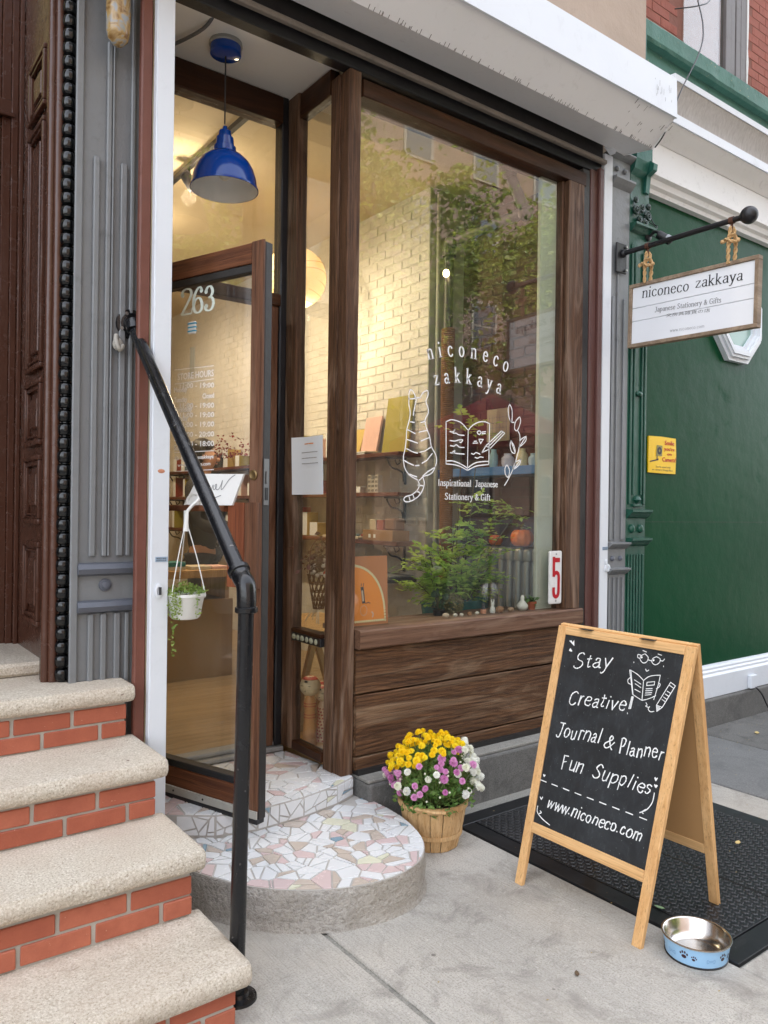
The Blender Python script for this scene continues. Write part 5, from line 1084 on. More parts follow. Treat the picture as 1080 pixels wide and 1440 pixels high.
for z in (2.254, 2.270, 2.286): box(f_, .277, .323, .009, .0185, z, z+.006)
obj('blue_stripe', f_, plain('sky_blue', lin(70, 150, 180), .5), tg, local=True)
obj('tape_mark', bx(.285, .312, .0185, .0193, 2.07, 2.19), plain('frosted_tape', lin(190, 180, 150), .4), dp, local=True)
DW = Matrix.Translation((HX, HY, 0)) @ Matrix.Rotation(DA, 4, 'Z')
# closed sign leaning on the rail
cs = thing('closed_card', 'white card with handwritten Closed leaning on the door rail', 'sign', mat4=DW @ Matrix.Translation((.49, -.03, 1.513)))
f_ = B(); prism(f_, [(-.165, 0), (.115, 0), (.165, .125), (-.085, .13)], lambda p: (p[0], -.012+p[1]*.10, p[1]), lambda p: (p[0], -.002+p[1]*.10, p[1])); obj('card', f_, plain('white_card', (.78, .78, .76, 1), .6), cs, local=True)
TC = lambda x, y, z: (x, -.0135+y*.10-z, y); f_ = B()
draw(f_, [('~', [(-.085, .105), (-.10, .085), (-.09, .06), (-.065, .062), (-.05, .09), (-.045, .108), (-.052, .10), (-.045, .066), (-.035, .06), (-.028, .075), (-.018, .08), (-.02, .062), (-.008, .062), (.0, .082), (.006, .064), (.018, .07), (.02, .085), (.012, .08), (.022, .064), (.035, .066), (.045, .082), (.052, .10), (.048, .066), (.06, .07), (.09, .105), (.12, .122)]), ('~', [(-.02, .03), (.0, .026), (.03, .034), (.05, .04)]), ('~', [(.0, .04), (.01, .028), (.02, .022)])],   .0034, TC, .0)
obj('handwriting', f_, INKL, cs, local=True)
# hanging pot
hp = thing('hanging_planter', 'white plastic hanging pot with trailing green plant hooked on the door rail', 'planter', mat4=DW @ Matrix.Translation((.405, -.10, 1.06)))
f_ = B(); lathe(f_, [(0, 0), (.052, 0), (.062, .01), (.076, .085), (.082, .092), (.082, .104), (.077, .104), (.073, .09), (.0, .085)], (0, 0, -.01), 28); obj('pot', f_, WHITEP, hp, local=True, smooth=40)
f_ = B(); lathe(f_, [(0, .093), (.07, .093), (.07, .084)], (0, 0, -.012), 16); obj('soil', f_, plain('soil', (.03, .02, .013, 1), .9), hp, local=True)
f_ = B()
for k in range(3):
    a = k*2*PI/3+2.75; tube(f_, catmull([(.078*math.cos(a), .078*math.sin(a), .08), (.074*math.cos(a), .074*math.sin(a), .12), (.042*math.cos(a), .042*math.sin(a), .25), (.006*math.cos(a), .006*math.sin(a), .37)], 5), .0022, 5)
    ball(f_, (.079*math.cos(a), .079*math.sin(a), .085), .006, (1, 1, 1.8), 6, 5)
obj('strap', f_, WHITEP, hp, local=True)
f_ = B(); lathe(f_, [(0, .345), (.013, .345), (.009, .39), (.006, .42), (0, .42)], (0, 0, 0), 12); box(f_, -.012, .012, -.003, .003, .36, .43, .001)
tube(f_, catmull([(0, 0, .42), (.012, .02, .45), (.02, .045, .475), (.005, .06, .495), (-.03, .065, .498), (-.055, .06, .48), (-.058, .055, .455)], 6), .007, 8); obj('hook', f_, WHITEP, hp, local=True, smooth=50)
def leafcloud(bm, pts, size, nseed=1, flat=.0, shape='oval'):
    rnd = random.Random(nseed)
    for p in pts:
        s = size*rnd.uniform(.6, 1.25); d = Vector((rnd.uniform(-1, 1), rnd.uniform(-1, 1), rnd.uniform(-.5, .7))).normalized(); n = d.orthogonal().normalized(); n.rotate(Matrix.Rotation(rnd.random()*6.28, 3, d)); n = (n+Vector((0, 0, flat))).normalized(); w_ = d.cross(n).normalized()*s*.32
        a = Vector(p); m_ = a+d*s*.45-n*s*.0; t = a+d*s-n*s*.15
        v = [bm.verts.new(q) for q in (a, m_+w_-n*s*.0+n*s*.08, t, m_-w_+n*s*.08, m_)]
        bm.faces.new((v[0], v[4], v[1])); bm.faces.new((v[1], v[4], v[2])); bm.faces.new((v[0], v[3], v[4])); bm.faces.new((v[3], v[2], v[4]))
rnd = random.Random(4); P_ = []
for k in range(420):
    a = rnd.random()*6.28; r = .085*math.sqrt(rnd.random()); P_.append((r*math.cos(a), r*math.sin(a), .085+.045*rnd.random()*(1.2-r/.09)+.01))
for k in range(6):
    a = rnd.uniform(-3, 0) if k > 1 else -1.3+k*.15; L_ = rnd.uniform(.06, .12) if k else .26
    for q in range(int(L_*260)): P_.append((.085*math.cos(a)+rnd.uniform(-.006, .006), .085*math.sin(a)+rnd.uniform(-.006, .006), .10-q/260))
f_ = B(); leafcloud(f_, P_, .014, 2); obj('foliage', f_, leafmat('creeper_leaf', lin(110, 140, 60), lin(150, 168, 84)), hp, local=True)['kind'] = 'stuff'

# ================================================================ A-BOARD
aB = math.atan2(.262, 1.022)
ab = thing('chalkboard_sign', 'blond wood A-frame chalkboard reading Stay Creative Journal and Planner Fun Supplies', 'sign', (2.57, 1.865, 0))
cb, sb_ = math.cos(aB), math.sin(aB)
UX, UY, WX, WY = 0, -1, 1, 0
PM = Matrix(((UX, sb_*WX, -cb*WX, 2.312), (UY, sb_*WY, -cb*WY, 2.175), (0, cb, sb_, 0), (0, 0, 0, 1)))
AW, AH = .59, 1.055
def splay(bm):    # the leaves widen a little towards the hinge
    for v in bm.verts: v.co.x = AW/2+(v.co.x-AW/2)*(1+.075*v.co.y/AH)+.012*v.co.y/AH
    return bm
def pm(bm): splay(bm).transform(PM); return bm
f_ = B(); box(f_, 0, .038, 0, AH, -.02, 0, .002); obj('leg', pm(f_), wood('blond_pine_leg', lin(204, 156, 100), lin(226, 184, 132), 'z', 60, .5, lin(186, 136, 84), .6, rings=False, bump=.15), ab)
PL_ = bpy.data.materials['blond_pine_leg']
obj('leg', pm(bx(AW-.038, AW, 0, AH, -.02, 0, .002)), PL_, ab)
obj('rail', pm(bx(.0385, AW-.0385, AH-.034, AH, -.02, 0, .002)), PINE, ab)
obj('rail', pm(bx(.0385, AW-.0385, .212, .252, -.02, 0, .002)), PINE, ab)
cbm = NT('chalkboard_surface'); v_ = cbm.vec(rnd=False); a_ = cbm.noise(v_, 5, 7, .75, .5); a2 = cbm.noise(cbm.vec((1, 1, .15), rnd=False), 50, 4, .7); sp2 = cbm.ramp(cbm.noise(v_, 120, 2, .6), [(.70, (0, 0, 0)), (.75, (1, 1, 1))])
cc = cbm.mix(cbm.ramp(a_, [(.45, (0, 0, 0)), (.8, (.55, .55, .55))]), (.012, .014, .016, 1), (.06, .07, .08, 1)); cc = cbm.mix(cbm.ramp(a2, [(.55, (0, 0, 0)), (.8, (.35, .35, .35))]), cc, (.10, .11, .12, 1)); cc = cbm.mix(sp2, cc, (.16, .17, .17, 1)); cbm.done(cc, .55)
pn = obj('chalkboard', pm(bx(.0385, AW-.0385, .2525, AH-.0345, -.014, -.006)), cbm.m, ab)
TB = lambda x, y, z: PM @ Vector((x, y, z-.0055))
for s, p0, p1, xh in CHALK_TEXT:
    ct = B(); ww = .0040 if xh > .03 else .0036
    line_text(ct, s, p0, p1, xh*.95, ww, ww*1.15, TB, 0, serif=False, wob=.8, slant=.24, jit=.12); obj('chalk_lettering', ct, CHALK, pn)
cd_ = B(); draw(cd_, CHALK_LINES, .0028, TB, .0002, wob=.4); obj('chalk_drawing', cd_, CHALK, pn); cd_ = B(); draw(cd_, CHALK_LINES2, .0036, TB, .0002, wob=.4)
for fl_, pts in CHALK_HEARTS: cd_.faces.new([cd_.verts.new(TB(x, y, .0002)) for x, y in pts[:-1]])
for u, v in ((.4085, .984), (.4605, .9815)): cd_.faces.new([cd_.verts.new(TB(u+.0042*math.cos(k), v+.0042*math.sin(k), .0003)) for k in range(6)])
cd_.faces.new([cd_.verts.new(TB(x, y, .0002)) for x, y in (CHALK_LINES2[1][1])]) if False else None
x0_, x1_ = .036, .540
for k in range(9):
    a = x0_+(x1_-x0_)*k/8.6; ribbon(cd_, [(a, .419), (a+.030, .4185)], .0036, None, TB, .0002, wob=.3)
for (u, v) in ((.545, .565), (.548, .542), (.05, .44)): cd_.faces.new([cd_.verts.new(TB(u+x*.0065, v+y*.0065, .0003)) for x, y in ((0, -1), (1, .3), (.6, .9), (0, .45), (-.6, .9), (-1, .3))])
obj('chalk_mark', cd_, CHALK, pn)
aR = math.atan2(.222, 1.03); cR, sR = math.cos(aR), math.sin(aR)
RM = Matrix(((UX, -sR, cR, 2.827), (UY, 0, 0, 2.175), (0, cR, sR, 0), (0, 0, 0, 1)))
def rm(bm): splay(bm).transform(RM); bmesh.ops.reverse_faces(bm, faces=bm.faces) if RM.determinant() < 0 else None; return bm
obj('leg', rm(bx(0, .038, 0, AH, -.02, 0, .002)), PL_, ab); obj('leg', rm(bx(AW-.038, AW, 0, AH, -.02, 0, .002)), PL_, ab)
obj('rail', rm(bx(.0385, AW-.0385, AH-.034, AH, -.02, 0, .002)), PINE, ab); obj('rail', rm(bx(.0385, AW-.0385, .212, .252, -.02, 0, .002)), PINE, ab)
obj('back_board', rm(bx(.0385, AW-.0385, .2525, AH-.0345, -.018, -.006)), paint('hardboard', lin(176, 134, 86), .75, .06, 3, .15, .1), ab)
f_ = B()
for q in (.02, .57):
    g3 = lambda s_, z_: (2.312+UX*q+WX*s_, 2.175+UY*q+WY*s_, z_)
    tube(f_, [g3(.235, .86), g3(.262, .80)], .0035, 6); tube(f_, [g3(.262, .80), g3(.295, .875)], .0035, 6); ball(f_, g3(.262, .80), .006, u=8, v=6)
obj('folding_stay', f_, BLACKM, ab)
for q in (.14, .43):
    f_ = B(); c3 = Vector((2.312+WX*.256, 2.175+UY*q, 1.0)); box(f_, c3.x-.012, c3.x+.012, c3.y-.03, c3.y+.03, 1.0215, 1.0235); obj('hinge', f_, BLACKM, ab)
# ================================================================ DOG BOWL
bw = thing('dog_bowl', 'steel dog water bowl with pale blue paw print outside on the sidewalk', 'bowl', (2.452, 1.462, 0))
R0, R1, BH = .100, .112, .068
f_ = B(); lathe(f_, [(R0-.004, 0), (R0, .002), (R0, .006), (R1-.003, BH-.006), (R1-.003, BH-.004)], (0, 0, 0), 48); obs = obj('painted_shell', f_, paint('pale_blue_enamel', lin(150, 190, 222), .3, .04, 6, .05, .08), bw, local=True, smooth=40)
f_ = B(); lathe(f_, [(R1-.003, BH-.004), (R1+.002, BH-.002), (R1+.002, BH+.001), (R1-.002, BH+.002), (R1-.008, BH-.002), (R1-.014, .03), (R0-.02, .012), (R0-.035, .008), (0, .008)], (0, 0, 0), 48); obj('steel_basin', f_, STEEL, bw, local=True, smooth=50)
f_ = B(); lathe(f_, [(R0-.002, 0), (R0+.002, 0), (R0+.003, .004), (R0, .006)], (0, 0, 0), 48); obj('rubber_ring', f_, BLACKM, bw, local=True, smooth=50)
def cone(u, v, off=.0004):
    """u = arc length round the shell, v = height"""
    r = R0+(R1-.003-R0)*(v-.006)/(BH-.012)+off; a = u/.106; return (r*math.cos(a), r*math.sin(a), v)
def paw(bm, u, v, s, tilt=0):
    ct_, st_ = math.cos(tilt), math.sin(tilt)
    for cx, cy, rx, ry in ((0, -.25, .62, .48), (-.82, .45, .22, .34), (-.3, .85, .23, .36), (.3, .85, .23, .36), (.82, .45, .22, .34)):
        bm.faces.new([bm.verts.new(cone(u+((cx+rx*math.cos(k*PI/6))*ct_-(cy+ry*math.sin(k*PI/6))*st_)*s, v+((cx+rx*math.cos(k*PI/6))*st_+(cy+ry*math.sin(k*PI/6))*ct_)*s)) for k in range(12)])
f_ = B(); base_a = -2.14*.106
for k in range(5):
    u = base_a+.058+k*.133
    paw(f_, u-.012, .036, .0135, 0); paw(f_, u+.020, .032, .009, -.3)
obj('paw_print', f_, plain('maroon_print', lin(58, 24, 34), .4), obs, local=True)
f_ = B()
for k in range(5):
    u = base_a-.0+k*.133+.0
    bp = [(-1, .5), (-1.3, .75), (-1.6, .4), (-1.45, 0), (-1.6, -.4), (-1.3, -.75), (-1, -.5), (-.8, -.25), (.8, -.25), (1, -.5), (1.3, -.75), (1.6, -.4), (1.45, 0), (1.6, .4), (1.3, .75), (1, .5), (.8, .25), (-.8, .25)]
    q = [(u+x*.009, .030+y*.009) for x, y in bp]
    for i in range(len(q)):
        a, b = q[i], q[(i+1) % len(q)]; dx, dy = b[0]-a[0], b[1]-a[1]; l = math.hypot(dx, dy); nx, ny = -dy/l*.0006, dx/l*.0006
        f_.faces.new([f_.verts.new(cone(*p)) for p in ((a[0]-nx, a[1]-ny), (b[0]-nx, b[1]-ny), (b[0]+nx, b[1]+ny), (a[0]+nx, a[1]+ny))])
obj('bone_print', f_, plain('blue_print', lin(96, 140, 185), .4), obs, local=True)
# ================================================================ FLOWER BASKET
FX, FY = 2.285, 2.655
fb_ = thing('flower_basket', 'wooden bushel basket of yellow, pink and white chrysanthemums by the round step', 'flowers', (FX, FY, 0))
rt_, rb_, hh = .152, .112, .205; ns = 16
for k in range(ns):
    a0 = 2*PI*k/ns+.01; a1 = 2*PI*(k+1)/ns-.012; bm_ = B(); o_ = .0025*(k % 2)
    ring = []
    for z, r in ((0.002, rb_), (hh*.5, (rb_+rt_)/2+.004), (hh, rt_)):
        ring.append([bm_.verts.new(((r+o_+d)*math.cos(a), (r+o_+d)*math.sin(a), z)) for d, a in ((0, a0), (0, (a0+a1)/2), (0, a1), (-.004, a1), (-.004, a0))])
    for u, v in zip(ring, ring[1:]):
        for j in range(5): bm_.faces.new((u[j], u[(j+1) % 5], v[(j+1) % 5], v[j]))
    bm_.faces.new(ring[0][::-1]); bm_.faces.new(ring[-1]); bmesh.ops.recalc_face_normals(bm_, faces=bm_.faces); obj('stave', bm_, BASK, fb_, local=True)
for z, h in ((.066, .018),): 
    r = rb_+(rt_-rb_)*z/hh+.006; bm_ = B(); lathe(bm_, [(r, z-h/2), (r+.003, z-h/2), (r+.004, z+h/2), (r, z+h/2)], (0, 0, 0), 40); obj('hoop', bm_, BASK, fb_, local=True, smooth=40)
bm_ = B(); lathe(bm_, [(rt_-.004, hh-.02), (rt_+.007, hh-.02), (rt_+.008, hh+.004), (rt_-.004, hh+.004)], (0, 0, 0), 40); obj('hoop', bm_, BASK, fb_, local=True, smooth=40)
bm_ = B(); lathe(bm_, [(0, .17), (rt_-.012, .17)], (0, 0, 0), 20); obj('soil', bm_, plain('potting_soil', (.03, .02, .014, 1), .95), fb_, local=True)
bm_ = B(); tube(bm_, catmull([(-.155, -.03, .20), (-.145, -.075, .205), (-.11, -.125, .20), (-.06, -.155, .195)], 5), .008, 8); obj('handle', bm_, BASK, fb_, local=True, smooth=50)
def pompom(seed, mat, r=.0165):
    rn = random.Random(seed); bm_ = B()
    ball(bm_, (0, 0, 0), r*.55, (1, 1, .8), 6, 4)
    for lay_ in range(5):
        th_ = .25+lay_*.36; nn = int(6+lay_*2.2)
        for k in range(nn):
            a = 2*PI*(k+.5*(lay_ % 2))/nn+rn.uniform(-.1, .1); d = Vector((math.sin(th_)*math.cos(a), math.sin(th_)*math.sin(a), math.cos(th_)))
            s_ = d.cross(Vector((0, 0, 1))).normalized()*r*.24; n_ = s_.cross(d).normalized()
            b0 = d*r*.4; m1 = d*r*.85+n_*r*.14; t1 = d*r*rn.uniform(.98, 1.12)-n_*r*.02
            v = [bm_.verts.new(q) for q in (b0-s_*.5, b0+s_*.5, m1+s_, t1, m1-s_)]; bm_.faces.new(v)
    me = bpy.data.meshes.new('flower'); bm_.to_mesh(me); bm_.free(); me.materials.append(mat); return me
def petal(n, c1, c2):
    t = NT(n); v = t.vec(rnd=False); oi = t.n('ObjectInfo').outputs['Random']; col = t.mix(oi, c1, c2); t.done(col, .6)
    tl = t.n('BsdfTranslucent', {'Color': col}); mx = t.n('MixShader', {0: .25, 1: t.b.outputs[0], 2: tl.outputs[0]}); t.l(mx.outputs[0], t.o.inputs[0]); return t.m
PY = [pompom(k, petal('yellow_petal', (1, .74, .012, 1), (1, .84, .04, 1)) if k == 0 else bpy.data.materials['yellow_petal']) for k in range(3)]
PP = [pompom(k+5, petal('pink_petal', lin(218, 140, 196), lin(236, 182, 220)) if k == 0 else bpy.data.materials['pink_petal']) for k in range(3)]
PWh = [pompom(k+9, petal('white_petal', lin(240, 240, 222), lin(250, 250, 246)) if k == 0 else bpy.data.materials['white_petal']) for k in range(3)]
rn = random.Random(12); placed = []; cnt = 0; greens = []; stems = B(); rv = Vector((.801, -.599, 0)); fv = Vector((-.599, -.801, 0))
tries = 0
while cnt < 235 and tries < 14000:
    tries += 1
    th_ = math.acos(rn.uniform(-.28, 1)); ph = rn.random()*2*PI; d = Vector((math.sin(th_)*math.cos(ph), math.sin(th_)*math.sin(ph), math.cos(th_)))
    rr = rn.uniform(.84, 1.08)*(1+.10*noise.noise(Vector((d.x*2, d.y*2, d.z*2+5)))); p = Vector((d.x*.205*rr, d.y*.205*rr, .30+d.z*(.19 if d.z > 0 else .16)*rr))
    s_ = d.dot(rv); f__ = d.dot(fv); h = d.z
    if f__ > .1 and h < .42 and -.75 < s_ < .7:   # front opening shows foliage
        if rn.random() < .66: continue
    mind = .0215 if h > .3 else .025
    if any((p-q).length < mind for q in placed): continue
    yel = h-.35*s_-.25*f__; 
    if yel > .50 and s_ < .62: me_ = rn.choice(PY); sz = rn.uniform(.7, 1.15)
    elif s_ > .5 and not (f__ > .35 and rn.random() < .4): me_ = rn.choice(PWh); sz = rn.uniform(1.0, 1.3)
    elif rn.random() < .13: me_ = rn.choice(PWh); sz = rn.uniform(.9, 1.2)
    else: me_ = rn.choice(PP); sz = rn.uniform(.7, 1.2)
    placed.append(p); cnt += 1
    o_ = obj('flower', None, None, fb_, data=me_, loc=p, scale=(sz,)*3); o_.rotation_euler = (d+Vector((0, 0, .4))).to_track_quat('Z', 'Y').to_euler()
    base_ = Vector((d.x*.05, d.y*.05, .18)); tube(stems, [base_, (base_+p)/2+Vector((0, 0, -.01)), p], .0014, 4, caps=False)
for k in range(90):
    th_ = math.acos(rn.uniform(-.3, .6)); ph = rn.random()*2*PI; d = Vector((math.sin(th_)*math.cos(ph), math.sin(th_)*math.sin(ph), math.cos(th_))); base_ = Vector((d.x*.05, d.y*.05, .18)); p = Vector((d.x*.20, d.y*.20, .30+d.z*.17)); tube(stems, [base_, (base_+p)/2, p], .0013, 4, caps=False)
obj('stems', stems, plain('mum_stem', lin(110, 128, 70), .6), fb_, local=True)['kind'] = 'stuff'
P_ = []
for k in range(1500):
    th_ = math.acos(rn.uniform(-.45, 1)); ph = rn.random()*2*PI; d = Vector((math.sin(th_)*math.cos(ph), math.sin(th_)*math.sin(ph), math.cos(th_))); r = rn.uniform(.45, .93); P_.append((d.x*.195*r, d.y*.195*r, .29+d.z*.165*r))
for k in range(260): a = rn.uniform(0, 6.283); r = rn.uniform(.11, .175); P_.append((r*math.cos(a), r*math.sin(a), rn.uniform(.18, .225)))
f_ = B(); leafcloud(f_, P_, .030, 6); obj('foliage', f_, leafmat('mum_leaf', lin(74, 112, 48), lin(136, 170, 90), 25), fb_, local=True)['kind'] = 'stuff'
bd_ = B()
for k in range(60):
    th_ = math.acos(rn.uniform(-.3, .7)); ph = rn.random()*2*PI; d = Vector((math.sin(th_)*math.cos(ph), math.sin(th_)*math.sin(ph), math.cos(th_))); ball(bd_, (d.x*.2, d.y*.2, .30+d.z*.17), .005, u=6, v=4)
obj('buds', bd_, plain('flower_bud', lin(214, 214, 190), .6), fb_, local=True)['kind'] = 'stuff'
# ================================================================ "5" PLATE
fp = thing('number_plate', 'white enamel plate with red number 5 in the window corner', 'sign', (3.50, 2.98, 1.12))
f_ = B(); pts = []
for cx, cz, a0 in ((3.543, 1.268, 0), (3.457, 1.268, 90), (3.457, .98, 180), (3.543, .98, 270)):
    for k in range(4): a = math.radians(a0+k*30); pts.append((cx+.010*math.cos(a), cz+.010*math.sin(a)))
extr_y(f_, pts, 3.0, 3.008); extr_y(f_, [(3.5+(p[0]-3.5)*.9, 1.124+(p[1]-1.124)*.96) for p in pts], 2.996, 3.0); bmesh.ops.recalc_face_normals(f_, faces=f_.faces); pt_ = obj('plate', f_, WENAM, fp)
T5 = lambda x, y, z: (x, 2.9945-z, y); f_ = B()
pq(f_, [(3.468, 1.238), (3.468, 1.212), (3.532, 1.212), (3.532, 1.238)], T5)
ribbon(f_, [(3.479, 1.238), (3.479, 1.135)], .022, None, T5, .0002)
ribbon(f_, [(v.x, v.y) for v in catmull([(3.479, 1.138, 0), (3.492, 1.150, 0), (3.508, 1.150, 0), (3.521, 1.135, 0), (3.522, 1.09, 0), (3.522, 1.045, 0), (3.515, 1.02, 0), (3.50, 1.012, 0), (3.484, 1.02, 0), (3.479, 1.04, 0), (3.479, 1.06, 0)], 5)], .0225, None, T5, .0004)
obj('red_numeral', f_, RED, pt_)
f_ = B()
for z in (1.26, .988): lathe(f_, [(0, .003), (.005, .002), (.006, 0)], (3.5, 2.9955, z), 8, Matrix.Rotation(PI/2, 3, 'X'))
obj('screw', f_, CHROME, pt_)
# ================================================================ SHOP INTERIOR
struct('shop_floor_base', bx(.9, 3.9, 3.625, 9.2, .1, .2795), MORTAR)
struct('display_floor', bx(2.056, 3.76, 3.13, 3.624, .1, .29), OAKL)
flr = struct('shop_floor', bx(.9, 3.9, 3.625, 9.2, .28, .284), OAK)
y = 3.63; k = 0
while y < 7.2:
    o_ = obj('floor_board', bx(1.0+(k % 3)*.35-.35, 3.44, y, y+.086, .284, .291, .0015), OAK, flr); y += .088; k += 1
struct('shop_ceiling', bx(.9, 3.8, 3.32, 9.2, 3.755, 3.80), CREAM)
struct('window_soffit', bx(2.06, 3.75, 3.07, 3.50, 3.56, 3.754), CREAM)
struct('shop_back_wall', bx(.9, 3.45, 9.0, 9.2, .28, 3.755), CREAM)
struct('shop_left_wall', bx(.8, .9, 3.6, 9.2, .28, 3.755), CREAM)
def brickwall(name, mt, bmt, axis, fixed, a0, a1, z0, z1, bl=.205, bh=.066, depth=.002, far=None, limit=300, face=-1):
    """brick faces standing proud of a mortar wall; the nearest are parts, the rest one joined part"""
    bm = B()
    if axis == 'y': box(bm, fixed, fixed+.12, a0, a1, z0, z1)
    wl_ = struct(name, bm, mt); items = []
    z = z0+.004; r = 0
    while z < z1-.02:
        a = a0-(bl/2 if r % 2 else 0)
        while a < a1:
            l, h = max(a, a0), min(a+bl-.009, a1)
            if h-l > .03: items.append((l, h, z, min(z+bh-.009, z1)))
            a += bl
        z += bh; r += 1
    items.sort(key=lambda t: (t[0]-a0)*1.0+abs(t[2]-2.0)*.5); me = None; rest = B()
    for i, (l, h, z, zt) in enumerate(items):
        if i < limit:
            if me is None:
                q = B(); box(q, -depth, 0, 0, bl-.009, 0, bh-.009, .0025); o_ = obj('brick', q, bmt, wl_, local=True); me = o_.data
            else: o_ = obj('brick', None, None, wl_, data=me)
            o_.location = (fixed-random.uniform(0, .0025), l, z); o_.scale = (1, (h-l)/(bl-.009), (zt-z)/(bh-.009)); o_.rotation_euler = (random.uniform(-.012, .012), 0, random.uniform(-.006, .006)); o_.location.y += random.uniform(-.003, .003); o_.location.z += random.uniform(-.002, .002)
        else: box(rest, fixed-depth-random.uniform(0, .002), fixed, l, h, z, zt)
    if items[limit:]: obj('far_bricks', rest, bmt, wl_)['kind'] = 'stuff'
    return wl_
brickwall('white_brick_wall', WMORT, WBRICK, 'y', 3.45, 4.12, 9.0, .28, 3.755)
struct('chimney_end', bx(3.444, 3.90, 4.108, 4.118, .285, 3.75), paint('grey_green_paint', (.34, .35, .30, 1), .6, .1, 3, .15, .3))
brickwall('red_brick_wall', RMORT, RBRICKIN, 'y', 3.765, 3.1, 4.107, .28, 3.755)
f_ = B(); tube(f_, [(3.50, 4.085, .285), (3.50, 4.085, 3.7)], .014, 8); tag(obj('riser_pipe', f_, PALE, smooth=60), 'thin pale vertical pipe beside the end of the white brick wall', 'pipe')
jb_ = rough_post(3.405, 3.543, 3.06, 3.09, .937, 3.50, .0008); tag(obj('pale_board', jb_, PALE), 'pale grey green vertical board behind the right edge of the window', 'board')
tag(obj('lower_stallboard', bx(2.06, 3.76, 3.165, 3.19, .28, .92), WOODX), 'inner boarding below the shop window shelf', 'panel')
# window shelf
struct('display_shelf', bx(2.09, 3.40, 3.162, 3.30, .905, .93, .003), SILLW)
# pipes: black sprinkler pipe with rope-wrapped riser
pp = thing('heating_pipe', 'black pipe wrapped in brown rope rising beside the window plants', 'pipe', (3.42, 3.88, .28))
f_ = B(); tube(f_, [(3.42, 3.88, .28), (3.42, 3.88, 3.25)], .032, 14); obj('riser', f_, BLACKM, pp, smooth=60)
f_ = B(); tube(f_, catmull([(3.42, 3.88, 3.20), (3.42, 3.88, 3.27), (3.42, 3.86, 3.295), (3.42, 3.80, 3.295)], 5), .045, 14); tube(f_, [(3.42, 3.80, 3.295), (3.42, 3.20, 3.295)], .034, 14); ball(f_, (3.42, 3.195, 3.29), .05)
tube(f_, [(3.42, 3.195, 3.29), (3.30, 3.22, 3.50)], .034, 14); tube(f_, [(3.31, 3.217, 3.48), (3.27, 3.23, 3.56)], .042, 12); obj('branch', f_, BLACKM, pp, smooth=60)
f_ = B(); 
hel = [(3.42+.039*math.cos(t), 3.88+.039*math.sin(t), .3+t*.0022) for t in [k*.45 for k in range(int(2.42/.0022/.45))]]
tube(f_, hel, .0075, 5, caps=False); obj('rope_wrap', f_, paint('brown_rope', lin(126, 84, 44), .85, .3, 40, .5, .3), pp, smooth=70)['kind'] = 'stuff'
# radiator
rd_ = thing('radiator', 'silver cast iron radiator along the brick wall behind the window plants', 'radiator', (3.62, 3.6, .29))
AL = paint('silver_radiator_paint', (.30, .31, .31, 1), .38, .1, 5, .15, .3, metal=.3)
col_ = None
for k in range(11):
    y = 3.21+k*.074
    if col_ is None:
        c_m = B()
        for dx in (-.05, 0, .05):
            tube(c_m, catmull([(dx*.8, 0, .05), (dx, 0, .12), (dx, 0, .5), (dx, 0, .88), (dx*.7, 0, .95)], 4), .019, 8)
        box(c_m, -.07, .07, -.03, .03, .9, .985, .02, 3); box(c_m, -.07, .07, -.03, .03, .06, .13, .015, 2); box(c_m, -.068, -.05, -.02, .02, 0, .08, .006); box(c_m, .05, .068, -.02, .02, 0, .08, .006)
        o_ = obj('section', c_m, AL, rd_, local=True, smooth=50, loc=(0, y-3.6, 0)); col_ = o_.data
    else: obj('section', None, None, rd_, data=col_, loc=(0, y-3.6, 0))
f_ = B(); ball(f_, (3.60, 3.17, 1.24), .035, (1, .7, 1)); obj('valve', f_, AL, rd_, smooth=60)
def pumpkin(loc, r, label, col):
    p = thing('pumpkin', label, 'pumpkin', loc, group='pumpkins on the radiator'); bm = B(); n = 40; rings = []
    for i in range(11):
        th_ = PI*i/10; ring = []
        for k in range(n):
            a = 2*PI*k/n; rib = 1-.10*abs(math.cos(a*5))**4; rr = r*math.sin(th_)**.8*rib+.001; ring.append(bm.verts.new((rr*math.cos(a), rr*math.sin(a), r*.86*(1-math.cos(th_)*(1-.18*math.cos(th_)**8)))))
        rings.append(ring)
    for u, v in zip(rings, rings[1:]):
        for k in range(n): bm.faces.new((u[k], u[(k+1) % n], v[(k+1) % n], v[k]))
    bmesh.ops.recalc_face_normals(bm, faces=bm.faces); obj('shell', bm, paint('pumpkin_skin_'+str(len(p.name)), col, .4, .12, 12, .15, .1), p, local=True, smooth=60)
    bm = B(); tube(bm, catmull([(0, 0, r*1.5), (0, 0, r*1.78), (r*.12, 0, r*2.05), (r*.3, 0, r*2.15)], 4), [.2*r-.014*r*k for k in range(len(catmull([(0, 0, 0)]*4, 4)))], 8); obj('stem', bm, plain('dry_stem', lin(120, 100, 60), .8), p, local=True, smooth=50)
pumpkin((3.60, 3.36, 1.277), .072, 'bright orange pumpkin on the radiator at the window edge', lin(232, 120, 20))
pumpkin((3.63, 3.62, 1.277), .045, 'small dark orange pumpkin deeper in on the radiator', lin(206, 96, 30))
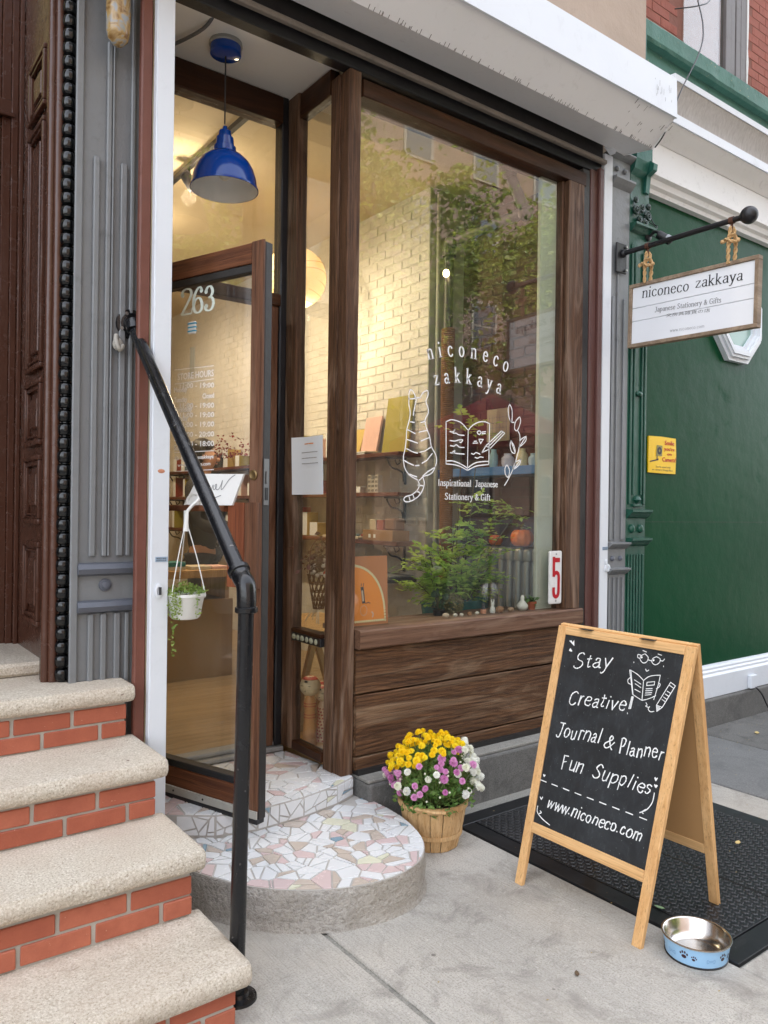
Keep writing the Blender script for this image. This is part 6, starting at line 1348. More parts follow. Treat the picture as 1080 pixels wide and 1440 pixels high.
# blue shelf with jars on the red brick wall
bs = thing('blue_shelf', 'blue painted shelf on the dark red brick wall behind the window', 'shelf', (3.65, 3.6, 1.72)); obj('board', bx(3.53, 3.764, 3.12, 4.10, 1.735, 1.79, .003), paint('blue_shelf_paint', lin(70, 120, 180), .45, .1, 4, .1, .1), bs); obj('bracket', bx(3.60, 3.763, 3.9, 3.92, 1.62, 1.734, .003), BLACKM, bs)
JARC = (lin(110, 160, 200), lin(180, 200, 215), lin(214, 198, 160), lin(196, 196, 214), lin(150, 180, 190))
for k, (yy, r, h) in enumerate(((3.18, .03, .07), (3.27, .034, .075), (3.37, .038, .11), (3.49, .042, .085), (3.62, .03, .12))):
    bm = B(); lathe(bm, [(0, 0), (r*.85, 0), (r, h*.25), (r, h*.65), (r*.6, h*.85), (r*.65, h), (0, h)], (3.60, yy, 1.791), 16)
    tag(obj('jar', bm, plain('jar_glaze_%d' % k, JARC[k], .25), smooth=40), ('lilac jar nearest the window on the blue shelf', 'squat cream jar on the blue shelf', 'pale tall jar on the blue shelf beside cream one', 'round blue jar on the blue shelf', 'slim grey blue jar deepest on the blue shelf')[k], 'jar', 'jars on the blue shelf')
cl_ = thing('wall_calendar', 'calendar sheet with dark header hanging on the dark red brick wall', 'calendar', (3.75, 3.72, 2.1)); obj('sheet', bx(3.742, 3.748, 3.62, 3.83, 1.98, 2.20), plain('calendar_paper', lin(176, 168, 140), .8), cl_); obj('header', bx(3.738, 3.747, 3.61, 3.84, 2.201, 2.28), BLACKG, cl_)
f_ = B()
for a in range(5): box(f_, 3.7405, 3.7416, 3.64, 3.81, 2.0+a*.035, 2.002+a*.035)
for a in range(6): box(f_, 3.7403, 3.7415, 3.645+a*.032, 3.647+a*.032, 2.0, 2.16)
obj('grid', f_, INKL, cl_)
bl = thing('string_bulb', 'small lit round bulb hanging in front of the black pipe', 'bulb', (3.36, 3.84, 3.08)); f_ = B(); ball(f_, (3.36, 3.84, 3.07), .021, (1, 1, 1.2)); obj('bulb', f_, plain('warm_bulb', (1, .8, .4, 1), .3, emit=(1, .72, .35, 1), es=5), bl, smooth=60); f_ = B(); tube(f_, [(3.36, 3.84, 3.09), (3.36, 3.84, 3.26)], .003, 5); obj('cord', f_, BLACKM, bl)
# wall shelves on white brick, two runs
def shelf(z, y0, y1, label):
    s = thing('wall_shelf', label, 'shelf', (3.35, (y0+y1)/2, z), group='wooden shelves on the white brick wall'); obj('board', bx(3.235, 3.44, y0, y1, z-.028, z, .003), SHELFW, s)
    ys = [y0+.17, y1-.2]+([ (y0+y1)/2 ] if y1-y0 > 1.6 else [])
    for yy in ys:
        b_ = B(); box(b_, 3.425, 3.44, yy-.008, yy+.008, z-.22, z-.0285, .002); box(b_, 3.25, 3.424, yy-.008, yy+.008, z-.042, z-.0285, .002)
        tube(b_, catmull([(3.27, yy, z-.045), (3.31, yy, z-.10), (3.37, yy, z-.115), (3.41, yy, z-.14), (3.42, yy, z-.20)], 4), .007, 6); tube(b_, catmull([(3.34, yy, z-.045), (3.36, yy, z-.08), (3.39, yy, z-.06), (3.38, yy, z-.045)], 4), .005, 6); obj('bracket', b_, BLACKM, s)
    return s
for z, n_ in ((1.908, 'top'), (1.628, 'middle'), (1.285, 'bottom')):
    shelf(z, 4.17, 6.0, f'dark wood {n_} wall shelf on the white brick wall nearest the window')
for z, n_ in ((1.90, 'top'), (1.62, 'middle'), (1.28, 'bottom')):
    shelf(z, 6.3, 8.6, f'dark wood {n_} wall shelf on the white brick wall deep in the shop')
COLB = [lin(*c) for c in ((214, 176, 168), (150, 140, 50), (196, 170, 96), (120, 90, 70), (176, 60, 50), (90, 110, 120), (200, 190, 170), (60, 60, 60), (140, 60, 40), (110, 130, 90))]
BM_ = [plain('cover_%d' % i, c, .6) for i, c in enumerate(COLB)]
bookn = 0; ADJ = ['pink', 'olive green', 'mustard', 'brown', 'red', 'slate blue', 'cream', 'black', 'rust', 'sage green']
def book(y, z, w_, h, d, ci, lean=0, x=3.43, flat=False, where=''):
    bm = B(); 
    if flat: box(bm, 3.26, 3.26+.16, y, y+w_, z, z+h, .002)
    else: box(bm, x-d, x, y, y+w_, z, z+h, .002)
    t_ = thing('book', f'{ADJ[ci]} {"flat" if flat else "upright"} book {where}', 'book', (x, y, z), group='books on the shelves')
    if lean: bm.transform(Matrix.Translation((x, y, z)) @ Matrix.Rotation(lean, 4, 'Y' if abs(lean) > .05 and not flat and d < .04 else 'X') @ Matrix.Translation((-x, -y, -z)))
    obj('cover', bm, BM_[ci], t_); 
    pb = B()
    if flat: box(pb, 3.258, 3.262, y+.003, y+w_-.003, z+.003, z+h-.003)
    else: box(pb, x-d-.0015, x-.01, y+.002, y+w_-.002, z+.004, z+h+.0012)
    if not lean: obj('pages', pb, PAPER, t_)
    else: pb.free()
    return t_
# face-out books, leaning on the wall
book(4.26, 1.909, .30, .42, .02, 1, .14, 3.40, where='face out, largest on the top shelf')
book(4.60, 1.935, .20, .27, .02, 0, .2, 3.38, where='face out with a small bird sketch on the top shelf')
book(4.86, 1.909, .16, .24, .02, 2, .3, 3.40, where='leaning beside the pink one on the top shelf')
book(4.60, 1.909, .20, .012, .1, 7, flat=True, where='lying under the pink one'); book(4.59, 1.9215, .20, .012, .1, 6, flat=True, where='lying right under the pink one')
book(5.10, 1.909, .04, .22, .14, 3, where='standing left on the top shelf'); book(5.145, 1.909, .03, .20, .14, 2, where='beside the standing brown one')
rr_ = random.Random(8)
f_ = B()
for k in range(3):
    for j in range(4-(k == 1)): box(f_, 3.28, 3.32, 4.46+k*.043, 4.50+k*.043, 1.629+j*.032, 1.660+j*.032, .001)
bx_ = thing('stacked_boxes', 'stack of tiny patterned white tea boxes on the middle shelf', 'boxes', (3.3, 4.5, 1.63)); obj('boxes', f_, plain('white_box', lin(206, 200, 190), .6), bx_); f_ = B()
for k in range(3):
    for j in range(4-(k == 1)):
        for q in range(3): box(f_, 3.2785, 3.2797, 4.466+k*.043+q*.011, 4.471+k*.043+q*.011, 1.636+j*.032, 1.654+j*.032)
obj('pattern', f_, INK, bx_)
book(4.68, 1.629, .05, .045, .05, 6, x=3.33, where='tiny, beside the tea boxes')
eas = thing('small_easel', 'small dark wooden easel frame on the middle shelf', 'easel', (3.33, 5.1, 1.63)); f_ = B(); tube(f_, [(3.28, 4.95, 1.63), (3.34, 4.99, 1.83)], .006, 6); tube(f_, [(3.28, 5.10, 1.63), (3.34, 5.06, 1.83)], .006, 6); tube(f_, [(3.34, 4.985, 1.83), (3.34, 5.065, 1.83)], .006, 6); tube(f_, [(3.28, 4.95, 1.68), (3.28, 5.10, 1.68)], .006, 6); obj('frame', f_, BLACKM, eas)
cbx = thing('cardboard_box', 'open cardboard box of wooden cat goods on the bottom shelf', 'box', (3.33, 4.4, 1.286)); obj('box', bx(3.25, 3.40, 4.24, 4.60, 1.286, 1.36, .002), plain('kraft_card', lin(150, 116, 76), .8), cbx)
for k, (y0, y1, h, c_) in enumerate(((4.26, 4.38, .16, 3), (4.39, 4.47, .145, 8), (4.48, 4.56, .15, 6))): obj('goods', bx(3.28, 3.38, y0, y1, 1.361, 1.286+h, .012 if k == 0 else .003), BM_[c_], cbx)
f_ = B(); box(f_, 3.2485, 3.2497, 4.44, 4.465, 1.305, 1.33); box(f_, 3.2485, 3.2497, 4.50, 4.525, 1.305, 1.33); obj('label', f_, PAPER, cbx)
tray = thing('tray', 'shallow tray of small goods on the bottom shelf', 'tray', (3.33, 4.9, 1.286)); obj('tray', bx(3.25, 3.40, 4.66, 5.15, 1.286, 1.305, .003), BM_[6], tray)
for k in range(9): b_ = B(); ball(b_, (3.30+.06*rr_.random(), 4.69+k*.05, 1.315), .014, (1, 1.1, .8), 8, 6); obj('trinket', b_, BM_[rr_.choice((5, 9, 6, 8))], tray, smooth=60)
WH = {5.35: 'just past the window goods', 5.50: 'second past the window goods', 5.62: 'third past the window goods', 5.8: 'at the far end', 6.4: 'nearest in the deep run', 6.7: 'second in the deep run', 6.95: 'third in the deep run', 7.3: 'fourth in the deep run', 7.6: 'fifth in the deep run', 8.0: 'sixth in the deep run', 8.3: 'at the back of the shop'}
for z_, w0 in ((1.909, 'top'), (1.629, 'middle'), (1.286, 'bottom')):
    for y in (5.35, 5.50, 5.62, 5.8, 6.4, 6.7, 6.95, 7.3, 7.6, 8.0, 8.3):
        ci = rr_.randrange(10); deep = 'deep ' if y > 6.1 else ''
        book(y, z_-(.008 if y > 6.1 else 0), rr_.uniform(.05, .12), rr_.uniform(.10, .24), rr_.uniform(.1, .16), ci, where=f'{WH[y]} on the {w0} shelf')
fl_ = thing('dried_flowers', 'dark red dried flowers on the top shelf deep in the shop', 'dried flowers', (3.3, 7.1, 1.9)); f_ = B(); pp_ = [(3.3+rr_.gauss(0, .06), 7.1+rr_.gauss(0, .3), 1.98+abs(rr_.gauss(0, .09))) for k in range(350)]; leafcloud(f_, pp_, .035, 3); obj('blooms', f_, plain('dried_red', lin(130, 40, 34), .8), fl_)['kind'] = 'stuff'
f_ = B(); lathe(f_, [(0, 0), (.06, 0), (.07, .1), (0, .1)], (3.32, 7.1, 1.9), 14); obj('vase', f_, BLACKM, fl_)
lb = thing('low_ledge', 'dark low stone slab shelf on the white wall behind the poster', 'ledge', (3.35, 4.5, 1.0)); obj('slab', bx(3.20, 3.44, 4.2, 4.85, 1.0, 1.03, .004), BLACKW, lb); obj('slab', bx(3.22, 3.43, 4.22, 4.80, 1.031, 1.048, .004), SLATE, lb)
# counter, goods and staff
ct_ = thing('shop_counter', 'pale wood shop counter with paper goods beyond the door', 'counter', (2.1, 5.4, .29))
obj('top', bx(1.0, 2.47, 5.10, 5.62, 1.01, 1.066, .004), OAKL, ct_); obj('front_panel', bx(1.0, 2.49, 5.145, 5.17, .292, .85, .003), paint('kraft_panel', lin(150, 122, 82), .6, .06, 2, .05, .1), ct_); obj('side_panel', bx(2.44, 2.47, 5.172, 5.60, .292, 1.009), OAKL, ct_); obj('inner_shelf', bx(1.0, 2.438, 5.172, 5.6, .83, .85), BLACKM, ct_)
k = 0
for x, w_, c_, h in ((1.62, .16, 6, .02), (1.80, .14, 5, .028), (1.97, .15, 6, .024), (2.0, .12, 9, .03), (2.16, .15, 6, .022), (2.32, .12, 0, .02)):
    k += 1; z = 1.067 if x != 2.0 else 1.092
    tag(obj('notebook_stack', bx(x, x+w_, 5.13, 5.30, z, z+h, .002), plain('teal_cover', lin(40, 130, 130), .5) if c_ == 9 else BM_[c_]), ('white pad at the left on the counter', 'slate blue pad on the counter', 'white pad under the teal one', 'teal notebook on the counter', 'white pad right of the teal notebook', 'pink pad at the right end of the counter')[k-1], 'notebook', 'paper goods on the counter')
tag(obj('card_rack', bx(1.55, 2.0, 5.45, 5.5, 1.067, 1.35, .004), BM_[3]), 'brown card rack standing on the counter beyond the door', 'rack')
def skinned(name, J, E_, mat, parent, sub=2):
    me = bpy.data.meshes.new(name); me.from_pydata([p for p, r in J], E_, []); o = bpy.data.objects.new(name, me); C.objects.link(o); o.parent = parent; PW[o.name] = PW[parent.name]
    me.materials.append(mat); sk_ = o.modifiers.new('skin', 'SKIN'); 
    for i, (p, r) in enumerate(J): me.skin_vertices[0].data[i].radius = (r if isinstance(r, tuple) else (r, r))
    me.skin_vertices[0].data[0].use_root = True
    o.modifiers.new('sub', 'SUBSURF').levels = sub; o.modifiers['sub'].render_levels = sub
    for p in me.polygons: p.use_smooth = True
    sk_.use_smooth_shade = True; return o
ps = thing('person', 'dark haired person in black clothes standing behind the counter looking down', 'person', (2.56, 5.86, .291), math.radians(48))
SKIN = paint('skin_tone', lin(180, 136, 110), .5, .05, 6, .05, 0); BLK = plain('black_cloth', (.02, .02, .022, 1), .85); HAIR = plain('black_hair', (.012, .010, .009, 1), .45); JEAN = plain('dark_trousers', (.03, .035, .05, 1), .85)
J = [((0, 0, .93), (.11, .07)), ((0, 0, 1.10), (.10, .065)), ((0, .01, 1.30), (.13, .085)), ((0, .01, 1.40), (.09, .065)), ((0, 0, 1.47), .052), ((0, -.02, 1.53), .05),
     ((-.19, .01, 1.37), .055), ((-.25, -.02, 1.10), .042), ((-.14, -.24, 1.02), .030), ((-.10, -.31, .99), .028),
     ((.19, .01, 1.37), .055), ((.25, -.02, 1.10), .042), ((.14, -.24, 1.02), .030), ((.10, -.31, .99), .028),
     ((-.09, 0, .85), .095), ((-.10, -.01, .48), .062), ((-.10, .02, .09), .042), ((-.10, -.12, .04), .036), ((.09, 0, .85), .095), ((.10, -.01, .48), .062), ((.10, .02, .09), .042), ((.10, -.12, .04), .036)]
E_ = [(0, 1), (1, 2), (2, 3), (3, 4), (4, 5), (3, 6), (6, 7), (7, 8), (8, 9), (3, 10), (10, 11), (11, 12), (12, 13), (0, 14), (14, 15), (15, 16), (16, 17), (0, 18), (18, 19), (19, 20), (20, 21)]
J.append(((0, -.035, 1.60), (.074, .088))); E_.append((5, 22)); J.append(((0, -.03, 1.68), (.068, .078))); E_.append((22, 23))
for s in (-1, 1):
    w0 = 9 if s < 0 else 13; base_i = len(J)
    for q in range(4):
        dx = s*(-.022+q*.015)
        i0 = len(J); J += [((s*.10+dx, -.35, .985), .0085), ((s*.10+dx*1.1, -.385-.006*(q in (1, 2)), .975), .008), ((s*.10+dx*1.1, -.405, .958), .007)]; E_ += [(w0, i0), (i0, i0+1), (i0+1, i0+2)]
    i0 = len(J); J += [((s*.10-s*.035, -.335, .98), .010), ((s*.10-s*.05, -.36, .97), .008)]; E_ += [(w0, i0), (i0, i0+1)]
body = skinned('body', J, E_, SKIN, ps)
shirt = skinned('shirt', [((0, 0, .80), (.19, .135)), ((0, 0, 1.08), (.16, .115)), ((0, .01, 1.28), (.19, .128)), ((0, .01, 1.40), (.125, .095)), ((-.20, .01, 1.375), .07), ((-.262, -.02, 1.10), .056), ((-.16, -.21, 1.03), .043), ((.20, .01, 1.375), .07), ((.262, -.02, 1.10), .056), ((.16, -.21, 1.03), .043)], [(0, 1), (1, 2), (2, 3), (3, 4), (4, 5), (5, 6), (3, 7), (7, 8), (8, 9)], BLK, ps)
tr_ = skinned('trousers', [((0, 0, .95), (.155, .11)), ((-.09, 0, .80), .108), ((-.10, -.01, .48), .078), ((-.10, .02, .12), .062), ((.09, 0, .80), .108), ((.10, -.01, .48), .078), ((.10, .02, .12), .062)], [(0, 1), (1, 2), (2, 3), (0, 4), (4, 5), (5, 6)], JEAN, ps)
f_ = B(); ball(f_, (0, .012, 1.665), .112, (.86, .98, .98), 24, 18)
for v in list(f_.verts):
    if v.co.y < -.02 and v.co.z < 1.70: v.co.y = -.02+.15*(v.co.y+.02)

    if v.co.y > 0 and v.co.z < 1.62: v.co.z -= .02
    v.co += Vector((noise.noise(v.co*30), noise.noise(v.co*33), noise.noise(v.co*36)))*.006
obj('hair', f_, HAIR, ps, local=True, smooth=60)
f_ = B(); ball(f_, (0, -.122, 1.60), .014, (.8, 1.2, 1.3), 8, 6); obj('nose', f_, SKIN, body, local=True, smooth=60)
for s in (-1, 1):
    f_ = B(); ball(f_, (s*.03, -.105, 1.635), .011, (1.3, .6, .6), 8, 6); obj('eye', f_, HAIR, body, local=True, smooth=60)
    f_ = B(); ball(f_, (s*.078, -.02, 1.615), .022, (.35, .7, 1.1), 8, 6); obj('ear', f_, SKIN, body, local=True, smooth=60)
f_ = B(); ball(f_, (0, -.108, 1.568), .016, (1.5, .5, .4), 8, 6); obj('mouth', f_, plain('lips', lin(160, 90, 80), .5), body, local=True, smooth=60)
# paper lantern
LC = Vector((2.888, 5.0, 3.22))
pl2 = thing('paper_lantern', 'round glowing paper lantern hanging inside the shop', 'lamp', tuple(LC)); f_ = B(); lathe(f_, [(.045, .215)]+[(.232*math.sin(t), .225*math.cos(t)) for t in [.22+k*.135 for k in range(20)]]+[(.05, -.215)], (0, 0, 0), 32)
LT = NT('lantern_paper'); v_ = LT.vec(rnd=False); LT.done((.9, .75, .45, 1), .8); LT.b.inputs['Emission Color'].default_value = (1, .56, .2, 1); LT.b.inputs['Emission Strength'].default_value = .15
obj('paper_shade', f_, LT.m, pl2, local=True, smooth=60); f_ = B(); 
for k in range(9): t = .3+k*.31; r = .2335*math.sin(t); tube(f_, [(r*math.cos(a), r*math.sin(a), .2265*math.cos(t)+.02*math.sin(a*2+k)) for a in [i*PI/16 for i in range(32)]], .0014, 4, closed=True)
obj('bamboo_rib', f_, plain('bamboo_rib', lin(190, 130, 60), .7), pl2, local=True); f_ = B(); tube(f_, [(0, 0, .21), (0, 0, .53)], .003, 5); obj('cord', f_, BLACKM, pl2, local=True)
def point(name, loc, e, col, r, parent):
    l = bpy.data.lights.new(name, 'POINT'); l.energy = e; l.color = col; l.shadow_soft_size = r; o = bpy.data.objects.new(name, l); C.objects.link(o); o.location = Vector(loc); 
    if parent: o.parent = parent; o.location = PW[parent.name].inverted() @ Vector(loc)
    return o
point('lantern_glow', LC+Vector((0, 0, -.3)), 4, (1, .82, .58), .1, pl2)
# track lights
tk = thing('track_light', 'ceiling spot rail with one lit spotlight seen above the open door', 'lamp', (2.3, 5.5, 3.7)); obj('rail', bx(1.95, 1.98, 3.95, 8.3, 3.70, 3.73), BLACKM, tk)
WARM = (1, .80, .56)
for k, (x, y) in enumerate(((1.965, 4.78), (1.965, 5.9), (1.965, 7.2))):
    f_ = B(); d = Vector((.55, -.15 if k == 0 else .1, -.75)).normalized(); q_ = d.to_track_quat('Z', 'Y').to_matrix(); c0 = Vector((x, y, 3.62)); lathe(f_, [(0, -.05), (.035, -.05), (.04, .06), (.034, .06), (.03, .0), (0, .0)], c0, 16, q_); tube(f_, [(x, y, 3.70), (x, y, 3.62)], .008, 6); hd = obj('spot_head', f_, BLACKM, tk, smooth=40)
    f_ = B(); ball(f_, c0+d*.045, .022); obj('bulb', f_, plain('spot_bulb', (1, .9, .7, 1), .3, emit=(1, .74, .4, 1), es=5) if k == 0 else bpy.data.materials['spot_bulb'], hd, smooth=60)
    s_ = bpy.data.lights.new('spot_glow', 'SPOT'); s_.energy = (14, 12, 12)[k]; s_.color = WARM; s_.spot_size = math.radians(115); s_.spot_blend = .8; s_.shadow_soft_size = .04; so = bpy.data.objects.new('spot_glow', s_); C.objects.link(so); so.parent = tk; so.location = PW[tk.name].inverted() @ (c0+d*.08); so.rotation_euler = (-d).to_track_quat('Z', 'Y').to_euler()
    point('spill_glow', c0+Vector((0, 0, -.10)), 2.6, WARM, .05, tk)
# ---------------- window display
def figurine(name, loc, prof, mt, label, ears=None, grp='figurines along the window sill', cat='figurine', extra=None):
    t = thing(name, label, cat, loc, group=grp); bm = B(); lathe(bm, prof, (0, 0, 0), 14); obj('body', bm, mt, t, local=True, smooth=60)
    if ears:
        for s in (-1, 1): b_ = B(); lathe(b_, [(.004, 0), (.0035, ears*.6), (0, ears)], (s*.007, 0, prof[-1][1]-.006), 8, Matrix.Rotation(s*.2, 3, 'Y')); obj('ear', b_, mt, t, local=True)
    return t
CER = plain('white_ceramic', (.74, .73, .70, 1), .25); ZS = .936
figurine('figurine', (3.075, 3.085, ZS), [(0, 0), (.014, 0), (.017, .012), (.013, .03), (.008, .038), (.011, .046), (.010, .056), (0, .062)], CER, 'tall white rabbit figurine on the window sill', .022)
f2 = figurine('figurine', (3.005, 3.085, ZS), [(0, 0), (.014, 0), (.015, .02), (.012, .034), (.008, .04), (.011, .048), (0, .060)], plain('dark_figure', (.04, .04, .05, 1), .4), 'small dark haired doll figurine on the window sill', .008)
b_ = B(); lathe(b_, [(.0155, .002), (.0165, .018), (.0155, .026)], (0, 0, 0), 12); obj('apron', b_, plain('peach_apron', lin(214, 150, 120), .6), f2, local=True)
t5 = figurine('duck_bottle', (3.31, 3.08, ZS), [(0, 0), (.02, 0), (.032, .012), (.034, .03), (.022, .045), (.010, .058), (.012, .072), (.008, .084), (0, .088)], CER, 'white gourd shaped ceramic bottle on the window sill', grp=None, cat='ornament')
PEBM = [plain('stone_%d' % k, lin(*c), .7) for k, c in enumerate(((196, 176, 156), (214, 208, 196), (150, 110, 80), (170, 140, 116)))]
for k, (x, r, m_) in enumerate(((2.72, .02, 0), (2.79, .014, 1), (2.84, .012, 1), (2.89, .015, 2), (2.95, .013, 1), (3.13, .026, 2), (3.21, .02, 3))):
    b_ = B(); ball(b_, (x, 3.075+.004*(k % 3), ZS+r*.6), r, (1.1, .8, .75), 10, 8)
    for v in b_.verts: v.co += Vector((1, 1, 1))*noise.noise(v.co*60)*.003
    tag(obj('shell_stone', b_, PEBM[m_], smooth=60), ('largest pale stone at the left of the row on the sill', 'small white stone next to the largest pale one on the sill', 'tiny white stone third in the sill row', 'brown stone fourth in the sill row', 'tiny white stone just left of the dark doll', 'big brown stone right of the rabbit figurine', 'tan stone beside the white bottle on the sill')[k], 'stone', 'stones along the window sill')
tp = thing('succulent_pot', 'small terracotta pot with green succulent on the window sill', 'plant pot', (3.38, 3.075, ZS)); f_ = B(); lathe(f_, [(0, 0), (.02, 0), (.027, .035), (.031, .035), (.031, .048), (.026, .048), (.024, .04), (0, .04)], (0, 0, 0), 18); obj('pot', f_, paint('terracotta', lin(168, 82, 50), .8, .1, 12, .2, .2), tp, local=True, smooth=40)
f_ = B(); rr_ = random.Random(2); leafcloud(f_, [(rr_.gauss(0, .013), rr_.gauss(0, .01), .045+.02*rr_.random()) for k in range(60)], .028, 5); obj('leaves', f_, leafmat('succulent_leaf', lin(80, 120, 60), lin(120, 150, 90)), tp, local=True)
# orange poster
po = thing('poster', 'orange poster with scalloped cream arch and cat on unicycle in the window corner', 'poster', (2.24, 3.1, 1.1))
f_ = B(); box(f_, 2.09, 2.335, 3.075, 3.08, .937, 1.275, rot=((2.2, 3.08, .93), Matrix.Rotation(-.04, 4, 'X'))); obj('sheet', f_, plain('poster_brown', lin(196, 128, 84), .6), po)
TP = lambda x, y, z: (x, 3.0735-z+(y-.93)*.04, y); f_ = B(); arch = [(2.10, 1.232)]+[(2.10+.215*math.sin(t)**.9, .955+.277*math.cos(t)**.8) for t in [k*PI/2/12 for k in range(1, 12)]]+[(2.317, .955), (2.10, .955)]
pq(f_, arch, TP); obj('orange_print', f_, plain('poster_orange', lin(248, 152, 66), .6), po)
f_ = B()
for k in range(46):
    i = k/45*(len(arch)-2); a = arch[int(i)]; b = arch[min(len(arch)-2, int(i)+1)]; t = i-int(i); c_ = (a[0]+(b[0]-a[0])*t, a[1]+(b[1]-a[1])*t); f_.faces.new([f_.verts.new(TP(c_[0]+.0068*math.cos(q), c_[1]+.0068*math.sin(q), .0006)) for q in range(6)])
for k in range(18): c_ = (2.10+k*.0127, .957); f_.faces.new([f_.verts.new(TP(c_[0]+.0068*math.cos(q), c_[1]+.0068*math.sin(q), .0006)) for q in range(6)])
obj('scalloped_border', f_, plain('poster_cream', lin(240, 226, 180), .6), po)
f_ = B(); draw(f_, [('~', [(2.178, 1.12), (2.182, 1.09), (2.186, 1.05)])], .018, TP, .0008); draw(f_, [('~', [(2.19, 1.05), (2.20, 1.045), (2.215, 1.048), (2.225, 1.043)])], .004, TP, .001); draw(f_, [('-', [(2.172, 1.13), (2.174, 1.142)]), ('-', [(2.184, 1.13), (2.186, 1.142)])], .004, TP, .001); ca = plain('cat_grey', lin(90, 84, 84), .6); obj('cat_print', f_, ca, po)
f_ = B(); draw(f_, [('-', [(2.178, 1.105), (2.183, 1.058)])], .010, TP, .0012); draw(f_, [('~', [(2.186+.02*math.cos(q*.628), 1.01+.024*math.sin(q*.628)) for q in range(11)])], .002, TP, .0012); draw(f_, [('~', [(2.235, 1.0), (2.243, .99), (2.238, .975)])], .006, TP, .0012); obj('wheel_print', f_, plain('print_pink', lin(214, 190, 170), .6), po)
# paper notice on side glass
pn_ = thing('paper_notice', 'curled white paper notice taped to the narrow side window', 'notice', (2.03, 3.3, 1.72))
f_ = B(); prof = [(3.19, 2.012), (3.24, 2.010), (3.30, 2.012), (3.36, 2.005), (3.41, 1.992), (3.438, 1.980)]
vs = [[f_.verts.new((x+.004*math.sin(z*9), y, z)) for y, x in prof] for z in (1.575, 1.65, 1.75, 1.84, 1.865)]
for u, v in zip(vs, vs[1:]):
    for j in range(len(prof)-1): f_.faces.new((u[j], u[j+1], v[j+1], v[j]))
obj('sheet', f_, PAPER, pn_, smooth=60)
f_ = B(); TN = lambda x, y, z: (2.0005-z+.004*math.sin(y*9), 3.40-x, y)
for x0, x1, y in ((.03, .17, 1.785), (.03, .17, 1.757), (.03, .165, 1.73)):
    x = x0
    while x < x1: L_ = random.uniform(.006, .016); ribbon(f_, [(x, y), (x+L_*.5, y+.001), (x+L_, y)], .0035, None, TN); x += L_+.004
obj('printed_lines', f_, INKL, pn_)
f_ = B(); ribbon(f_, [(.06, 1.828), (.095, 1.829)], .005, None, TN); ribbon(f_, [(.10, 1.829), (.14, 1.828)], .005, None, TN); obj('orange_heading', f_, plain('orange_ink', lin(214, 140, 70), .7), pn_)
# basket of dried flowers
wb = thing('hanging_basket', 'brown wicker cone basket of dried flowers hanging in the side window', 'basket', (2.085, 3.33, 1.05)); f_ = B()
WK = plain('wicker', lin(96, 56, 34), .8)
for k in range(12):
    a = k*PI/6
    for s in (-1, 1): tube(f_, [((.026+.030*t)*math.cos(a+s*t*1.2), (.026+.030*t)*math.sin(a+s*t*1.2), -.05+.17*t) for t in [j/8 for j in range(9)]], .0028, 4)
for t in (0, .25, .5, .75, 1): tube(f_, [((.027+.031*t)*math.cos(a), (.027+.031*t)*math.sin(a), -.05+.17*t) for a in [j*PI/9 for j in range(18)]], .0035, 4, closed=True)
tube(f_, catmull([(-.055, 0, .12), (-.05, 0, .25), (0, 0, .30), (.05, 0, .25), (.055, 0, .12)], 6), .004, 5); obj('wicker', f_, WK, wb, local=True); f_ = B(); rr_ = random.Random(6)
leafcloud(f_, [(rr_.gauss(0, .035), rr_.gauss(0, .03), .14+abs(rr_.gauss(0, .06))) for k in range(260)], .03, 6); obj('dried_stems', f_, plain('dried_brown', lin(110, 78, 66), .9), wb, local=True)['kind'] = 'stuff'
for k in range(14):
    b_ = B(); ball(b_, (rr_.gauss(0, .04), -.02+rr_.gauss(0, .03), .12+.08*rr_.random()), .011 if k else .018, u=8, v=6); obj('blossom', b_, plain('blossom_red', lin(214, 60, 40), .7) if k == 0 else (plain('blossom_cream', lin(206, 190, 176), .8) if k == 1 else bpy.data.materials['blossom_cream']), wb, local=True, smooth=60)
f_ = B()
for k in range(7): a = rr_.uniform(0, 6.28); tube(f_, [(.02*math.cos(a), .02*math.sin(a), -.04), (.07*math.cos(a), .07*math.sin(a), -.10-.02*rr_.random())], .0022, 4)
obj('pale_stalks', f_, plain('pale_stalk', lin(220, 210, 190), .7), wb, local=True)
